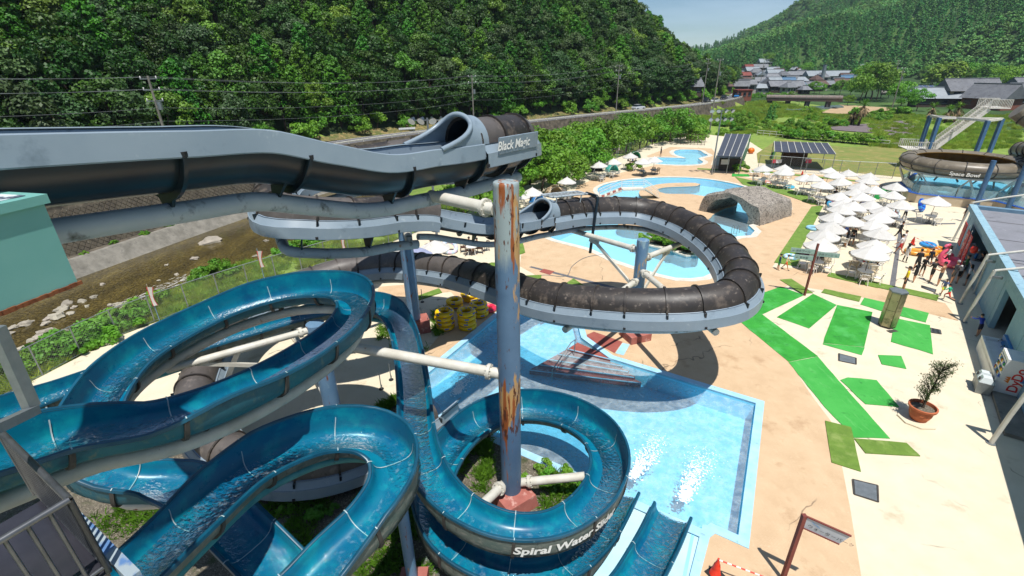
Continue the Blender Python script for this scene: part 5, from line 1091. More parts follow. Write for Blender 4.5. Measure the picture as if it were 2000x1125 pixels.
# ---------------- people
def person_mesh(nm, lean=0, legs=((0, 0), (0, 0)), arms=((5, 8, 10), (5, 8, 10)), sit=False, head=0, spread=.0):
    """one continuous skinned body about 1.7 m tall facing +Y; legs (thigh, knee) arms (forward, out, elbow) in degrees for right and left"""
    V = []; Ed = []; Rd = []; rg = []
    def v(p, r, par=None): V.append(Vector(p)); Rd.append(r); i = len(V)-1; (Ed.append((par, i)) if par is not None else None); return i
    hz_ = .52 if sit else .92
    ln_ = R(lean); sp_ = lambda h: Vector((0, math.sin(ln_)*(h), math.cos(ln_)*h))
    pel = Vector((0, 0, hz_)); i0 = v(pel, (.145, .105)); i1 = v(pel+sp_(.16), (.125, .09), i0); i2 = v(pel+sp_(.34), (.155, .105), i1); i3 = v(pel+sp_(.46), (.13, .085), i2); i4 = v(pel+sp_(.545), (.052, .055), i3)
    hh = R(head)+ln_*.5; hd = pel+sp_(.60); i5 = v(hd+Vector((0, .015, .02)), (.072, .085), i4); i6 = v(hd+Vector((0, .03+math.sin(hh)*.1, .115)), (.082, .098), i5); v(hd+Vector((0, .015+math.sin(hh)*.14, .185)), (.06, .07), i6)
    jl = []
    for sd, (th, kn) in zip((1, -1), legs):
        a = R(th); b = R(th-kn); h0 = pel+Vector((sd*.085, 0, -.04)); k_ = h0+Vector((sd*(.03+spread), math.sin(a)*.42, -math.cos(a)*.42)); an = k_+Vector((sd*spread*.6, math.sin(b)*.41, -math.cos(b)*.41))
        p0 = v(h0, (.088, .092), i0); pm = v(h0.lerp(k_, .5), (.07, .075), p0); p1 = v(k_, (.052, .055), pm); pm2 = v(k_.lerp(an, .4), (.05, .055), p1); p2 = v(an, (.034, .036), pm2); ft = R(-min(60, max(0, kn-th)) if th < kn else 0); p3 = v(an+Vector((0, .05, -.045)), (.04, .035), p2); v(an+Vector((0, .17, -.055)), (.04, .026), p3); jl.append((h0, k_, an))
    ja = []
    for sd, (fw, ou, el) in zip((1, -1), arms):
        s0 = pel+sp_(.46)+Vector((sd*.165, 0, 0)); a = R(fw); o = R(ou); d = Vector((sd*math.sin(o), math.sin(a)*math.cos(o), -math.cos(a)*math.cos(o))); e_ = s0+d*.28; a2 = R(fw+el); d2 = Vector((sd*math.sin(o)*.4, math.sin(a2), -math.cos(a2))).normalized(); w_ = e_+d2*.25
        p0 = v(s0, (.06, .06), i3); p1 = v(e_, (.042, .042), p0); p2 = v(w_, (.028, .028), p1); p3 = v(w_+d2*.08, (.036, .02), p2); ja.append((s0, e_, w_, d2, sd))
    me = bpy.data.meshes.new(nm); me.from_pydata(V, Ed, []); o = bpy.data.objects.new(nm, me); col.objects.link(o)
    md = o.modifiers.new('skin', 'SKIN'); md.use_smooth_shade = True
    for i, sv in enumerate(me.skin_vertices[0].data): sv.radius = Rd[i]; sv.use_root = (i == 0)
    sb = o.modifiers.new('sub', 'SUBSURF'); sb.levels = 1; sb.render_levels = 1
    dg = bpy.context.evaluated_depsgraph_get(); m2 = bpy.data.meshes.new_from_object(o.evaluated_get(dg)); bpy.data.objects.remove(o)
    bm = bmesh.new(); bm.from_mesh(m2)
    def addquadcone(p, d, L_, r):       # fingers, joined to the body mesh
        S = d.cross(Vector((.3, .2, .9))).normalized(); U = S.cross(d); ring = [bm.verts.new(p+(S*math.cos(q)+U*math.sin(q))*r) for q in (0, 1.57, 3.14, 4.71)]; mid_ = [bm.verts.new(p+d*L_*.55+(S*math.cos(q)+U*math.sin(q))*r*.9) for q in (0, 1.57, 3.14, 4.71)]; tip = bm.verts.new(p+d*L_+Vector((0, .006, -.004)))
        for k in range(4): bm.faces.new((ring[k], ring[(k+1) % 4], mid_[(k+1) % 4], mid_[k])); bm.faces.new((mid_[k], mid_[(k+1) % 4], tip))
    for s0, e_, w_, d2, sd in ja:
        side = d2.cross(Vector((sd, .2, 0))).normalized()
        for k, L_ in enumerate((.07, .08, .075, .06)): addquadcone(w_+d2*.085+side*(k-1.5)*.019, (d2+side*(k-1.5)*.06).normalized(), L_, .0085)
        addquadcone(w_+d2*.03+side*.03, (d2*.7+side*.7).normalized(), .06, .009)
    # nose and ears
    hc = hd+Vector((0, .03+math.sin(hh)*.1, .115)); fy = .095
    for p, d, L_, r in ((hc+Vector((0, fy-.01, .0)), Vector((0, .8, -.6)), .03, .014), (hc+Vector((.078, 0, .0)), Vector((1, -.3, .2)).normalized(), .022, .02), (hc+Vector((-.078, 0, .0)), Vector((-1, -.3, .2)).normalized(), .022, .02)): addquadcone(p, d, L_, r)
    bm.to_mesh(m2); bm.free()
    # region of every face by nearest bone
    def sd_(p, a, b): ab = b-a; t = max(0, min(1, (p-a).dot(ab)/ab.length_squared)); return (p-a-ab*t).length, t
    idx = []
    neck = V[i4]
    for f in m2.polygons:
        p = f.center; best = (9, 0)
        for a, b, kind in [(V[i0], V[i3], 'torso'), (V[i4], hd+Vector((0, .03, .15)), 'head')]:
            d_, t = sd_(p, a, b); d_ -= .10 if kind == 'torso' else .05
            if d_ < best[0]: best = (d_, 1 if kind == 'torso' and t > .18 else 4 if kind == 'torso' else 0)
        for h0, k_, an in jl:
            d_, t = sd_(p, h0, k_); d_ -= .06
            if d_ < best[0]: best = (d_, 4 if t < .78 else 5)
            d_, t = sd_(p, k_, an+Vector((0, .12, -.05)) if t > 2 else an); d_ -= .04
            if d_ < best[0]: best = (d_, 5 if t < .93 else 6)
            d_, t = sd_(p, an, an+Vector((0, .17, -.055))); d_ -= .03
            if d_ < best[0]: best = (d_, 6)
        for s0, e_, w_, d2, sd in ja:
            d_, t = sd_(p, s0, e_); d_ -= .05
            if d_ < best[0]: best = (d_, 2)
            d_, t = sd_(p, e_, w_); d_ -= .03
            if d_ < best[0]: best = (d_, 3)
            d_, t = sd_(p, w_, w_+d2*.16); d_ -= .02
            if d_ < best[0]: best = (d_, 0)
        idx.append(best[1])
    for _ in range(7): m2.materials.append(M['white'])
    m2.polygons.foreach_set('material_index', idx); m2.polygons.foreach_set('use_smooth', [True]*len(idx)); m2.update(); m2['hx'] = hc[0]; m2['hy'] = hc[1]; m2['hz'] = hc[2]; return m2
POSE = {
 'stand': person_mesh('person', 0, ((2, 2), (-3, 2)), ((4, 9, 12), (-2, 8, 10)), spread=.02),
 'stand2': person_mesh('person', 3, ((6, 3), (-6, 3)), ((20, 6, 70), (25, 6, 65)), head=10),
 'cross': person_mesh('person', -2, ((1, 1), (-2, 3)), ((10, 15, 95), (15, 12, 85))),
 'walk': person_mesh('person', 4, ((24, 8), (-20, 14)), ((-18, 9, 18), (20, 9, 22))),
 'run': person_mesh('person', 14, ((48, 55), (-28, 48)), ((-40, 10, 85), (40, 10, 90))),
 'sit': person_mesh('person', 6, ((84, 84), (82, 80)), ((35, 10, 55), (30, 12, 60)), sit=True, head=12),
 'sit2': person_mesh('person', -8, ((84, 76), (82, 70)), ((25, 16, 45), (60, 12, 60)), sit=True),
 'reach': person_mesh('person', 20, ((4, 4), (-4, 6)), ((70, 6, 15), (62, 8, 20))),
 'up': person_mesh('person', 0, ((2, 2), (-3, 2)), ((120, 20, 60), (115, 20, 65))),
}
def flat(c, ro=.8): 
    k = 'c_'+c
    if k not in M: M[k] = mat('cloth_'+c.strip('#'), c, rough=ro)
    return M[k]
M['skin'] = mat('skin', '#c08d6c', '#b58262', 6, rough=.55); M['hair'] = mat('black_hair', '#17120f', rough=.45)
hairm = {}
def hair_mesh(kind):
    if kind in hairm: return hairm[kind]
    mb = MB(); n = 14; m = 7; vs = []
    for i in range(m+1):
        for k in range(n):
            a = 2*math.pi*k/n; mx_ = (1.25 if math.sin(a) > .5 else 1.9 if kind != 'long' else 1.95); th = mx_*i/m; r_ = (.092, .108, .112) ; x, y, z = r_[0]*math.sin(th)*math.cos(a), r_[1]*math.sin(th)*math.sin(a)-.012, r_[2]*math.cos(th)
            if kind == 'long' and i >= m-1 and math.sin(a) < .3: z -= .20*(i-m+2); y -= .02
            vs.append((x, y, z+.012))
    mb.add(vs, [(i*n+k, (i+1)*n+k, (i+1)*n+(k+1) % n, i*n+(k+1) % n) for i in range(m) for k in range(n)])
    if kind == 'cap': mb.add([(-.07, .07, .05), (.07, .07, .05), (.055, .19, .035), (-.055, .19, .035), (-.07, .07, .035), (.07, .07, .035), (.055, .19, .02), (-.055, .19, .02)], [(0, 1, 2, 3), (7, 6, 5, 4), (0, 3, 7, 4), (1, 5, 6, 2), (2, 6, 7, 3)])
    hairm[kind] = mb.mesh('hair_'+kind, [M['hair']], 60); return hairm[kind]
eye = MB(); eye.ell((.03, .088, .005), (.014, .010, .009), 6, 4); eye.ell((-.03, .088, .005), (.014, .010, .009), 6, 4); eye.add([(-.025, .097, -.055), (.025, .097, -.055), (.02, .099, -.063), (-.02, .099, -.063)], [(0, 1, 2, 3)]); EYE = eye.mesh('face', [mat('eyes_mouth', '#3a1f1a', rough=.5)], 60)
def person(pose, loc, rz, h, label, shirt='#222226', sleeve='short', short='#24262c', leg='skin', hair='short', haircol=None, shoe='#3a3330'):
    o = bpy.data.objects.new('person', POSE[pose]); col.objects.link(o); sc = h/1.72; o.location = loc; o.rotation_euler = (0, 0, rz); o.scale = (sc, sc, sc)
    S_ = M['skin'] if shirt == 'skin' else flat(shirt); sl_ = {'short': (S_, M['skin']), 'long': (S_, S_), 'none': (M['skin'], M['skin'])}[sleeve]; lg_ = M['skin'] if leg == 'skin' else flat(leg)
    for i, mm in enumerate((M['skin'], S_, sl_[0], sl_[1], flat(short), lg_, flat(shoe) if shoe else M['skin'])): o.material_slots[i].link = 'OBJECT'; o.material_slots[i].material = mm
    tag(o, label, 'person', 'people at the water park'); me = POSE[pose]
    hm = bpy.data.objects.new('hair' if hair != 'cap' else 'cap', hair_mesh(hair)); col.objects.link(hm); hm.parent = o; hm.location = (me['hx'], me['hy']-.012, me['hz']+.015)
    if haircol: hm.material_slots[0].link = 'OBJECT'; hm.material_slots[0].material = flat(haircol)
    ey = bpy.data.objects.new('face', EYE); col.objects.link(ey); ey.parent = o; ey.location = (me['hx'], me['hy']+.004, me['hz']); return o
# ---------------- parasols with their tables
def tdir(px0, py0, px1, py1): a, b = P(px0, py0), P(px1, py1); return math.atan2(b.y-a.y, b.x-a.x)
UM = [  # canopy centre in the photograph, where it stands
 (1534, 333, 'second from the left in the far row by the fence', 3), (1575, 343, 'shading two people in black beyond the rock bridge', 2), (1533, 325, 'directly in front of the wooden hut', 0), (1631, 339, 'near the red cone and the far fence', 3), (1620, 331, 'half hidden at the middle of the far fence', 0),
 (1647, 351, 'behind the group seated on the terrace centre', 3), (1698, 341, 'farthest right in the far row', 2), (1693, 351, 'in front of the farthest right one', 3), (1607, 358, 'left of the terrace centre in the second row', 4), (1670, 375, 'in the middle of the terrace', 3),
 (1638, 381, 'left of the one in the middle of the terrace', 3), (1711, 369, 'left neighbour of the one by the round pool wall', 3), (1746, 377, 'in front of the green tent by the round pool wall', 2), (1762, 397, 'above the adult with raised arms', 3), (1829, 391, 'standing alone against the cream pool wall', 3),
 (1646, 394, 'at the top of the left row', 3), (1642, 406, 'second from the top in the left row', 3), (1703, 396, 'at the top of the middle row', 3), (1727, 408, 'second from the top in the middle row', 2), (1720, 420, 'third from the top in the middle row', 3),
 (1631, 421, 'third from the top in the left row', 3), (1623, 438, 'fourth from the top in the left row', 3), (1613, 454, 'fifth from the top in the left row', 4), (1605, 473, 'at the near end of the left row behind the signpost', 4), (1712, 434, 'fourth from the top in the middle row', 3),
 (1719, 452, 'behind the nearest pair on the right', 3), (1710, 473, 'second nearest on the right', 3), (1703, 490, 'nearest to the camera over a busy table', 4),
 (1493, 327, 'leftmost in the far row by the dark shed', 4), (1039, 371, 'over the blue tent by the left fence', 3), (1107, 350, 'between beige tent and left fence', 2), (1172, 320, 'left of the footbridge by the fence', 3), (1199, 314, 'next to the colourful tent by the fence', 3), (1233, 302, 'over the group in the far left corner', 3), (1256, 312, 'left one of the pair beside the paddling pool', 0), (1279, 310, 'right one of the pair beside the paddling pool', 0), (1014, 380, 'half hidden behind the rusty pillar top', 3), (753, 483, 'small and far behind the slim blue column', 2), (849, 473, 'over the brown chairs behind the open flume', 0), (1590, 345, 'between the far fence and the two people in black', 3), (1660, 336, 'squeezed between two others at the far fence', 2), (1682, 362, 'just behind the one in the middle of the terrace', 3), (1690, 384, 'right of the one in the middle of the terrace', 3), (1664, 401, 'between the left and middle rows at the top', 3), (1750, 362, 'right beside the round pool wall corner', 2), (1668, 428, 'half way down between the left and middle rows', 2)]
seatspots = {}
for i, (px, py, ds, nc) in enumerate(UM):
    q = P(px, py, 2.2); q.z = 0; place(PW, q, rnd.uniform(0, 1), 'white parasol '+ds, 'white parasols', sc=rnd.uniform(.96, 1.03))
    _o = [x for x in col.objects if x.get('label') == 'white parasol '+ds][0]; _o.rotation_euler = (rnd.gauss(0, .04), rnd.gauss(0, .04), rnd.uniform(0, 6))
    if ds.endswith('paddling pool') or nc == 0:
        if 'pair' in ds:
            place(TG, q, 0, 'grey table under the parasol '+ds, 'grey tables by the paddling pool')
            for k in range(2): a = rnd.uniform(0, 6.28); place(CG, q+Vector((math.cos(a)*.8, math.sin(a)*.8, 0)), a+math.pi/2, 'dark chair under the parasol '+ds, 'dark chairs by the paddling pool')
        continue
    place(TW, q, rnd.uniform(0, 1), 'white table under the parasol '+ds, 'white terrace tables'); a0 = rnd.uniform(0, 6.28)
    for k in range(nc):
        a = a0+k*6.283/nc+rnd.uniform(-.2, .2); rr = rnd.uniform(.72, .88); place(CW, q+Vector((math.cos(a)*rr, math.sin(a)*rr, 0)), a+math.pi/2+rnd.uniform(-.3, .3), 'white chair under the parasol '+ds, 'white terrace chairs'); seatspots.setdefault(i, []).append((q+Vector((math.cos(a)*rr, math.sin(a)*rr, 0)), a+math.pi/2))
for px, py, lb in ((702, 507, 'large lilac parasol beside the left fence'), (809, 494, 'lilac parasol right of the slim blue column')): q = P(px, py, 2.2); q.z = 0; place(PB, q, .3, lb, 'lilac parasols', sc=1.1)
# brown chairs and tables behind the open flume
for k, (px, py) in enumerate(((838, 492), (852, 497), (866, 490), (905, 492), (915, 498), (938, 494), (948, 490))): place(CB, P(px, py), rnd.uniform(0, 6.28), 'brown plastic chair in the shady corner behind the open flume', 'brown plastic chairs')
place(TW, P(922, 497), 0, 'white table between brown chairs behind the open flume'); place(TW, P(852, 490), 0, 'white table with swim rings behind the slim blue column')
# free table group in front right
for k, (px, py, rz) in enumerate(((1664, 527, -.5), (1700, 540, 2.6), (1607, 524, 2.0))): place(CBe, P(px, py), rz, ['beige chair left of the busy near table', 'beige chair right of the busy near table', 'beige chair with its back to the camera by the signpost'][k], 'beige plastic chairs')
place(TW, P(1686, 528), 0, 'round white table laden with snacks in the open near the channel', 'white terrace tables')
for px, py, lb in ((1478, 345, 'left white table with pink mat beyond the lazy river'), (1496, 350, 'second white table beyond the lazy river'), (1527, 352, 'third white table beyond the lazy river')):
    place(TW, P(px, py), 0, lb, 'white terrace tables')
    for k in range(3): a = rnd.uniform(0, 6.28); q = P(px, py); place(CW, q+Vector((math.cos(a)*.8, math.sin(a)*.8, 0)), a+math.pi/2, 'white plastic chair around the '+lb[:5].strip()+' open table beyond the lazy river', 'white terrace chairs')
# ---------------- who stands where
K = '#1d1d21'
PEO = [
 ('stand', 1519, 527, 1.25, 'child in navy top and green shorts at the turf lane', -1.9, dict(shirt='#1f2f55', sleeve='long', short='#1f9a55', hair='cap')),
 ('walk', 1533, 527, 1.2, 'child in pale top and orange shorts at the turf lane', -2.2, dict(shirt='#d9cfa8', sleeve='long', short='#e05a1a', hair='cap')),
 ('cross', 1650, 482, 1.72, 'man in black rash guard standing between parasol rows', -2.0, dict(shirt=K, sleeve='long', short='#2b2b30')),
 ('stand', 1661, 479, 1.62, 'person in black with teal shoes beside the man between parasols', -1.0, dict(shirt=K, sleeve='long', short=K, shoe='#1f8a8a')),
 ('stand2', 1650, 461, 1.45, 'boy in black top and blue shorts between parasol rows', 2.6, dict(shirt=K, sleeve='long', short='#2a4fa0')),
 ('walk', 1652, 452, 1.35, 'child in black walking behind the boy in blue shorts', 1.0, dict(shirt=K, sleeve='long', short='#30343c')),
 ('stand', 1670, 455, 1.4, 'child in grey patterned top between parasol rows', -1.6, dict(shirt='#8a93a2', sleeve='long', short='#3b4250', hair='cap')),
 ('walk', 1752, 469, 1.66, 'man in full black swimwear walking along the grey channel', -1.9, dict(shirt=K, sleeve='long', short=K, leg=K)),
 ('stand', 1760, 487, 1.6, 'woman in white shirt with black cap by the grey channel', .4, dict(shirt='#d8d4d0', short='#d8d4d0', hair='cap')),
 ('walk', 1754, 497, 1.66, 'man in white shirt and red shorts seen from behind', .6, dict(shirt='#dcd9d6', short='#b8302a')),
 ('stand', 1766, 512, 1.5, 'girl with long dark hair in white tunic and black leggings', -1.6, dict(shirt='#e0deda', short='#e0deda', leg=K, hair='long')),
 ('up', 1764, 431, 1.62, 'person in pale top raising both arms to a parasol', 1.9, dict(shirt='#c4c6d2', short=K, leg=K)),
 ('stand2', 1787, 529, 1.68, 'broad man in black shirt bending over near the queue', -.6, dict(shirt=K, short='#26262b')),
 ('stand2', 1783, 551, 1.55, 'woman in black bathing outfit left in the queue', .2, dict(shirt=K, short=K, hair='long')),
 ('cross', 1798, 539, 1.5, 'teenager in black rash guard holding a towel', -1.2, dict(shirt=K, sleeve='long', short='#2d2a26')),
 ('walk', 1812, 519, 1.35, 'boy in black wetsuit top beside the yellow float', -.9, dict(shirt='#1b2230', sleeve='long', short=K)),
 ('stand2', 1815, 550, 1.66, 'man in dark tee and shorts waiting in the queue', .2, dict(shirt='#2c2c2a', short='#26261f')),
 ('cross', 1830, 558, 1.74, 'bare chested man in patterned shorts with his back turned', .5, dict(shirt='skin', sleeve='none', short='#4a4a4e')),
 ('stand', 1856, 554, 1.7, 'grey haired man in dark grey shirt in the queue', .4, dict(shirt='#3d3d40', short='#4b463e', haircol='#9a9a9a')),
 ('stand2', 1868, 553, 1.6, 'woman with dark hair in black and white in the queue', .2, dict(shirt='#bfbab8', short=K, hair='long')),
 ('stand', 1884, 557, 1.5, 'girl in white tee and black shorts near the counter', .6, dict(shirt='#d9d8dc', short=K, hair='long')),
 ('stand', 1894, 530, 1.68, 'man in bright blue tee with pale cap at the counter', .6, dict(shirt='#2a86c8', short='#c9c4bb', hair='cap', haircol='#b9d0e0')),
 ('stand2', 1906, 537, 1.66, 'person in black jacket with bag close to the counter', .9, dict(shirt='#26262a', sleeve='long', short='#23232a')),
 ('stand', 1888, 515, 1.6, 'person in black with white cap at the counter front', .9, dict(shirt='#1f1f22', short='#2a2a30', hair='cap', haircol='#cfcfcf')),
 ('run', 1838, 577, 1.2, 'boy in patterned top and yellow shorts running', 2.6, dict(shirt='#5c6f9a', short='#c9c22a')),
 ('run', 1848, 589, 1.2, 'boy in green top and red shorts running behind his friend', .6, dict(shirt='#2fae86', sleeve='long', short='#d8321e')),
 ('stand', 1762, 568, 1.74, 'man in yellow shirt and black shorts standing by the locker', .9, dict(shirt='#e8c914', short='#25252a')),
 ('reach', 1908, 656, 1.3, 'boy in blue rash guard washing hands at the wall basin', .0, dict(shirt='#2340a8', sleeve='long', short='#1d2238')),
 ('stand', 1558, 322, 1.65, 'person in white at the wooden hut beyond the terrace', 2.0, dict(shirt='#d5d3d8', short='#3a3a40')),
 ('walk', 1695, 442, 1.6, 'woman in black swimwear walking between the middle parasols', -1.4, dict(shirt='#23232a', short='#23232a', hair='long')),
 ('stand', 1674, 420, 1.55, 'person in navy between the left and middle parasol rows', -2.0, dict(shirt='#2a3458', sleeve='long', short='#22242c')),
 ('stand2', 1740, 441, 1.6, 'person in pink top beside the middle parasol row', -.5, dict(shirt='#c9707f', short='#2a2a30')),
 ('stand', 1600, 375, 1.65, 'man in white tee on the turf lane near the far tables', -1.0, dict(shirt='#d0d0d2', short='#3a4a5a')),
 ('walk', 1684, 386, 1.6, 'person in teal walking behind the middle parasols', 2.0, dict(shirt='#2f8a8a', short='#26262c')),
 ('stand', 1290, 306, 1.6, 'person in dark swimwear at the edge of the paddling pool', -1.5, dict(shirt='#26262c', short='#26262c')),
 ('stand', 1130, 352, 1.6, 'person in grey beside the left fence parasols', -1.2, dict(shirt='#6a6f78', short='#26262c')),
 ('walk', 1845, 520, 1.62, 'woman in white top between flamingo and queue', .9, dict(shirt='#d6d3cf', short='#3a2a2a', hair='long')),
 ('stand', 1877, 541, 1.66, 'man in green tee in the middle of the queue', .5, dict(shirt='#3f7a4a', short='#2a2a2e')),
 ('stand', 1880, 432, 1.6, 'person in dark clothes at the far corner of the pool house', 1.0, dict(shirt='#20242c', short='#23252a', hair='cap')),
]
for pose, px, py, h, lb, rz, kw in PEO: person(pose, P(px, py), rz, h, lb, **kw)
def seated(px, py, lb, rz, pose='sit', h=1.68, **kw): q = P(px, py); person(pose, q, rz, h, lb, **kw)
SEAT = [(1562, 361, 'man in black seated left under the parasol past the rock bridge', -.7, dict(shirt=K, sleeve='long', short=K)), (1583, 361, 'person in black seated right under the parasol past the rock bridge', 1.2, dict(shirt=K, sleeve='long', short='#8fb3c4')),
 (1672, 521, 'woman in pale swimwear seated at the busy near table', -1.0, dict(shirt='#c9b9ae', short='#7a2f2c')), (1668, 514, 'bare backed person leaning over the busy near table', -1.3, dict(shirt='skin', sleeve='none', short='#a03a2c')), (1706, 531, 'person in black seated right at the busy near table', 1.9, dict(shirt=K, short='#3a3a44')),
 (1638, 472, 'person in black seated under the fifth parasol of the left row', 1.4, dict(shirt=K, short=K)), (1590, 512, 'person in maroon seated behind the signpost', -.4, dict(shirt='#7a3440', short='#2a2a30')), (1602, 516, 'person in black seated with back to the camera by the signpost', -.2, dict(shirt='#26221f', short=K)),
 (1690, 457, 'child drinking under the parasol behind the nearest pair', -1.0, dict(shirt='#2b2b40', short='#40404a')), (1698, 416, 'child in black seated under the middle row', 1.0, dict(shirt=K, short=K)), (1612, 406, 'person in dark top seated at the top left of the rows', -.8, dict(shirt='#2a2630', short='#5b3a52')), (1628, 390, 'person in black seated behind the left row', -1.0, dict(shirt=K, short=K)),
 (1636, 362, 'person leaning at a table in the terrace centre', -.9, dict(shirt='#5a4a44', short=K)), (1641, 368, 'child with green top seated in the terrace centre', .8, dict(shirt='#2f7f6a', short=K)),
 (1036, 398, 'person in black seated by the blue tent', -1.0, dict(shirt=K, short=K)), (1046, 397, 'second person in black seated by the blue tent', 1.0, dict(shirt=K, short='#33333a')), (1094, 378, 'person in black seated right of the beige tent', -1.4, dict(shirt='#2c2522', short=K)),
 (1226, 320, 'person in black seated in the far left group', -1.2, dict(shirt=K, short=K)), (1235, 321, 'person in blue seated in the far left group', .4, dict(shirt='#3a4a7a', short=K)), (1241, 320, 'person in white seated in the far left group', 1.2, dict(shirt='#d0cfd4', short='#444850')),
 (915, 492, 'person in dark maroon seated behind the open flume', -1.0, dict(shirt='#5a2a2a', short=K)), (934, 494, 'bare armed person seated behind the open flume', 1.3, dict(shirt='#3a2a26', short='#6a4a3a')), (848, 488, 'person holding a pale ring behind the slim column', .8, dict(shirt='#4a3a3c', short=K))]
for k, (px, py, lb, rz, kw) in enumerate(SEAT): seated(px, py, lb, rz, 'sit2' if k % 3 == 1 else 'sit', **kw)
# ---------------- floats, rings, tents and bags
def ring(px, py, R0, r0, c1, lb, tilt=None, z=0, c2=None):
    mb = MB(); mfun = (lambda i, k: 1 if (i//2) % 2 else 0) if c2 else None; mb.torus((0, 0, 0), R0, r0, 28, 10, 0, None, mfun); o = one('swim_ring', mb, [mat('vinyl_'+c1.strip('#'), c1, rough=.22)]+([mat('vinyl2_'+c2.strip('#'), c2, rough=.22)] if c2 else []), lb, 'swim ring', P(px, py)+Vector((0, 0, r0+z)))
    if tilt: o.rotation_euler = (R(tilt), 0, R(35)); o.location.z = (R0+r0)*math.sin(R(abs(tilt)))+.02
ring(1796, 413, .52, .17, '#1f3fa8', 'large blue and purple swim ring leaning upright on the terrace', 72, c2='#2f86d0'); ring(1748, 428, .40, .15, '#c9d3d8', 'pale clear swim ring leaning against a chair', 60); ring(1541, 367, .48, .14, '#4fb0cf', 'turquoise swim ring lying on the turf lane'); ring(1544, 505, .42, .14, '#8fc4dc', 'pale blue and white swim ring by the two children', c2='#d0d8dc')
ring(860, 484, .42, .15, '#c9a7d8', 'lilac swim ring on the table behind the slim column', 60); ring(879, 493, .55, .16, '#bfd3e4', 'large clear iridescent swim ring behind the open flume', 40, c2='#d8c8e0'); ring(1619, 410, .38, .14, '#3f8fb4', 'blue swim ring under the left parasol row', 60); ring(1587, 448, .45, .14, '#8fc0d8', 'pale blue float beside the left parasol row'); ring(1496, 357, .5, .12, '#e09a8c', 'coral pink swim ring beyond the lazy river')
# flamingo
fl_ = P(1857, 519); t = thing('flamingo_float', 'big pink inflatable flamingo standing in the queue', 'float', fl_); M['flam'] = mat('flamingo_vinyl', '#e0647c', '#d85570', 2, rough=.25)
mb = MB(); mb.torus(fl_+Vector((0, 0, .28)), .62, .30, 24, 12, sq=.95); obj('body', mb, [M['flam']], t, 60)
mb = MB(); b = fl_+Vector((-.75, .1, .35)); mb.tube([b, b+Vector((-.22, 0, .35)), b+Vector((-.1, 0, .72)), b+Vector((.15, 0, .95)), b+Vector((.28, 0, 1.1)), b+Vector((.15, 0, 1.25)), b+Vector((-.05, 0, 1.22)), b+Vector((-.14, 0, 1.10))], [.2, .16, .13, .12, .12, .14, .12, .08], 10); nk = obj('neck', mb, [M['flam']], t, 60)
mb = MB(); q = b+Vector((-.14, 0, 1.10)); mb.tube([q, q+Vector((-.10, 0, -.1)), q+Vector((-.10, 0, -.24))], [.08, .07, .01], 8); obj('beak', mb, [M['black']], nk, 60)
for s in (-1, 1): mb = MB(); mb.ell(fl_+Vector((.15, s*.62, .5)), (.45, .12, .3), 10, 7); obj('wing', mb, [M['flam']], t, 60)
# boats and bags near the cones
def blob(px, py, rad, c, nm, lb, cat, rz=0, z=0): mb = MB(); mb.ell((0, 0, rad[2]), rad, 14, 8, nz=.12, seed=px*.1); o = one(nm, mb, [mat(nm+c.strip('#'), c, rough=.4)], lb, cat, P(px, py)+Vector((0, 0, z))); o.rotation_euler[2] = rz
def dinghy(px, py, ln, wd, c, lb, rz):
    b = P(px, py); t = thing('inflatable_boat', lb, 'inflatable boat', b); pts = []; cr, sr = math.cos(rz), math.sin(rz)
    for k in range(24): a = 2*math.pi*k/24; x, y = ln*.5*math.copysign(abs(math.cos(a))**.7, math.cos(a)), wd*.5*math.copysign(abs(math.sin(a))**.7, math.sin(a)); pts.append(b+Vector((x*cr-y*sr, x*sr+y*cr, .17+.08*abs(x)/ln)))
    mb = MB(); mb.tube(pts+pts[:1], .16, 9, caps=False); obj('hull', mb, [mat('boat'+c.strip('#'), c, rough=.3)], t, 60); mb = MB(); mb.prism([(p.x, p.y) for p in pts], .04, .09); obj('floor', mb, [M['white']], t, 0)
dinghy(1797, 497, 1.9, 1.0, '#d99a3a', 'orange inflatable boat beyond the queue', -.3); dinghy(1822, 492, 1.6, .9, '#e0902a', 'yellow orange inflatable float by the cone', .2); ring(1808, 489, .42, .15, '#3a8fd0', 'blue inflatable ring on top of the boat', z=.35)
for px, py, rad, c, lb in ((1663, 393, (.35, .3, .3), '#c9a020', 'yellow and black bag under the top left parasols'), (1685, 405, (.35, .25, .35), '#3340a0', 'blue bag with orange top by the middle row'), (1620, 399, (.5, .3, .25), '#6a3a5a', 'purple towel heap at the top of the left row'), (1572, 498, (.55, .35, .25), '#8a5a6a', 'heap of towels and bags behind the signpost')): blob(px, py, rad, c, 'bag', lb, 'bag')
def tent(px, py, c, lb, rx=1.0, ry=.8, h=1.05, rz=0.):
    mb = MB(); n = 14; m = 7; vs = []
    for i in range(m+1):
        th = math.pi/2*i/m
        for k in range(n+1):
            a = math.pi*1.55*k/n-.9; vs.append((rx*math.cos(th)*math.cos(a)*(1-.1*math.sin(th)), ry*math.cos(th)*math.sin(a), h*math.sin(th)))
    mb.add(vs, [(i*(n+1)+k, i*(n+1)+k+1, (i+1)*(n+1)+k+1, (i+1)*(n+1)+k) for i in range(m) for k in range(n)]); t = thing('pop_up_tent', lb, 'tent', P(px, py), 'pop up tents'); o = obj('shell', mb, [mat('tent'+c.strip('#'), c, rough=.6, trans=.3)], t, 60); o.location = (0, 0, 0)
    m2 = MB(); m2.tube([(rx*math.cos(R(k*9))*.0+rx*math.cos(R(20))*math.cos(R(k*9)), -ry*.9+.0, h*math.sin(R(k*9))) for k in range(21)], .02, 5); o = obj('hoop', m2, [M['white']], t); o.location = (0, 0, 0); t.rotation_euler[2] = rz; return t
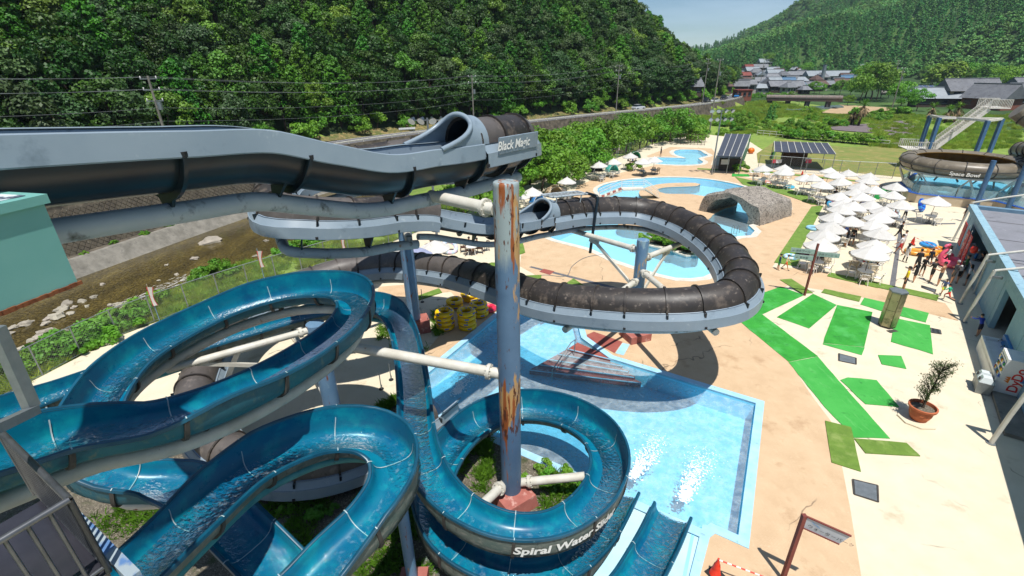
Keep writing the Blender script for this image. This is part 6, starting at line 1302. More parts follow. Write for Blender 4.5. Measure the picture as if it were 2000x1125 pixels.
tent(1049, 396, '#2f7fc4', 'blue pop up tent by the left fence', rz=.5); tent(1082, 380, '#c9b394', 'beige pop up tent next to the blue one', 1.2, 1.0, 1.15, .3); tent(1195, 334, '#4aa9a0', 'turquoise and orange pop up tent behind white chairs', 1.1, .8, 1.0, .4); tent(1165, 335, '#4a4f58', 'grey pop up tent beside white chairs', 1.0, .8, 1.0, .4); tent(1240, 308, '#1f6a4a', 'dark green pop up tent in the far left corner', 1.0, .8, 1.1); tent(1726, 386, '#1f9a4a', 'green pop up tent behind the right parasols', 1.6, 1.0, 1.1, .2)
# snacks on the busy table
for k in range(7): a = k*.9; q = P(1686, 528)+Vector((.28*math.cos(a), .28*math.sin(a), .745)); mb = MB(); (mb.lathe([(.05, 0), (.06, .12)], 10) if k % 2 else mb.box((0, 0, .03), (.16, .1, .06), a)); one('cup' if k % 2 else 'snack_box', mb, [flat(['#c23a2a', '#e0c040', '#2a8a8a', '#d8d8d0'][k % 4])], ('paper cup on the busy near table' if k % 2 else 'snack box on the busy near table'), 'cup' if k % 2 else 'box', q, 'snacks on the near table')
# ================================================================ other park structures
# rock tunnel over the lazy river
def rock_bridge():
    LF, RF, RB = P(1364, 411), P(1482, 441), P(1534, 423); a = RF-LF; W = a.length; a.normalize(); b = (RB-RF); Dp = b.length*1.15; b = Vector((-a.y, a.x, 0)); b = b if b.y > 0 else -b
    out = [(0, 0), (.015, .6), (.035, 1.2), (.07, 1.65), (.2, 1.95), (.32, 2.2), (.45, 2.42), (.52, 2.46), (.66, 2.25), (.82, 1.95), (.94, 1.65), (.985, 1.1), (1.0, .55), (1.015, 0)]
    inn = [(.13, 0), (.15, .45), (.18, .9), (.24, 1.3), (.32, 1.6), (.42, 1.85), (.5, 1.95), (.58, 1.85), (.66, 1.55), (.73, 1.2), (.78, .9), (.81, .55), (.825, .3), (.83, -.6)]
    prof = out+inn[::-1]; n = len(prof); k = 24; mb = MB(); vs = []
    for j in range(k+1):
        for (u, h) in prof:
            p = LF+a*(u*W)+b*(Dp*j/k)+Vector((0, 0, h*(1+.08*math.sin(j*.5)))); nn = Vector((noise.noise(p*1.3), noise.noise(p*1.3+Vector((9, 0, 0))), noise.noise(p*1.3+Vector((0, 9, 0)))))*.07+Vector((noise.noise(p*4), noise.noise(p*4+Vector((5, 5, 0))), noise.noise(p*4+Vector((0, 5, 5)))))*.10
            rg_ = 1-abs(noise.noise(p*2.3)); nn = nn*1.2+Vector((0, 0, .16*(rg_-.8))); vs.append(p+nn)
    fs = [(j*n+i, (j+1)*n+i, (j+1)*n+(i+1) % n, j*n+(i+1) % n) for j in range(k) for i in range(n)]; m_ = len(out)
    for j in (0, k):
        for i in range(m_-1):
            q = (j*n+i, j*n+i+1, j*n+(2*m_-2-i), j*n+(2*m_-1-i)); fs.append(q if j == 0 else q[::-1])
    mb.add(vs, fs); return one('rock_tunnel', mb, [mat('artificial_rock', '#9d958a', '#857d73', 2, rough=.95, bump=1.0, bscale=14, layers=(('#4d4943', 7, .52, .60), ('#b5ada0', 4, .58, .68), ('#5f5a52', 1.6, .58, .68)))], 'artificial grey rock tunnel spanning the lazy river', 'rock tunnel', smooth=25)
rock_bridge()
# footbridge
fbx = thing('footbridge', 'small white stepped footbridge over the lazy river', 'footbridge', P(1225, 385))
A0, A1, A2, A3 = P(1170, 387), P(1214, 369, 1.15), P(1257, 368, 1.15), P(1284, 385)
for p, q in ((A1, A2),): mb = MB(); mb.bar(p, q, 1.3, .12); obj('deck', mb, [M['coping_white']], fbx, 0)
for k in range(8): c = A0.lerp(A1, (k+.5)/8); d = (A1-A0); d.z = 0; mb = MB(); mb.box(c+Vector((0, 0, .0)), (.34, 1.25, .06), math.atan2(d.y, d.x)); obj('step', mb, [M['red_mat'] if k % 2 else M['coping_white']], fbx, 0)
mb = MB(); mb.bar(A2, A3, 1.3, .12); obj('ramp', mb, [M['coping_white']], fbx, 0)
for s in (-.62, .62):
    sd = Vector((.15, .98, 0))*s; mb = MB(); mb.bar(A0+sd+Vector((0, 0, -.05)), A1+sd+Vector((0, 0, -.05)), .06, .2); obj('stringer', mb, [M['coping_white']], fbx, 0)
    up = Vector((0, 0, .95)); pts = [A0+sd, A0+sd+up*.9, A1+sd+up, A2+sd+up, A3+sd+up*.9, A3+sd]
    mb = MB(); mb.tube(pts, .03, 8); mb.tube([A0+sd+up*.5, A1+sd+up*.5, A2+sd+up*.5, A3+sd+up*.5], .02, 6); obj('handrail', mb, [M['white']], fbx)
    for q in (A0.lerp(A1, .5), A1, A1.lerp(A2, .5), A2, A2.lerp(A3, .5)): mb = MB(); mb.cyl(q+sd, q+sd+up, .02, n=6); obj('post', mb, [M['white']], fbx)
# planter bushes come with the vegetation.  pool ladder
q = P(1434, 452); mb = MB()
for s in (-.25, .25): mb.tube([q+Vector((s, 0, -.6)), q+Vector((s, 0, .45)), q+Vector((s, -.15, .62)), q+Vector((s, -.4, .6)), q+Vector((s, -.45, 0))], .022, 6)
for z in (-.2, -.4): mb.cyl(q+Vector((-.25, 0, z)), q+Vector((.25, 0, z)), .02, n=6)
one('pool_ladder', mb, [M['steel']], 'steel pool ladder in front of the rock tunnel', 'ladder')
# sheds with dark sheet roofs
M['sheet_dark'] = mat('dark_roof_sheet', '#3c3f48', '#454954', 1, rough=.55); M['shed_in'] = mat('shed_boards', '#4e473f', '#3b3630', 3, rough=.9)
def shed(name, lb, cs, z_lo, z_hi, npan, posts):
    root = thing(name, lb, 'shed', (sum(c.x for c in cs)/4, sum(c.y for c in cs)/4, 0)); a, b, c, d = cs   # a,b eave front; c,d back
    nx = npan
    for k in range(nx):
        p0, p1 = a.lerp(b, k/nx), a.lerp(b, (k+.965)/nx); q0, q1 = d.lerp(c, k/nx), d.lerp(c, (k+.965)/nx); mb = MB(); vs = [p0, p1, q1, q0]; vs += [v-Vector((0, 0, .05)) for v in vs]; mb.add(vs, [(0, 1, 2, 3), (7, 6, 5, 4), (0, 4, 5, 1), (1, 5, 6, 2), (2, 6, 7, 3), (3, 7, 4, 0)]); obj('roof_sheet', mb, [M['sheet_dark']], root, 0)
    for k in range(nx+1):
        p0, q0 = a.lerp(b, k/nx), d.lerp(c, k/nx); mb = MB(); mb.bar(p0+Vector((0, 0, .03)), q0+Vector((0, 0, .03)), .07, .06); obj('batten', mb, [M['alu_white']], root, 0)
    for e in (a, b, c, d, a.lerp(b, .5), d.lerp(c, .5)): mb = MB(); mb.cyl((e.x, e.y, 0), (e.x, e.y, e.z-.06), .05, n=8); obj('post', mb, [M['galv']], root)
    return root
s1 = shed('open_shed', 'long shed with dark sheet roof beside the tall light mast', [P(1400, 304, 2.5), P(1449, 306, 2.5), P(1466, 262, 2.9), P(1417, 261, 2.9)], 2.5, 2.9, 4, 6)
a, b, c = P(1402, 333), P(1446, 335), P(1410, 320); mb = MB(); mb.bar(a+Vector((0, 0, .9)), b+Vector((0, 0, .9)), .08, 1.8); obj('front_panel', mb, [M['shed_in']], s1, 0); mb = MB(); q = a.lerp(b, .25)+Vector((-.1, -.3, 1.3)); mb.box(q, (1.1, .03, .7), -.1); obj('notice', mb, [M['white']], s1, 0)
mb = MB(); mb.bar(P(1446, 334)+Vector((0, 0, 1.2)), P(1462, 290)+Vector((0, 0, 1.2)), .05, 2.2); obj('net', mb, [mat('green_net', '#1f7a5a', rough=.8, alpha=.55)], s1, 0)
s2 = shed('open_shed', 'wide shed with dark sheet roof in front of the lawn', [P(1513, 296, 2.5), P(1632, 301, 2.5), P(1616, 279, 3.0), P(1512, 276, 3.0)], 2.5, 3, 8, 6)
mb = MB(); mb.bar(P(1508, 311)+Vector((0, 0, 1)), P(1515, 298)+Vector((0, 0, 1)), .04, 2); obj('net', mb, [M['green_turf']], s2, 0)
hb = P(1547, 322); hut = thing('wooden_hut', 'little brown wooden hut with mossy gable roof', 'hut', hb); rz = tdir(1526, 318, 1564, 320); mb = MB(); mb.box(hb+Vector((0, 0, 1.0)), (3.2, 2.2, 2.0), rz); obj('wall', mb, [M['wood_dark']], hut, 0)
cr, sr = math.cos(rz), math.sin(rz); W2 = lambda x, y, z: (hb.x+x*cr-y*sr, hb.y+x*sr+y*cr, z)
for s in (-1, 1): mb = MB(); vs = [W2(0, -1.4, 2.75), W2(0, 1.4, 2.75), W2(s*2.0, 1.4, 1.95), W2(s*2.0, -1.4, 1.95)]; vs += [(v[0], v[1], v[2]-.08) for v in vs]; mb.add(vs, [(0, 1, 2, 3), (7, 6, 5, 4), (0, 4, 5, 1), (1, 5, 6, 2), (2, 6, 7, 3), (3, 7, 4, 0)]); obj('roof_plane', mb, [mat('mossy_roof', '#5d6a5c', '#4b564c', 3, rough=.9)], hut, 0)
mb = MB(); mb.add([W2(-1.6, -1.101, 2), W2(1.6, -1.101, 2), W2(0, -1.101, 2.68)], [(0, 1, 2)]); obj('gable', mb, [M['wood_dark']], hut, 0)
for k, (px, py, c) in enumerate(((1510, 330, '#c8324a'), (1518, 330, '#d8d8d8'), (1574, 326, '#d8d8d8'), (1576, 330, '#c83a5a'))): q = P(px, py); t = thing('notice_board', ['small red notice left of the wooden hut', 'small white notice left of the wooden hut', 'small white notice right of the wooden hut', 'small pink notice right of the wooden hut'][k], 'notice', q, 'notices by the hut'); mb = MB(); mb.box(q+Vector((0, 0, 1.1)), (.8, .04, .5)); obj('panel', mb, [flat(c)], t, 0); mb = MB(); mb.cyl(q, q+Vector((0, 0, .9)), .03, n=6); obj('post', mb, [M['galv']], t)
q = P(1466, 300); mb = MB(); mb.ell((0, 0, .5), (.55, .5, .5), 14, 10); one('orange_ball', mb, [mat('orange_float', '#e0701a', rough=.4)], 'orange ball float next to the dark shed', 'ball', q)
lw = MB(); lw.prism(Ld([(1478, 300), (1520, 272), (1650, 288), (1790, 284), (1800, 300), (1772, 347), (1640, 335), (1480, 318)]), -.1, .03); struct('lawn', lw, [M['lawn']])
OLDR = Ld([(1600, 250), (1760, 236), (1800, 245), (1790, 283), (1740, 282), (1735, 262), (1640, 255)]); SANDF = Ld([(1605, 220), (1640, 205), (1760, 212), (1720, 218), (1640, 223)])
pth = MB(); pth.prism(Ld([(1600, 250), (1760, 236), (1800, 245), (1790, 283), (1740, 282), (1735, 262), (1640, 255)]), .0, .06); struct('old_road', pth, [mat('old_asphalt', '#74686a', '#655b5d', .4, rough=.95, layers=(('#6f7a3f', 1.2, .62, .68),))])
sf = MB(); sf.prism(Ld([(1605, 220), (1640, 205), (1760, 212), (1720, 218), (1640, 223)]), .0, .08); struct('sand_field', sf, [mat('bare_sand', '#b39a78', '#a38b69', .3, rough=1)])
# light masts
def mast(base, top_z, lb, bars, arm=.9):
    t = thing('light_mast', lb, 'light mast', base, 'floodlight masts'); mb = MB(); mb.cyl(base, base+Vector((0, 0, top_z)), .11, .07, n=10); obj('pole', mb, [M['galv']], t)
    for z, n in bars:
        mb = MB(); mb.bar(base+Vector((-arm, 0, z)), base+Vector((arm, 0, z)), .08, .08); br = obj('crossbar', mb, [M['galv']], t, 0)
        for k in range(n):
            x = -arm+2*arm*k/(n-1); q = base+Vector((x, -.05, z+.1)); d = Vector((.3*(1 if x > 0 else -1), -.75, -.55)).normalized(); mb = MB(); mb.cyl(q-d*.12, q+d*.28, .08, .27, n=14); lamp = obj('floodlight', mb, [M['steel']], t, 50); m2 = MB(); m2.cyl(q+d*.281, q+d*.285, .25, n=14); obj('lens', m2, [mat('lamp_glass', '#d8dcdc', rough=.1)], lamp)
mast(P(1390, 341), 8.5, 'tall grey floodlight mast with two rows of lamps by the lazy river', ((8.35, 4), (7.3, 4)), 1.3)
mb_ = P(858, 520); mast(mb_, 10.9, 'floodlight mast rising behind the upper grey flume', ((10.75, 4),), .95)
# chain link fence
def fence(pl, hgt, lb, mesh=.16, step=2.0, name='chain_link_fence', zb=0.0):
    pts = catmull([(x, y, zb) for x, y in pl], step); t = thing(name, lb, 'fence', pts[0]); wires = MB()
    for i, p in enumerate(pts):
        mb = MB(); mb.cyl(p, p+Vector((0, 0, hgt)), .035, n=6); obj('post', mb, [M['galv']], t)
    mb = MB(); mb.tube([p+Vector((0, 0, hgt-.02)) for p in pts], .025, 5); mb.tube([p+Vector((0, 0, .06)) for p in pts], .018, 5); obj('rail', mb, [M['galv']], t)
    for i in range(len(pts)-1):
        a, b = pts[i], pts[i+1]; L_ = (b-a).length; d = (b-a)/L_; n = int(L_/mesh); S = Vector((0, 0, .006)); S2 = d*.006
        for k in range(-int(hgt/mesh), n+1):
            for sg in (1, -1):
                x0 = k*mesh if sg > 0 else k*mesh+hgt; x1 = x0+sg*hgt; z0, z1 = 0., hgt
                if x0 < 0: z0 = (0-x0)/(x1-x0)*hgt; x0 = 0
                if x0 > L_: z0 = (L_-x0)/(x1-x0)*hgt; x0 = L_
                if x1 > L_: z1 = z0+(L_-x0)/(x1-x0)*(hgt-z0) if x1 != x0 else hgt; x1 = L_
                if x1 < 0: z1 = z0+(0-x0)/(x1-x0)*(hgt-z0) if x1 != x0 else hgt; x1 = 0
                if z1-z0 < .05: continue
                p, q = a+d*x0+Vector((0, 0, z0)), a+d*x1+Vector((0, 0, z1)); wires.add([p-S2, p+S2, q+S2, q-S2], [(0, 1, 2, 3)])
    obj('wire_mesh', wires, [M['galv']], t, 0); return t
fence(FENCE[:9], 1.75, 'grey chain link fence along the stream side of the deck', .14)
fence(FENCE[8:], 1.8, 'grey chain link fence along the trees beyond the left parasols', .2)
fence([(P(1480, 330).x, P(1480, 330).y), (P(1560, 336).x, P(1560, 336).y), (P(1640, 343).x, P(1640, 343).y), (P(1758, 350).x, P(1758, 350).y)], 2.0, 'grey chain link fence between terrace and lawn', .25)
wr = thing('white_railing', 'white pipe railing along the hedge beyond the sheds', 'railing', P(1480, 262)); a, b = P(1478, 264), P(1735, 286)
for z in (.5, 1.0): mb = MB(); mb.cyl(a+Vector((0, 0, z)), b+Vector((0, 0, z)), .05, n=6); obj('rail', mb, [M['alu_white']], wr)
for k in range(19): q = a.lerp(b, k/18); mb = MB(); mb.cyl(q, q+Vector((0, 0, 1.05)), .05, n=6); obj('post', mb, [M['alu_white']], wr)
wg = thing('metal_gate', 'brown metal gate in the far left corner of the park', 'gate', P(1350, 275)); a, b = P(1322, 282), P(1376, 284)
for k in range(9): q = a.lerp(b, k/8); mb = MB(); mb.cyl(q, q+Vector((0, 0, 2.0)), .04, n=6); obj('bar', mb, [M['wood_dark']], wg)
for z in (.2, 1.0, 1.95): mb = MB(); mb.bar(a+Vector((0, 0, z)), b+Vector((0, 0, z)), .06, .06); obj('rail', mb, [M['wood_dark']], wg, 0)
# banner flags on poles
def flag(px, py, z, lb, sc=1.0):
    top = P(px, py, z); b = Vector((top.x, top.y, -.1)); t = thing('banner_flag', lb, 'flag', b, 'small banner flags along the fence'); mb = MB(); mb.cyl(b, top+Vector((0, 0, .1)), .022, n=6); obj('pole', mb, [M['steel_blue']], t)
    fl = MB(); vs = []; n = 10
    for k in range(n+1):
        v_ = k/n; wv = .42*(1-.55*math.sin(v_*2.6)); tw_ = v_*1.6
        for u in (0, .15, .85, 1): x = u*wv; vs.append((top.x+x*math.cos(tw_*.5), top.y-.1+x*math.sin(tw_)*.5, top.z-.05-1.25*v_*sc))
    for k in range(n):
        for j in range(3): fl.add([vs[k*4+j], vs[k*4+j+1], vs[(k+1)*4+j+1], vs[(k+1)*4+j]], [(0, 1, 2, 3)], 0 if j == 1 else 1)
    obj('cloth', fl, [M['canvas'], flat('#b8383c')], t, 60)
for px, py, z, lb in ((287, 558, 2.6, 'twisted red and white banner flag nearest the camera by the stream'), (502, 488, 2.6, 'twisted red and white banner flag, second along the stream'), (665, 457, 2.6, 'red and white banner flag behind the grey flume'), (1002, 338, 3.0, 'red and white banner flag beside the pillar top'), (1103, 309, 3.0, 'red and white banner flag above the beige tent'), (1180, 286, 3.0, 'red and white banner flag left of the far parasols'), (1209, 277, 3.0, 'farthest red and white banner flag along the fence')): flag(px, py, z, lb)
# round bowl slide, its pool and tower
M['bowl'] = mat('brown_grey_shell', '#6a6152', '#7a7060', .7, rough=.4, layers=(('#8d8371', 1.5, .55, .68), ('#4f4839', 1, .6, .74))); M['bowl_in'] = mat('amber_inside', '#b8923e', '#9c7730', .8, rough=.5, trans=.45)
BC = P(1880, 318, 3.6); BR = 5.7
bw = thing('bowl_slide', 'large brown round bowl slide on a white steel frame', 'bowl slide', (BC.x, BC.y, 0))
prof = [(BR*.74, .50), (BR*.80, .72), (BR*.90, .70), (BR*.985, .40), (BR, .05), (BR*.985, -.30), (BR*.93, -.65), (BR*.78, -.95), (BR*.5, -1.2), (BR*.12, -1.35)]
n = 14
for k in range(n):
    mb = MB(); vs = []; st = 5
    for j in range(st+1):
        a = 2*math.pi*(k+j/st*.985)/n
        for rr, z in prof: vs.append((BC.x+rr*math.cos(a), BC.y+rr*math.sin(a), BC.z+z))
    m_ = len(prof); mb.add(vs, [(j*m_+i, (j+1)*m_+i, (j+1)*m_+i+1, j*m_+i+1) for j in range(st) for i in range(m_-1)]); o = obj('shell_segment', mb, [M['bowl']], bw, 60)
    a = 2*math.pi*k/n; rb = MB(); rb.tube([(BC.x+(rr+.03)*math.cos(a), BC.y+(rr+.03)*math.sin(a), BC.z+z+(.03 if i < 3 else -.0)) for i, (rr, z) in enumerate(prof)], .05, 5); obj('rib', rb, [M['bolt_rib']], o)
mb = MB(); mb.lathe([(rr-.06, z-.02) if i > 2 else (rr-.02, z-.06) for i, (rr, z) in enumerate(prof)][::-1], 56, BC, cap=False); obj('lining', mb, [M['bowl_in']], bw, 60)
mb = MB(); mb.tube([(BC.x+BR*1.0*math.cos(2*math.pi*k/48), BC.y+BR*math.sin(2*math.pi*k/48), BC.z-.02) for k in range(49)], .07, 6, caps=False); obj('equator_flange', mb, [M['bolt_rib']], bw)
for rr, z in ((BR*.93, -.85),): mb = MB(); mb.tube([(BC.x+rr*math.cos(2*math.pi*k/40), BC.y+rr*math.sin(2*math.pi*k/40), BC.z+z) for k in range(41)], .11, 7, caps=False); obj('ring_beam', mb, [M['alu_white']], bw)
for k in range(8):
    a = 2*math.pi*(k+.3)/8; p = Vector((BC.x+BR*.95*math.cos(a), BC.y+BR*.95*math.sin(a), BC.z-.9))
    for da in (-.25, .25): q = Vector((BC.x+BR*.8*math.cos(a+da), BC.y+BR*.8*math.sin(a+da), .7)); mb = MB(); mb.bar(p, q, .14, .14); obj('strut', mb, [M['alu_white']], bw, 0)
def btext(x, y): a = -2.45+x/BR; return Vector((BC.x+(BR+.0)*math.cos(a)*1.006, BC.y+(BR)*math.sin(a)*1.006, BC.z-.52+y))
lettering('Space Bowl', .52, btext, M['text_white'], bw, bold=.01, shear=.15)
# feed tube curling in from the right and dropping from the tower
ft = [P(1950, 340, 3.6), P(1985, 330, 4.6), P(2030, 318, 5.2), P(2060, 290, 6.2), P(2040, 255, 7.6), P(2005, 230, 8.6), P(1985, 215, 9.3)]
_a = -.75; fp_ = catmull([BC+Vector((math.cos(x)*(BR-.75), math.sin(x)*(BR-.75), .05)) for x in (-1.3, -1.0, -.7)]+[BC+Vector((BR*1.05, -1.2, .3)), BC+Vector((BR*1.35, 2.0, 1.0))]+ft[3:], .5); mb = MB(); mb.tube(fp_, .78, 16); tb = obj('feed_tube', mb, [M['bowl']], bw, 60)
for k in range(2, len(fp_), 4): T = (fp_[min(k+1, len(fp_)-1)]-fp_[k-1]).normalized(); mb = MB(); mb.cyl(fp_[k]-T*.06, fp_[k]+T*.06, .86, n=18); obj('rib', mb, [M['bolt_rib']], tb)
# its pool: cream wall, blue rim, glass screen, water
M['tower_blue'] = mat('tower_blue', '#3f6488', '#36587a', 2, rough=.5)
BPo = Ld([(1752, 372), (1770, 392), (1786, 396), (1935, 411), (2010, 432), (2030, 372), (1900, 350), (1790, 347)])
bp = thing('bowl_pool', 'raised splash pool with cream wall and blue rim under the bowl', 'pool', P(1870, 385))
mb = MB(); ringwall(BPo, 0, .95, mb, 0, False); ringwall(offset(BPo, -.3), -.2, .95, mb, 0, True); obj('wall', mb, [mat('cream_wall', '#bfae94', '#b0a087', 1, rough=.8)], bp, 0)
mb = sheet([offset(BPo, .04)], [offset(BPo, -.34)], 1.0); ringwall(offset(BPo, .04), .94, 1.0, mb, 0, False); obj('blue_rim', mb, [mat('strong_blue', '#1f52b0', '#2a62bb', 2, rough=.5)], bp, 0)
mb = sheet([offset(BPo, -.3)], [], .12); obj('floor', mb, [M['pool_wall']], bp, 0); mb = sheet([offset(BPo, -.3)], [], .72); obj('water', mb, [M['water_lazy']], bp, 0)
gm = mat('glass_screen', '#9fc4cc', rough=.05, alpha=.35); bo_ = offset(BPo, -.15)
for i in range(len(bo_)):
    a, b = Vector((*bo_[i], 1.0)), Vector((*bo_[(i+1) % len(bo_)], 1.0)); kk = max(1, int((b-a).length/2.2))
    for j in range(kk): p, q = a.lerp(b, j/kk), a.lerp(b, (j+.97)/kk); mb = MB(); mb.bar(p+Vector((0, 0, .45)), q+Vector((0, 0, .45)), .02, .9); obj('glass_pane', mb, [gm], bp, 0); mb = MB(); mb.cyl(p, p+Vector((0, 0, .95)), .025, n=6); obj('pane_post', mb, [M['steel']], bp)
for px, py, zt, lb in ((1905, 405, 5.0, 'thick blue grey post in front of the bowl pool'), (1965, 415, 5.4, 'blue grey post right of the bowl pool')): q = P(px, py, .3); q.z = 0; t = thing('steel_post', lb, 'post', q, 'blue posts of the bowl slide'); mb = MB(); mb.cyl(q, q+Vector((0, 0, zt)), .22, n=16); obj('shaft', mb, [M['tower_blue']], t); mb = MB(); mb.cyl(q, q+Vector((0, 0, .08)), .5, n=16); obj('base_plate', mb, [M['galv']], t)
# stair tower
tz = 6.9; p1, p2, p3, p4 = P(1835, 230, tz), P(1817, 226, tz), P(1930, 236, tz), P(1958, 232, tz)
st_ = thing('stair_tower', 'open stair tower with white balustrades and blue posts', 'stair tower', ((p1.x+p4.x)/2, (p1.y+p4.y)/2, 0)); bl = M['steel_blue']
for p in (p1, p2, p3, p4): mb = MB(); mb.bar((p.x, p.y, 0), p, .42, .4, up=(0, 1, 0)); obj('post', mb, [M['tower_blue']], st_, 0)
M['tw_white'] = mat('white_steel_rust', '#d4d0c8', '#c2bdb2', 2, rough=.6, layers=(('#8a6a50', 4, .64, .70),))
for zz in (tz, tz-4.5):
    for a, b in ((p1, p4), (p2, p3), (p1, p2), (p3, p4)): mb = MB(); mb.bar((a.x, a.y, zz), (b.x, b.y, zz), .2, .28); obj('beam', mb, [M['tw_white']], st_, 0)
ex = (p4-p1); ex.z = 0; LX = ex.length; ex.normalize(); ey = (p2-p1); ey.z = 0; LY = max(1.4, ey.length); ey.normalize()
o0 = Vector((p1.x, p1.y, 0)); T_ = lambda x, y, z: o0+ex*x+ey*y+Vector((0, 0, z))
for x0, x1, z in ((LX*.72, LX*1.05, tz+1.3), (-2.6, LX*.10, tz-4.3)):
    mb = MB(); mb.bar(T_(x0, LY*.5, z), T_(x1, LY*.5, z), LY+.4, .12); obj('landing', mb, [M['tw_white']], st_, 0)
    for yy in (0-.15, LY+.15):
        mb = MB(); mb.bar(T_(x0, yy, z+1.05), T_(x1, yy, z+1.05), .06, .06); obj('handrail', mb, [M['tw_white']], st_, 0)
        for k in range(15): q = T_(x0+(x1-x0)*k/14, yy, z); mb = MB(); mb.bar(q, q+Vector((0, 0, 1.05)), .055); obj('baluster', mb, [M['tw_white']], st_, 0)
for (xa, za, xb, zb) in ((LX*.06, tz-4.3, LX*.74, tz+1.3), (LX*.06, tz-4.3, LX*.7, .2)):
    for yy in (.0, LY*.55) if zb > 3 else (LY*.5, LY):
        mb = MB(); mb.bar(T_(xa, yy, za-.1), T_(xb, yy, zb-.1), .12, .5); obj('stringer', mb, [M['tw_white']], st_, 0); mb = MB(); mb.bar(T_(xa, yy, za+1.0), T_(xb, yy, zb+1.0), .06, .06); obj('handrail', mb, [M['tw_white']], st_, 0)
        for k in range(31): f = k/30; q = T_(xa+(xb-xa)*f, yy, za+(zb-za)*f); mb = MB(); mb.bar(q, q+Vector((0, 0, 1.0)), .055); obj('baluster', mb, [M['tw_white']], st_, 0)
    for k in range(22): f = (k+.5)/22; y0 = .28*LY if zb > 3 else .75*LY; mb = MB(); mb.box(T_(xa+(xb-xa)*f, y0, za+(zb-za)*f), (.3, LY*.5, .05), math.atan2(ex.y, ex.x)); obj('tread', mb, [M['tw_white']], st_, 0)
# filter tank and pipe rack right of the bowl pool
q = P(1985, 402); tk = thing('filter_tank', 'white filter tanks behind the pool house roof', 'tank', q)
for k in range(3): c = q+Vector((1.2*k, .6*k, 0)); mb = MB(); mb.lathe([(.9, 0), (.9, 1.7), (.7, 2.1), (.2, 2.3)], 18, c); obj('vessel', mb, [M['alu_white']], tk, 40)
for k in range(4): mb = MB(); mb.tube([q+Vector((-1.2, -.2*k, .3+.4*k)), q+Vector((0, -.2*k, .3+.4*k)), q+Vector((.6, .5, 2.2))], .06, 7); obj('pipe', mb, [M['white']], tk)
# ================================================================ village and valley
M['tile'] = mat('grey_roof_tile', '#63656a', '#727478', .6, rough=.6, objrand=.2, layers=(('#4a4c50', 1.5, .55, .68),)); M['tile_red'] = mat('red_roof', '#7d3a30', '#6f332a', .6, rough=.7); M['tile_blue'] = mat('blue_roof', '#3f6482', rough=.6); M['tile_brown'] = mat('brown_roof', '#5b443d', '#4d3933', .6, rough=.7); M['roof_pale'] = mat('pale_metal_roof', '#8d9499', '#7f878d', .5, rough=.5)
M['w_white'] = mat('plaster_white', '#b5b0a5', '#a8a296', .6, rough=.9, objrand=.12); M['w_brown'] = mat('dark_board_wall', '#4f4138', '#443730', .8, rough=.9, objrand=.15); M['w_red'] = mat('brick_red_wall', '#7d4a3c', rough=.9); M['win'] = mat('dark_window', '#232a30', rough=.15); M['pv'] = mat('solar_glass', '#3a4660', '#445272', 1, rough=.15)
def house(px, py, w_, d_, h, rz, roof, wall, lb, z=None, storeys=1, kind='gable', cat='house', group='village houses', nw=3, ridge=.42, base=None):
    b = base or G(px, py); b = Vector((b.x, b.y, ground_z(b.x, b.y) if z is None else z)); t = thing('house', lb, cat, b, group); cr, sr = math.cos(rz), math.sin(rz)
    W3 = lambda x, y, zz: Vector((b.x+x*cr-y*sr, b.y+x*sr+y*cr, b.z+zz))
    mb = MB(); mb.box(W3(0, 0, h/2-.4), (w_, d_, h+.8), rz); obj('wall', mb, [wall], t, 0); ov = .7; rh = d_*ridge
    if kind == 'flat': mb = MB(); mb.box(W3(0, 0, h+.14), (w_+.5, d_+.5, .28), rz); obj('roof', mb, [roof], t, 0)
    else:
        ins = 0 if kind == 'gable' else d_*.38; mb = MB()
        vs = [W3(-w_/2-ov, -d_/2-ov, h-.25), W3(w_/2+ov, -d_/2-ov, h-.25), W3(w_/2+ov, d_/2+ov, h-.25), W3(-w_/2-ov, d_/2+ov, h-.25), W3(-w_/2-ov+ins, 0, h+rh), W3(w_/2+ov-ins, 0, h+rh)]
        mb.add(vs, [(0, 1, 5, 4), (2, 3, 4, 5), (1, 2, 5), (3, 0, 4), (3, 2, 1, 0)]); rf_ = obj('roof', mb, [roof], t, 0)
        m2 = MB(); m2.bar(W3(-w_/2-ov+ins, 0, h+rh+.08), W3(w_/2+ov-ins, 0, h+rh+.08), .35, .3); obj('ridge', m2, [roof], rf_, 0)
        if kind == 'gable':
            for s in (-1, 1): m2 = MB(); m2.add([W3(s*w_/2*1.003, -d_/2, h-.1), W3(s*w_/2*1.003, d_/2, h-.1), W3(s*w_/2*1.003, 0, h+rh*.8)], [(0, 1, 2)]); obj('gable', m2, [wall], t, 0)
    for f in range(storeys):
        zz = (f+.55)*h/storeys
        for k in range(nw):
            x = -w_/2+w_*(k+.5)/nw
            for s in (-1,): m2 = MB(); m2.box(W3(x, s*(d_/2+.03), zz), (w_/nw*.55, .08, h/storeys*.42), rz); wn = obj('window', m2, [M['win']], t, 0); m2 = MB(); m2.box(W3(x, s*(d_/2+.09), zz-h/storeys*.23), (w_/nw*.6, .08, .08), rz); obj('sill', m2, [M['roof_pale']], wn, 0)
        m2 = MB(); m2.box(W3(-w_/2-.03, 0, zz), (.08, d_*.3, h/storeys*.4), rz); obj('window', m2, [M['win']], t, 0)
    return t, W3
GA = 'gable'
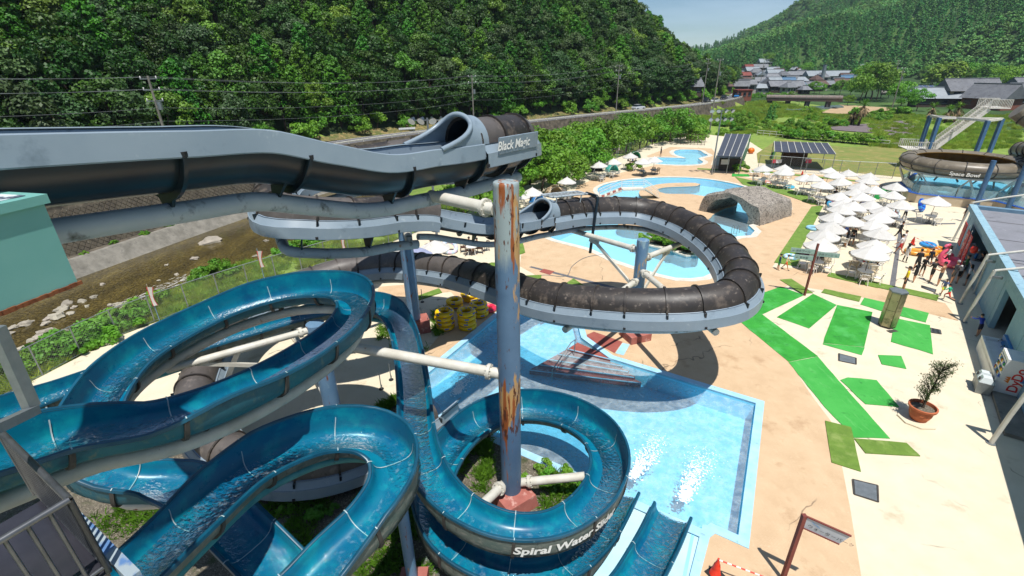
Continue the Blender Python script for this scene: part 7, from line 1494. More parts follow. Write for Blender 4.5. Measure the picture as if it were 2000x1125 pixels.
HS = [
 (1340, 187, 13, 9, 3.6, .15, 'tile', 'w_brown', 'single storey grey roofed house at the foot of the left hill', 1, GA), (1404, 180, 14, 8, 3.4, .05, 'tile_brown', 'w_brown', 'low brown roofed house by the road', 1, 'hip'), (1424, 178, 10, 9, 3.8, .25, 'pv', 'w_brown', 'house with blue solar roof by the road', 1, GA),
 (1448, 192, 9, 7, 3.8, 0, 'tile_red', 'w_red', 'small flat brick red block shed beside the road', 1, 'flat'), (1434, 167, 11, 8, 4.2, .1, 'tile', 'w_brown', 'dark two gabled house above the blue car', 1, GA), (1438, 158, 13, 9, 5.5, .1, 'tile', 'w_brown', 'tall grey gabled house left of the village street', 2, GA), (1452, 158, 12, 8, 3.8, .0, 'tile_red', 'w_white', 'red roofed house left of the village street', 1, GA), (1402, 153, 13, 9, 5, .2, 'tile', 'w_white', 'grey roofed house half hidden by trees on the left', 2, GA),
 (1474, 181, 11, 8, 3.4, .35, 'tile', 'w_brown', 'low grey roofed house right of the red shed', 1, GA), (1493, 180, 10, 9, 6, 1.2, 'tile', 'w_white', 'two storey grey plaster house in the village front', 2, GA), (1518, 180, 16, 9, 4.2, .0, 'tile', 'w_brown', 'long dark grey roofed house in the village front', 1, GA), (1537, 182, 8, 8, 4, .3, 'tile', 'w_white', 'small house right of the long dark roof', 1, 'hip'), (1556, 178, 12, 9, 3.6, -.1, 'tile_blue', 'w_brown', 'blue grey roofed house right in the village front', 1, 'hip'), (1569, 184, 6, 6, 3, .1, 'tile', 'w_brown', 'small dark hut at the right end of the village', 1, 'hip'),
 (1505, 163, 16, 11, 4.5, .0, 'tile', 'w_brown', 'broad hip roofed house behind the village front', 1, 'hip'), (1510, 157, 17, 10, 6, .0, 'roof_pale', 'w_white', 'large pale two storey village house', 2, GA), (1526, 160, 12, 9, 6, .4, 'tile', 'w_white', 'grey house right of the large pale one', 2, 'hip'), (1535, 168, 13, 9, 3.8, -.1, 'tile_blue', 'w_brown', 'blue roofed house behind the long dark roof', 1, GA), (1486, 157, 10, 8, 5, 1.3, 'roof_pale', 'w_white', 'white house beside the street lamp post', 2, GA), (1553, 157, 15, 9, 5, -.5, 'tile', 'w_brown', 'dark gabled house behind the blue roof', 2, GA),
 (1466, 148, 16, 10, 5, .1, 'roof_pale', 'w_white', 'pale house where the street bends', 2, GA), (1475, 151, 13, 9, 5, .0, 'tile', 'w_white', 'grey roofed house on the street bend', 2, 'hip'), (1462, 142, 16, 10, 5, .3, 'tile_red', 'w_white', 'far red roofed house on the slope', 2, GA), (1482, 141, 18, 10, 5, -.2, 'tile', 'w_brown', 'far grey roofed house on the slope', 2, GA), (1492, 134, 18, 11, 6, 0, 'roof_pale', 'w_white', 'farthest white house below the woods', 2, GA), (1545, 164, 14, 8, 4, .2, 'tile', 'w_white', 'grey roof tucked among trees', 1, GA),
 (1588, 159, 20, 12, 5, .05, 'roof_pale', 'w_white', 'pale gabled hall beyond the village', 1, GA), (1628, 158, 26, 12, 4.5, -.08, 'roof_pale', 'w_white', 'long warehouse with bright metal roof', 1, GA), (1655, 164, 16, 9, 4, -.1, 'tile_blue', 'w_white', 'blue roofed building right of the warehouse', 1, GA), (1612, 172, 12, 8, 3, .1, 'tile', 'w_brown', 'low grey roof among the trees before the warehouse', 1, GA), (1605, 168, 8, 5, 2.4, .1, 'tile_blue', 'w_white', 'tiny bright blue roofed shed among trees', 1, GA)]
for (px, py, w_, d_, h, rz, rf_, wl_, lb, stn, kd) in HS: house(px, py, w_*.60, d_*.60, h*.72, rz, M[rf_], M[wl_], lb, None, stn, kd, nw=3 if w_ < 15 else 5)
house(1880, 205, 15, 8, 4.6, -.12, M['tile'], mat('tan_plaster', '#9a8e74', rough=.9), 'large tan walled house with grey roof on the right', 0.5, 2, GA, nw=4); house(1930, 212, 11, 9, 3.0, -1.25, M['tile'], M['w_red'], 'house with blue gable and grey roof on the right', .5, 1, GA); house(1972, 206, 12, 8, 3.2, .2, M['tile'], M['w_brown'], 'grey roofed house at the right picture edge', .5, 1, 'hip'); house(1828, 206, 14, 7, 2.6, -.3, M['roof_pale'], M['w_brown'], 'long dark walled shed left of the tan house', .3, 1, GA); house(1990, 200, 10, 8, 4.5, .1, M['tile'], M['w_white'], 'rear grey roofed house at the right picture edge', .5, 2, GA)
rh = random.Random(8)
for k in range(46):
    px, py = rh.uniform(1425, 1700), rh.uniform(140, 182); house(px, py, rh.uniform(5.5, 8), rh.uniform(4.2, 5.6), rh.uniform(2.3, 3.4), rh.uniform(-.5, .5), rh.choice([M['tile'], M['tile'], M['tile'], M['tile_brown'], M['roof_pale']]), rh.choice([M['w_white'], M['w_brown']]), 'small tiled house in the dense village cluster beyond the river', None, 1, rh.choice(['gable', 'hip']), nw=2)
# solar field
for r_ in range(3):
    for k in range(7):
        a = P(1775+k*21+r_*6, 187-r_*4.5, 1.6); b = P(1794+k*21+r_*6, 187-r_*4.5, 1.6); t = thing('solar_array', 'tilted blue solar panel table in the field right of the village', 'solar panel', (a.x, a.y, 0), 'solar panel tables'); d = Vector((0, 6.0, 2.2)); mb = MB(); vs = [a, b, b+d, a+d]; vs += [v-Vector((0, 0, .1)) for v in vs]; mb.add(vs, [(0, 1, 2, 3), (7, 6, 5, 4), (0, 4, 5, 1), (1, 5, 6, 2), (2, 6, 7, 3), (3, 7, 4, 0)]); pn = obj('panel', mb, [M['pv']], t, 0)
        for u in (.02, .5, .98): mb = MB(); p = a.lerp(b, u); mb.bar(p+Vector((0, 0, .03)), p+d+Vector((0, 0, .03)), .1, .06); obj('frame', mb, [M['alu_white']], pn, 0)
        for u in (.1, .9): p = a.lerp(b, u)+d*.5; mb = MB(); mb.bar((p.x, p.y, -.3), p, .15); obj('leg', mb, [M['galv']], t, 0)
# pipe bridge
pa, pb_ = P(1493, 211, -.2), P(1640, 214, -.2); pbz = 3.3; pbr = thing('pipe_bridge', 'brown pipe bridge on dark piers across the river', 'bridge', (pa.x, pa.y, 0)); up = Vector((0, 0, pbz+.2))
mb = MB(); mb.cyl(pa+up, pb_+up, .8, n=14); obj('pipe', mb, [mat('brown_grey_pipe', '#7d6f68', '#6d605a', .5, rough=.7)], pbr, 50); mb = MB(); mb.bar(pa+up+Vector((0, -.4, -.85)), pb_+up+Vector((0, -.4, -.85)), 1.0, .5); obj('girder', mb, [mat('girder_brown', '#4a3a34', rough=.8)], pbr, 0)
for f in (.05, .30, .56, .83): q = pa.lerp(pb_, f); mb = MB(); mb.bar((q.x, q.y, -1.5), (q.x+.15, q.y, pbz-.6), 1.3, 1.0, up=(0, 1, 0)); obj('pier', mb, [mat('dark_pier', '#4d4a47', rough=.9)], pbr, 0)
for k in range(14): q = pa.lerp(pb_, (k+.5)/14)+up; d = (pb_-pa).normalized(); mb = MB(); mb.cyl(q-d*.1, q+d*.1, .88, n=14); obj('collar', mb, [M['concrete']], pbr)
# cars on the road
def car(i, off_, c, lb, flip=1, kind='car'):
    p = RP[i]+RN[i]*off_; T = RT[i]; rz = math.atan2(T.y, T.x); b = Vector((p.x, p.y, 2.56)); t = thing('car', lb, 'car', b, 'cars on the valley road'); cr, sr = math.cos(rz), math.sin(rz); W4 = lambda x, y, z: Vector((b.x+x*cr-y*sr, b.y+x*sr+y*cr, b.z+z)); pm = mat('paint'+c.strip('#'), c, rough=.25, coat=.5); tall = 1.75 if kind == 'van' else 1.45
    mb = MB(); sec = [(-2.0, .45, .75), (-1.9, .35, .9), (-.9, .3, .95), (.9, .3, .95), (1.75, .35, .85), (2.0, .45, .65)]; vs = []
    for x, z0, z1 in sec:
        for y, z in ((-.82, z0), (-.84, (z0+z1)/2), (-.76, z1), (.76, z1), (.84, (z0+z1)/2), (.82, z0)): vs.append(W4(x, y, z))
    mb.add(vs, [(j*6+k, (j+1)*6+k, (j+1)*6+(k+1) % 6, j*6+(k+1) % 6) for j in range(5) for k in range(6)]+[(0, 1, 2, 3, 4, 5), (35, 34, 33, 32, 31, 30)]); obj('body', mb, [pm], t, 40)
    mb = MB(); sec = [(-1.7, .9), (-1.3, tall-.05), (.3, tall), (1.0, .92)]; vs = []
    for x, z in sec: vs += [W4(x, -.72, .9), W4(x, -.62, z), W4(x, .62, z), W4(x, .72, .9)]
    mb.add(vs, [(j*4+k, (j+1)*4+k, (j+1)*4+k+1, j*4+k+1) for j in range(3) for k in range(3)]); cb = obj('cabin', mb, [M['win']], t, 40); mb = MB(); mb.box(W4(-.5, 0, tall-.01), (1.6, 1.2, .05), rz); obj('roof', mb, [pm], cb, 0)
    for x in (-1.25, 1.25):
        for y in (-.8, .8): mb = MB(); mb.cyl(W4(x, y-.1, .31), W4(x, y+.1, .31), .31, n=14); wh = obj('wheel', mb, [M['black']], t, 40); mb = MB(); mb.cyl(W4(x, y-.11, .31), W4(x, y+.11, .31), .17, n=10); obj('rim', mb, [M['steel']], wh)
    for y in (-.6, .6): mb = MB(); mb.box(W4(1.98, y, .62), (.06, .3, .12), rz); obj('headlight', mb, [M['white']], t, 0)
def road_at(px, py): q = P(px, py, 2.6); return nearidx(q.x, q.y)
car(road_at(1217, 213), -4.6, '#c9ccce', 'white car half hidden by the roadside pole on the left hill road'); car(road_at(1355, 200), -3.8, '#25282c', 'dark van on the road below the hill', kind='van'); car(road_at(1374, 199), -2.0, '#d0d2d4', 'white car behind the dark van'); car(road_at(1404, 193), -4.2, '#2a3038', 'dark car nearest the village'); car(road_at(1419, 190), -2.0, '#2f7fc0', 'bright blue car at the village entrance')
# roadside sign board
q = P(795, 252, 3.2); t = thing('road_sign', 'long white sign board beside the road behind the upper flume', 'sign', (q.x, q.y, 2.5)); mb = MB(); mb.box(q+Vector((0, 0, .1)), (3.2, .06, .35), R(20)); obj('panel', mb, [M['white']], t, 0)
for s in (-1.2, 1.2): mb = MB(); c = q+Vector((s*math.cos(R(20)), s*math.sin(R(20)), 0)); mb.cyl((c.x, c.y, 2.4), c, .04, n=6); obj('post', mb, [M['galv']], t)
# utility poles and wires
def upole(px, py, z0, h, lb, arms=2):
    b = P(px, py, z0)
    if h < 0: h = min([x*.1 for x in range(40, 260)], key=lambda q: abs(proj(b+Vector((0, 0, q)))[1]+h))
    t = thing('utility_pole', lb, 'utility pole', b, 'utility poles'); mb = MB(); mb.cyl(b-Vector((0, 0, 1)), b+Vector((0, 0, h)), .17, .11, n=8); obj('pole', mb, [M['concrete']], t); T = Vector((.85, .3, 0))
    for k in range(arms):
        z = h-.3-k*1.1; mb = MB(); mb.bar(b+T*-.9+Vector((0, 0, z)), b+T*.9+Vector((0, 0, z)), .09, .09); ar = obj('crossarm', mb, [M['galv']], t, 0)
        for s in (-.8, 0, .8): mb = MB(); mb.lathe([(.05, .04), (.07, .12), (.04, .16), (.07, .22), (.02, .28)], 8, b+T*s+Vector((0, 0, z))); obj('insulator', mb, [M['white']], ar)
    mb = MB(); mb.lathe([(.25, 0), (.25, .8)], 10, b+Vector((.35, 0, h-3.4))); obj('transformer', mb, [M['galv']], t); return b+Vector((0, 0, h))
tops = [upole(350, 352, 2.5, -148, 'leaning utility pole in front of the dark woods on the left', 3), upole(926, 252, 2.5, -146, 'thin utility pole in the shade of the woods', 2), upole(1203, 219, 2.6, 11.5, 'tall utility pole beside the white car', 3), upole(1271, 206, 2.6, 11, 'utility pole at the bend of the hill road', 2), upole(1371, 206, 2.5, 13, 'utility pole left of the far light mast', 2)]
upole(1386, 255, 0, 15, 'tall wooden looking pole behind the floodlight mast', 1); upole(1741, 214, .3, 12, 'leaning utility pole among the meadow bushes', 2); upole(1735, 190, .3, 14, 'utility pole beside the paddy field', 2); upole(1484, 168, 2.2, 13, 'utility pole in the village street', 2); upole(1563, 150, 2, 16, 'thin pole beside the pale hall', 1)
first = tops[0]+(tops[0]-tops[1]).normalized()*40; first.z = tops[0].z+3
wz_ = [first]+tops
for i in range(len(wz_)-1):
    for k, (dz, dx) in enumerate(((-.1, -.8), (-.1, .8), (-1.3, -.8), (-1.3, .8), (-3.2, .2), (-4.6, .2))):
        a, b = wz_[i]+Vector((dx*.85, dx*.3, dz)), wz_[i+1]+Vector((dx*.85, dx*.3, dz)); mb = MB(); mb.tube([a.lerp(b, j/14)-Vector((0, 0, 1.2*4*(j/14)*(1-j/14)*.8)) for j in range(15)], .014, 4, caps=False); one('power_line', mb, [flat('#6a6f70')], 'power line strung between roadside poles along the woods', 'cable', group='power lines', smooth=0)
# rice paddy, white hall chimney
pd = MB(); pd.prism(Ld([(1722, 160), (1790, 162), (1800, 178), (1722, 175)], .6), .3, .62); struct('paddy_field', pd, [mat('rice_green', '#6f9a2a', '#7fa838', .3, rough=.9)])
pd = MB(); pd.prism(Ld([(1722, 176), (1805, 172), (1805, 177), (1722, 181)], .6), .3, .68); struct('field_road', pd, [M['concrete']])
q = G(1604, 161); ch = MB(); ch.lathe([(1.2, 0), (1.1, 11), (1.2, 11.3)], 14); one('silo', ch, [M['roof_pale']], 'pale silo between hall and warehouse', 'silo', (q.x, q.y, q.z-.5))
# ================================================================ vegetation
M['bark'] = mat('bark', '#3d3026', '#2c231c', 4, rough=.95)
def leafmat(name, c1, c2, tr=.13, vs=.28, sc=.8):
    return mat(name, c1, c2, sc, .35, .65, rough=.55, spec=.35, trans=tr, objrand=vs, detail=3)
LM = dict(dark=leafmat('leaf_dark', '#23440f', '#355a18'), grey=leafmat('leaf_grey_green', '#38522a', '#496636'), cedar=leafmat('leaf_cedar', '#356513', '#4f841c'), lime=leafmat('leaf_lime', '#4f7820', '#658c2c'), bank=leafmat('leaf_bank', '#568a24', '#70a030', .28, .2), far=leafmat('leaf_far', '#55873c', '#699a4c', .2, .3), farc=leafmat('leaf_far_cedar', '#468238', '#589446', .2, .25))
def crown(seed, rx, rz_, n_lobes, cards, size, style='broad', low=-.75):
    r_ = random.Random(seed); mb = MB(); V = []; Fc = []
    lob = []
    for i in range(n_lobes):
        if style == 'cedar':
            t = (i+.5)/n_lobes; z = -1+2*t; rad = (1-t)**.55*.95+.04; a = i*2.399+r_.uniform(-.3, .3); rr = rad*r_.uniform(.55, 1.0); lob.append((Vector((rr*math.cos(a)*rx, rr*math.sin(a)*rx, z*rz_)), rx*(.20+.20*(1-t))*r_.uniform(.8, 1.2)))
        else:
            z = r_.uniform(low, 1); a = r_.uniform(0, 6.283); q = math.sqrt(max(0, 1-z*z))*r_.uniform(.72, 1.05); lob.append((Vector((q*math.cos(a)*rx, q*math.sin(a)*rx, z*rz_*r_.uniform(.85, 1.05))), rx*r_.uniform(.22, .42)))
    per = cards//n_lobes
    for c, lr in lob:
        for k in range(per):
            z = r_.uniform(-.45, 1); a = r_.uniform(0, 6.283); q = math.sqrt(1-z*z); d = Vector((q*math.cos(a), q*math.sin(a), z)); p = c+Vector((d.x*lr, d.y*lr, d.z*lr*.8))*r_.uniform(.65, 1.08)
            nrm = (d+Vector((r_.gauss(0, .5), r_.gauss(0, .5), r_.gauss(0, .4)+.35))).normalized(); t1 = nrm.cross(Vector((r_.uniform(-1, 1), r_.uniform(-1, 1), r_.uniform(-1, 1)))).normalized(); t2 = nrm.cross(t1); s = size*r_.uniform(.55, 1.25); s2 = s*r_.uniform(.45, .8)
            o = len(V); V += [p-t1*s, p-t2*s2+nrm*s*.15, p+t1*s, p+t2*s2-nrm*s*.1]; Fc.append((o, o+1, o+2, o+3))
    mb.v = [tuple(v) for v in V]; mb.f = Fc; mb.m = [0]*len(Fc); return mb
def trunk_mesh(h, r0, seed, limbs=5):
    r_ = random.Random(seed); mb = MB(); pts = [(0, 0, -.8)]+[(r_.uniform(-.12, .12)*k, r_.uniform(-.12, .12)*k, h*k/5) for k in range(1, 6)]; mb.tube(pts, [r0*1.25, r0, r0*.85, r0*.7, r0*.5, r0*.25], 8)
    for k in range(limbs): a = r_.uniform(0, 6.28); z = h*r_.uniform(.45, .85); ln = h*.28; mb.tube([(0, 0, z), (math.cos(a)*ln*.5, math.sin(a)*ln*.5, z+ln*.35), (math.cos(a)*ln, math.sin(a)*ln, z+ln*.6)], [r0*.4, r0*.25, r0*.1], 5)
    return mb.mesh('trunk', [M['bark']], 60)
def tree_proto(name, cat, h, cr, rx, rz_, zc, leaf, r0=.18):
    t = thing(name, name.replace('_', ' '), cat); tr = bpy.data.objects.new('trunk', trunk_mesh(h*.8, r0, hash(name) % 99 if False else len(name)*7)); col.objects.link(tr); tr.parent = t
    me = cr.mesh('crown', [LM[leaf]], 0); c = bpy.data.objects.new('crown', me); col.objects.link(c); c.parent = t; c.location = (0, 0, zc); return t
protos = {
 'broad': [tree_proto('broadleaf_tree', 'tree', 10, crown(s, 3.7, 4.0, 34, 4200, .25), 3.7, 4.0, 5.4, lf) for s, lf in ((1, 'dark'), (2, 'grey'), (3, 'lime'), (4, 'dark'))],
 'cedar': [tree_proto('cedar_tree', 'tree', 14, crown(s, 3.1, 5.4, 50, 4200, .23, 'cedar'), 3.1, 5.4, 6.4, 'cedar') for s in (11, 12, 13)]}
farp = [tree_proto('far_tree', 'tree', 12, crown(s, 4.6, 4.4, 18, 420, .95), 4.6, 4.4, 5.5, 'far') for s in (31, 32)]+[tree_proto('far_cedar', 'tree', 16, crown(s, 3.2, 7.5, 22, 420, .8, 'cedar'), 3.2, 7.5, 7.5, 'farc') for s in (33, 34)]
used = set()
def plant(pr, loc, sc, rz, lb, gp, cat=None, tilt=None):
    if pr.name not in used: used.add(pr.name); o = pr
    else: o = copy_tree(pr)
    o.location = loc; o.rotation_euler = (tilt[0] if tilt else 0, tilt[1] if tilt else 0, rz); o.scale = (sc*rv.uniform(.9, 1.1), sc*rv.uniform(.9, 1.1), sc); o['label'] = lb; o['group'] = gp
    if cat: o['category'] = cat
    return o
rv = random.Random(77)
def visible(p, m=120):
    v = Vector(p)-CAM; zc = v.dot(_f)
    if zc < 1: return False
    x, y = proj(p); return -m < x < 2000+m and -m-160 < y < 1125+m
# --- left hillside wood
cand = []
i = nearidx(-62, -22)
while i < min(len(RP)-1, I_B+8):
    d = 11.0
    while d < 108:
        p = RP[i]+RN[i]*-(d+rv.uniform(-1.3, 1.3))+RT[i]*rv.uniform(-1.3, 1.3); z = ground_z(p.x, p.y); cedar_p = .15+.55*sstep(16, 44, d+10*noise.noise(Vector((p.x*.03, p.y*.03, 4))))
        kind = 'cedar' if rv.random() < cedar_p else 'broad'; cand.append((Vector((p.x, p.y, z)), kind, d)); d += 3.7 if kind == 'cedar' else 4.2
    i += 1 if True else 2
cand = [c for c in cand if visible(c[0]+Vector((0, 0, 8)))]
cand.sort(key=lambda c: (c[0]-CAM).length)
indiv, massed = cand[:290], cand[290:]
nm_ = dict(cedar='bright green cedar on the steep left hillside', broad='leafy broadleaf tree on the steep left hillside')
for p, kind, d in indiv:
    pr = rv.choice(protos[kind]) if kind == 'cedar' else rv.choices(protos['broad'], (3, 2.2, .8, 3))[0]; plant(pr, p, rv.uniform(.68, 1.0), rv.uniform(0, 6.28), nm_[kind]+(' above the upper flume' if proj(p)[0] < 700 else ' above the stream bend' if proj(p)[0] < 1150 else ' towards the village'), 'trees on the left hillside')
def scatter(name, label, cat, pts, crowns, kind='stuff'):
    """one object: points carrying crowns of several kinds (geometry nodes); pts = (pos, scale, rot, idx)"""
    me = bpy.data.meshes.new(name); me.from_pydata([p[0] for p in pts], [], [])
    for an, tp, k in (('scl', 'FLOAT', 1), ('rot', 'FLOAT', 2), ('idx', 'INT', 3)): at_ = me.attributes.new(an, tp, 'POINT'); at_.data.foreach_set('value', [p[k] for p in pts])
    o = bpy.data.objects.new(name, me); col.objects.link(o); tag(o, label, cat, kind=kind)
    ng = bpy.data.node_groups.new(name, 'GeometryNodeTree'); ng.interface.new_socket('Geometry', in_out='INPUT', socket_type='NodeSocketGeometry'); ng.interface.new_socket('Geometry', in_out='OUTPUT', socket_type='NodeSocketGeometry'); N = ng.nodes; L = ng.links
    gi, go = N.new('NodeGroupInput'), N.new('NodeGroupOutput'); jn = N.new('GeometryNodeJoinGeometry')
    def na(nm, tp): n = N.new('GeometryNodeInputNamedAttribute'); n.data_type = tp; n.inputs['Name'].default_value = nm; return n.outputs['Attribute']
    sc_, ro_, ix_ = na('scl', 'FLOAT'), na('rot', 'FLOAT'), na('idx', 'INT'); cx = N.new('ShaderNodeCombineXYZ'); L.new(ro_, cx.inputs['Z'])
    for k, c in enumerate(crowns):
        cp_ = N.new('FunctionNodeCompare'); cp_.data_type = 'INT'; cp_.operation = 'EQUAL'; L.new(ix_, cp_.inputs[2]); cp_.inputs[3].default_value = k
        oi = N.new('GeometryNodeObjectInfo'); oi.inputs['Object'].default_value = c; oi.transform_space = 'ORIGINAL'
        ip = N.new('GeometryNodeInstanceOnPoints'); L.new(gi.outputs[0], ip.inputs['Points']); L.new(cp_.outputs[0], ip.inputs['Selection']); L.new(oi.outputs['Geometry'], ip.inputs['Instance']); L.new(cx.outputs[0], ip.inputs['Rotation']); L.new(sc_, ip.inputs['Scale']); L.new(ip.outputs[0], jn.inputs[0])
    L.new(jn.outputs[0], go.inputs[0]); md = o.modifiers.new('scatter', 'NODES'); md.node_group = ng; return o
def crown_of(t): return [c for c in t.children if c.name.startswith('crown')][0]
pts = []
for p, kind, d in massed:
    k = rv.randrange(3) if kind == 'cedar' else 3+rv.choices(range(4), (3, 2, 1, 3))[0]; _s = rv.uniform(.7, 1.05); pts.append((p+Vector((0, 0, 5.9*_s)), _s, rv.uniform(0, 6.28), k))
scatter('hillside_forest', 'dense green wood covering the upper left hillside', 'forest', pts, [crown_of(t) for t in protos['cedar']+protos['broad']])
# --- far mountain wood
pts = []
for a in range(90, 800, 6):
    for b in range(20, 925, 6):
        x, y = a+rv.uniform(-3, 3), b+rv.uniform(-3, 3); z = mountain_z(x, y)
        if z < 1.0 or not visible((x, y, z+8), 40): continue
        d_ = math.hypot(x, y)
        if d_ > 700 and rv.random() < .25: continue
        k = (2 if noise.noise(Vector((x*.008, y*.008, 2))) > -.05 else 0)+rv.randrange(2); pts.append(((x, y, z+2.8), rv.uniform(.5, .88), rv.uniform(0, 6.28), k))
# the far end of the left hill and the valley trees at the village
scatter('mountain_forest', 'dark wooded mountain slope filling the upper right', 'forest', pts, [crown_of(t) for t in farp])
# far prototypes themselves stand at the edge of the village
# bamboo grove, lime coloured
bam = tree_proto('bamboo_clump', 'bamboo', 9, crown(41, 3.4, 3.6, 20, 1100, .5), 3, 3, 4.6, 'lime')
for k, px in enumerate((1815, 1828, 1842, 1856, 1868, 1835, 1850)): q = P(px, 172-(k % 3)*2, .6); plant(bam, q, rv.uniform(1.2, 1.6), rv.uniform(0, 6), 'bright lime green bamboo clump behind the solar field', 'bamboo clumps')
# --- bank trees right of the stream and shrubs
bt = [tree_proto('bank_tree', 'tree', 5, crown(s, 2.6, 1.7, 24, 2600, .17), 2.6, 1.7, 3.0, 'bank', .10) for s in (51, 52, 53)]
FT = [(1590, 182, .7, 0), (1600, 183, .6, 1), (1575, 180, .5, 1), (1640, 184, .8, 0), (1630, 183, .6, 1), (1660, 186, .8, 1), (1700, 195, 1.25, 0), (1690, 190, 1.15, 1), (1712, 192, 1.0, 0), (1680, 198, .9, 1), (1720, 190, .7, 1), (1480, 197, .42, 0), (1468, 198, .38, 1), (1500, 197, .4, 1), (1530, 193, .35, 0), (1545, 191, .35, 1), (1420, 165, .8, 0), (1412, 160, .9, 1), (1390, 170, .8, 0), (1425, 155, .8, 2), (1380, 190, .5, 0), (1760, 205, .7, 0), (1770, 215, .5, 1), (1790, 215, .6, 0), (1840, 195, .6, 0), (1950, 180, 1.0, 0), (1985, 178, 1.1, 1), (1850, 168, 1.0, 1), (1820, 166, 1.1, 0), (1880, 166, 1.2, 1), (1920, 168, 1.1, 0), (1560, 205, .4, 1), (1655, 205, .45, 0), (1448, 140, 1.1, 2), (1440, 137, 1.1, 3), (1425, 134, 1.2, 2), (1455, 133, 1.2, 3), (1500, 128, 1.3, 0), (1540, 142, 1.2, 0), (1575, 148, 1.2, 1), (1690, 162, 1.1, 0), (1530, 136, 1.1, 1)]
for k, (px, py, s, pi_) in enumerate(FT): q = G(px, py); plant(bt[k % 3] if pi_ < 2 else farp[pi_], q, s*((1.5 if px < 1680 else 2.1) if pi_ < 2 else .8), rv.uniform(0, 6.28), 'rounded green tree scattered round the village and fields' if pi_ < 2 else 'dark conifer scattered round the village', 'trees round the village')
BK = [(960, 395), (985, 365), (1010, 350), (1035, 335), (1060, 345), (1075, 320), (1100, 335), (1120, 305), (1140, 318), (1165, 300), (1030, 310), (1060, 300), (1095, 292), (1130, 285), (1200, 280), (1225, 272), (1250, 268), (1275, 262), (1235, 255), (1290, 255), (1310, 258), (1330, 252), (1350, 256), (1265, 245), (1300, 240), (1330, 238), (1360, 245), (940, 400), (905, 405), (1180, 262), (1205, 258)]
for k, (px, py) in enumerate(BK): q = P(px, py+8, 1.2); q.z = ground_z(q.x, q.y)-.1; plant(bt[k % 3], q, rv.uniform(.95, 1.4), rv.uniform(0, 6.28), 'low spreading cherry tree on the bank beyond the fence', 'cherry trees on the bank')
shp = []
for s in (61, 62): 
    t = thing('shrub', 'shrub', 'shrub'); me = crown(s, 1.0, .7, 14, 1500, .10, low=-.2).mesh('foliage', [LM['bank']], 0); c = bpy.data.objects.new('foliage', me); col.objects.link(c); c.parent = t; c.location = (0, 0, .45); st = MB()
    for k in range(5): a = k*1.3; st.tube([(0, 0, -.2), (.3*math.cos(a), .3*math.sin(a), .4), (.6*math.cos(a), .6*math.sin(a), .9)], [.03, .02, .008], 5)
    m_ = obj('stems', st, [M['bark']], t); shp.append(t)
SH = [(60, 748), (85, 735), (112, 718), (140, 706), (165, 692), (190, 682), (215, 668), (240, 655), (262, 642), (285, 628), (308, 614), (130, 722), (175, 705), (225, 680), (270, 655), (400, 566), (425, 556), (452, 548), (440, 560), (600, 497), (625, 484), (650, 472), (585, 500), (675, 462), (695, 452), (640, 470), (560, 512), (35, 765)]
for k, (px, py) in enumerate(SH): q = P(px, py, -.8); q.z = ground_z(q.x, q.y)-.1; plant(shp[k % 2], q, rv.uniform(.7, 1.15), rv.uniform(0, 6.28), 'bright green shrub on the stream bank outside the fence', 'shrubs on the stream bank')
for k, (px, py) in enumerate(((1270, 472), (1285, 474), (1300, 478), (1315, 482), (1330, 487), (1345, 491), (1308, 470), (1328, 474))): q = P(px, py, .2); q.z = .1; plant(shp[k % 2], q, rv.uniform(.8, 1.05), rv.uniform(0, 6), 'clipped shrub in the white edged planter of the lazy river', 'planter shrubs')
for px, py, lb in ((1238, 333, 'small shrub bed beside the grey tables'), (1447, 335, 'bush at the corner of the dark shed')): plant(shp[0], P(px, py), 1.0, 0, lb, 'deck shrubs')
# roadside undergrowth at the foot of the wood
for k in range(70):
    i = int(nearidx(-54, 8)+(I_B-nearidx(-54, 8))*k/70); p = RP[i]+RN[i]*-(9.2+rv.uniform(-.5, 2.0)); plant(shp[k % 2], (p.x, p.y, ground_z(p.x, p.y)-.2), rv.uniform(1.6, 2.9), rv.uniform(0, 6.28), 'leafy undergrowth bush at the foot of the roadside wood', 'roadside bushes')
# weeds on the wall ledge
for k in range(34):
    i = nearidx(-47, 30)+k*.55; i = int(i); p = RP[i]+RN[i]*(2.2+rv.uniform(-.3, .3)); plant(shp[k % 2], (p.x, p.y, -1.8), rv.uniform(.2, .5), rv.uniform(0, 6), 'small weed tuft growing on the concrete ledge of the wall', 'weeds on the ledge')
# tall grass of the meadow
tf = thing('grass_tuft', 'tall pale green grass tuft in front of the pipe bridge', 'grass', group='meadow tufts'); gm_ = MB(); rg = random.Random(4)
for k in range(260):
    a = rg.uniform(0, 6.28); r_ = rg.uniform(0, .9); ln = rg.uniform(.5, 1.1); b = Vector((r_*math.cos(a), r_*math.sin(a), 0)); d = Vector((rg.gauss(0, .35), rg.gauss(0, .35), 1)).normalized(); s = d.cross(Vector((rg.uniform(-1, 1), rg.uniform(-1, 1), 0))).normalized()*.035; gm_.add([b-s, b+s, b+d*ln*.6+s*.7+Vector((d.x, d.y, 0))*.1, b+d*ln+Vector((d.x, d.y, -.1))*.35], [(0, 1, 2, 3)])
gme = gm_.mesh('blades', [leafmat('meadow_blade', '#86a63a', '#a3b94e', .35, .25)], 0); go_ = bpy.data.objects.new('blades', gme); col.objects.link(go_); go_.parent = tf; q = P(1500, 232, 0); tf.location = (q.x, q.y, ground_z(q.x, q.y)); tf.scale = (1, 1, .9)
pts = []
mead = Ld([(1385, 262), (1350, 235), (1400, 215), (1490, 205), (1600, 215), (1660, 222), (1780, 215), (1790, 232), (1640, 250), (1590, 262), (1720, 268), (1730, 280), (1480, 262)])
bx0, bx1 = min(p[0] for p in mead), max(p[0] for p in mead); by0, by1 = min(p[1] for p in mead), max(p[1] for p in mead)
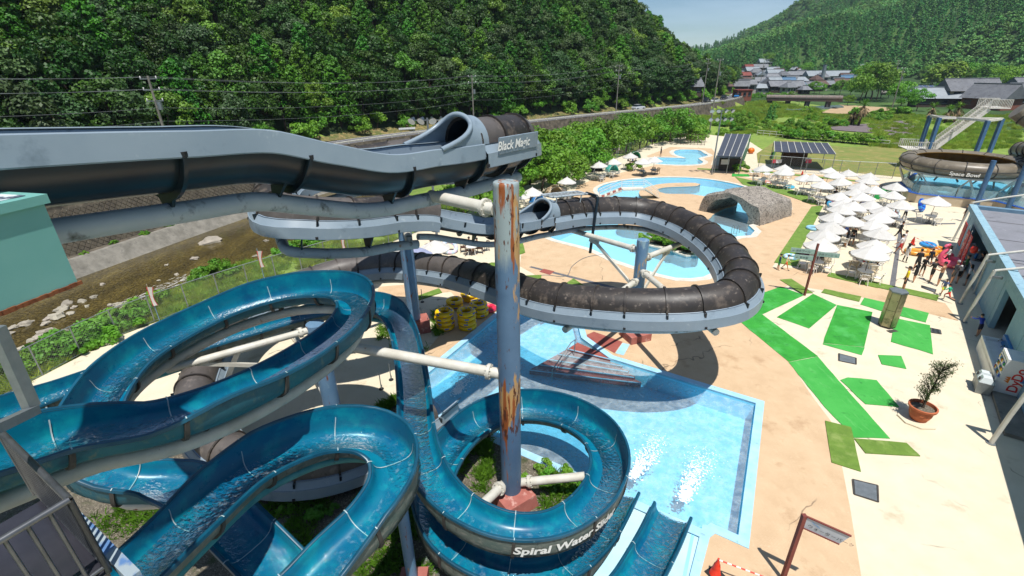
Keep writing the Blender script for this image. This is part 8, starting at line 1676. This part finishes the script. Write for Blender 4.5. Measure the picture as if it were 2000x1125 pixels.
while len(pts) < 2600:
    x, y = rv.uniform(bx0, bx1), rv.uniform(by0, by1)
    if inpoly(x, y, mead) and not inpoly(x, y, OLDR) and not inpoly(x, y, SANDF) and noise.noise(Vector((x*.06, y*.06, 3))) > -.25: pts.append(((x, y, ground_z(x, y)-.05), rv.uniform(.35, .7)*(1.8 if noise.noise(Vector((x*.05, y*.05, 9))) > .15 else 1), rv.uniform(0, 6.28), 0))
for k in range(500):
    px = rv.uniform(1700, 1990); q = P(px, rv.uniform(225, 290), 0)
    if not inpoly(q.x, q.y, DECK): pts.append(((q.x, q.y, ground_z(q.x, q.y)), rv.uniform(.5, 1.0), rv.uniform(0, 6), 0))
scatter('bank_grass', 'rough grass on the stream bank outside the fence', 'grass', [((x, y, ground_z(x, y)-.05), rv.uniform(.3, .65), rv.uniform(0, 6), 0) for x, y in [(lambda f, o: (f[0]-o*.75, f[1]+o*.5))(FENCE[i_] if u_ is None else (FENCE[i_][0]+(FENCE[i_+1][0]-FENCE[i_][0])*u_, FENCE[i_][1]+(FENCE[i_+1][1]-FENCE[i_][1])*u_), rv.uniform(.3, 5.5)) for i_, u_ in [(rv.randrange(0, 9), rv.random()) for _ in range(750)]]], [go_])
scatter('meadow_grass', 'tall green grass covering the meadow along the river', 'grass', pts, [go_])
for k in range(80):
    q = P(rv.uniform(1400, 1790), rv.uniform(212, 262))
    if inpoly(q.x, q.y, mead) and not inpoly(q.x, q.y, OLDR) and not inpoly(q.x, q.y, SANDF): plant(shp[k % 2], (q.x, q.y, ground_z(q.x, q.y)-.2), rv.uniform(.9, 2.0), rv.uniform(0, 6), 'leafy bush scattered in the tall meadow grass', 'meadow bushes')
# hedge along the white railing
for k in range(22): a = P(1540+k*9, 270+k*.75); plant(shp[k % 2], (a.x, a.y+1.5, 0), rv.uniform(1.1, 1.5), rv.uniform(0, 6), 'dark green hedge bush behind the white pipe railing', 'hedge bushes')
# grass and weeds of the planting bed
gs = MB(); bedp = gb
beds = [Ld(p) for p in ([(880, 850), (960, 845), (960, 965), (900, 950)], [(1020, 930), (1110, 920), (1130, 970), (1060, 1000)], [(480, 990), (640, 960), (760, 1000), (720, 1125), (560, 1125)], [(700, 1030), (800, 960), (850, 1125), (690, 1125)], [(180, 1010), (300, 970), (340, 1010), (230, 1060)], [(730, 800), (790, 770), (800, 790), (745, 810)], [(735, 640), (800, 625), (850, 640), (830, 690), (740, 680)], [(845, 610), (880, 600), (870, 650), (845, 660)], [(590, 690), (660, 650), (700, 690), (640, 720)])]
dens = [520, 110, 420, 330, 110, 200, 300, 200, 200]
for pl, nn in zip(beds, dens):
    x0, x1 = min(p[0] for p in pl), max(p[0] for p in pl); y0, y1 = min(p[1] for p in pl), max(p[1] for p in pl); c = 0; tr_ = 0
    while c < nn and tr_ < nn*20:
        tr_ += 1; x, y = rv.uniform(x0, x1), rv.uniform(y0, y1)
        if not inpoly(x, y, pl) or noise.noise(Vector((x*.9, y*.9, 1))) < -.12: continue
        c += 1
        for j in range(7):
            b = Vector((x+rv.gauss(0, .07), y+rv.gauss(0, .07), .0)); d = Vector((rv.gauss(0, .45), rv.gauss(0, .45), 1)).normalized(); ln = rv.uniform(.12, .42); s = d.cross(Vector((rv.uniform(-1, 1), rv.uniform(-1, 1), 0.01))).normalized()*.014; gs.add([b-s, b+s, b+d*ln*.6+s, b+d*ln+Vector((d.x, d.y, -.2))*.12], [(0, 1, 2, 3)])
tag(obj('bed_grass', gs, [leafmat('bed_blade', '#4f7a1e', '#6c962e', .3, .1, 2.0)], None, 0), 'weedy grass growing in the gravel bed under the slides', 'grass', kind='stuff')
for k, (px, py) in enumerate(((1062, 915), (1078, 935), (1060, 948), (1100, 925), (1112, 955), (1090, 960), (1130, 945), (1030, 940), (560, 1000), (610, 1010), (650, 1000))): plant(shp[k % 2], P(px, py), rv.uniform(.2, .34), rv.uniform(0, 6), 'low leafy weed in the gravel under the blue slides', 'weeds under the slides')
# boulders in the stream
bmesh_ = []
M['boulder'] = mat('pale_boulder', '#8d8779', '#a39c8c', 2, rough=.9, bump=.3, bscale=12, objrand=.2)
for s in range(4): mb = MB(); mb.ell((0, 0, 0), (1, .75, .5), 14, 9, nz=.55, seed=s*3.1+1); bmesh_.append(mb.mesh('boulder', [M['boulder']], 40))
BD = [(118, 605, .55), (130, 592, .45), (138, 612, .3), (112, 618, .7), (95, 622, .35), (160, 588, .3), (183, 580, .3), (170, 598, .22), (88, 632, .35), (50, 632, .5), (25, 640, .4), (92, 648, .55), (75, 660, .5), (62, 664, .35), (10, 655, .5), (125, 646, .3), (230, 594, .3), (215, 595, .22), (395, 538, .75), (412, 530, .4), (440, 516, .3), (430, 520, .2), (380, 505, .45), (325, 518, .25), (410, 472, 1.1), (200, 555, .22), (525, 438, .28), (548, 482, .3), (565, 500, .45), (545, 520, .6), (530, 500, .35), (500, 500, .3), (520, 470, .3), (485, 537, .6), (460, 540, .35), (600, 495, .4), (30, 700, .5), (5, 735, .6), (45, 680, .35), (145, 600, .25), (155, 640, .22), (250, 590, .3), (310, 548, .2), (345, 536, .25), (470, 520, .25), (370, 548, .3), (580, 478, .35), (590, 470, .3), (612, 475, .35)]
for k, (px, py, s) in enumerate(BD):
    q = P(px, py, -2.95); o = bpy.data.objects.new('boulder', bmesh_[k % 4]); col.objects.link(o); o.location = q; o.scale = (s*rv.uniform(.8, 1.2), s, s*.8); o.rotation_euler = (rv.uniform(-.2, .2), rv.uniform(-.2, .2), rv.uniform(0, 6.28)); tag(o, 'pale worn boulder lying in the shallow stream', 'boulder', 'boulders in the stream')
# white water riffles
fw = MB()
for k in range(190):
    t = rv.random(); a, b = P(200, 610, -2.97), P(420, 520, -2.97); c = a.lerp(b, t)+Vector((rv.gauss(0, .5), rv.gauss(0, .5), 0)); ln = rv.uniform(.1, .4); d = (b-a).normalized(); s = Vector((-d.y, d.x, 0))*rv.uniform(.01, .03); fw.add([c-d*ln, c-s, c+d*ln, c+s], [(0, 1, 2, 3)])
tag(obj('riffle', fw, [M['text_white']], None, 0), 'white water riffles between the boulders in the stream', 'riffle', kind='stuff')
# palms
def palm(px, py, h, lb, s=1.0):
    b = P(px, py); t = thing('palm_tree', lb, 'palm tree', b, 'shaggy palms'); r_ = random.Random(px); mb = MB(); mb.tube([b, b+Vector((.1, 0, h*.5)), b+Vector((.2, 0, h))], [.28, .22, .25], 8); obj('trunk', mb, [M['bark']], t); top = b+Vector((.2, 0, h)); fr_, dd = MB(), MB()
    for k in range(70):
        dead = k >= 24; m_ = dd if dead else fr_; a = r_.uniform(0, 6.28); el = r_.uniform(.2, 1.3) if not dead else r_.uniform(-1.2, -.1); ln = s*(r_.uniform(1.2, 1.9) if not dead else r_.uniform(.9, 1.8)); o_ = top-Vector((0, 0, r_.uniform(0, 1.6) if dead else 0)); d = Vector((math.cos(a)*math.cos(el), math.sin(a)*math.cos(el), math.sin(el)))
        for j in range(7): e = (d+Vector((r_.gauss(0, .25), r_.gauss(0, .25), r_.gauss(0, .2)-.15))).normalized(); q = o_+d*ln*.45; sd = e.cross(Vector((.2, .1, 1))).normalized()*.09; m_.add([q-sd*.4, q+sd, q+e*ln*.6+Vector((0, 0, -.25*ln))], [(0, 1, 2)])
        m_.bar(o_, o_+d*ln*.5, .05)
    obj('fronds', fr_, [LM['bank']], t, 0); obj('dead_fronds', dd, [mat('dry_frond', '#a08a68', '#8a7556', 1, rough=.95)], t, 0)
palm(1676, 246, 4.6, 'tall shaggy palm with dead fronds in the meadow', 1.25); palm(1662, 244, 3.0, 'shorter shaggy palm beside the tall one', 1.1); palm(1812, 240, 3.6, 'shaggy palm left of the stair tower', 1.1); palm(1862, 240, 3.6, 'shaggy palm behind the stair tower', 1.1); palm(1845, 240, 3.2, 'shaggy palm half hidden by the stair tower', 1.0)
for px, py in ((1500, 235), (1508, 234)): plant(farp[3], P(px, py), .24, 0, 'thin dark pine standing in the meadow', 'meadow pines')
for t, (px, py) in zip(farp[:2], ((1760, 158), (1905, 150))):
    if t.name not in used: q = G(px, py); plant(t, q, .7, 0, 'dark round tree at the foot of the mountain, '+('left' if px < 1800 else 'right')+' of the bamboo', 'trees at the mountain foot')
for t in list(protos['broad'])+list(protos['cedar']):
    if t.name not in used: q = cand[0][0]; plant(t, cand[5][0], 1, 0, nm_['broad'], 'trees on the left hillside')

sf_ = MB(); rf2 = random.Random(9)
def splash(a, b, n, w0, w1, z=-.145):
    a, b = P(*a, z), P(*b, z)
    for k in range(n):
        t = rf2.random()**1.4; c = a.lerp(b, t); w_ = w0+(w1-w0)*t; d = (b-a).normalized(); s_ = Vector((-d.y, d.x, 0)); c = c+s_*rf2.gauss(0, w_)+d*rf2.gauss(0, .15); r_ = rf2.uniform(.008, .032)*(1.15-t*.6); h_ = rf2.uniform(.0, .012)
        r_ *= 1.5; m6 = rf2.uniform(0, 6); sf_.add([(c.x+r_*rf2.uniform(.5, 1.3)*math.cos(m6+q*1.047), c.y+r_*rf2.uniform(.5, 1.3)*math.sin(m6+q*1.047), z+h_) for q in range(6)], [(0, 1, 2, 3, 4, 5)])
splash((1335, 972), (1378, 880), 850, .09, .34); splash((1238, 930), (1290, 850), 750, .09, .32); splash((892, 765), (918, 720), 700, .12, .35)
tag(obj('splash_foam', sf_, [mat('white_foam', '#e4eef0', rough=.7)], None, 60), 'white splash foam where the slides run into the pool', 'foam', kind='stuff')
# ================================================================ summer haze
hzb = MB(); hzb.box((350, 430, 198), (1010, 1010, 422)); hm = bpy.data.materials.new('haze_air'); hm.use_nodes = True
N = hm.node_tree.nodes; N.remove(N['Principled BSDF']); pv = N.new('ShaderNodeVolumePrincipled'); pv.inputs['Color'].default_value = (.70, .86, 1, 1); pv.inputs['Density'].default_value = .00014; pv.inputs['Anisotropy'].default_value = .2
hm.node_tree.links.new(pv.outputs[0], N['Material Output'].inputs['Volume']); tag(obj('haze', hzb, [hm], None, 0), 'thin bluish summer haze filling the valley', 'haze', kind='stuff')
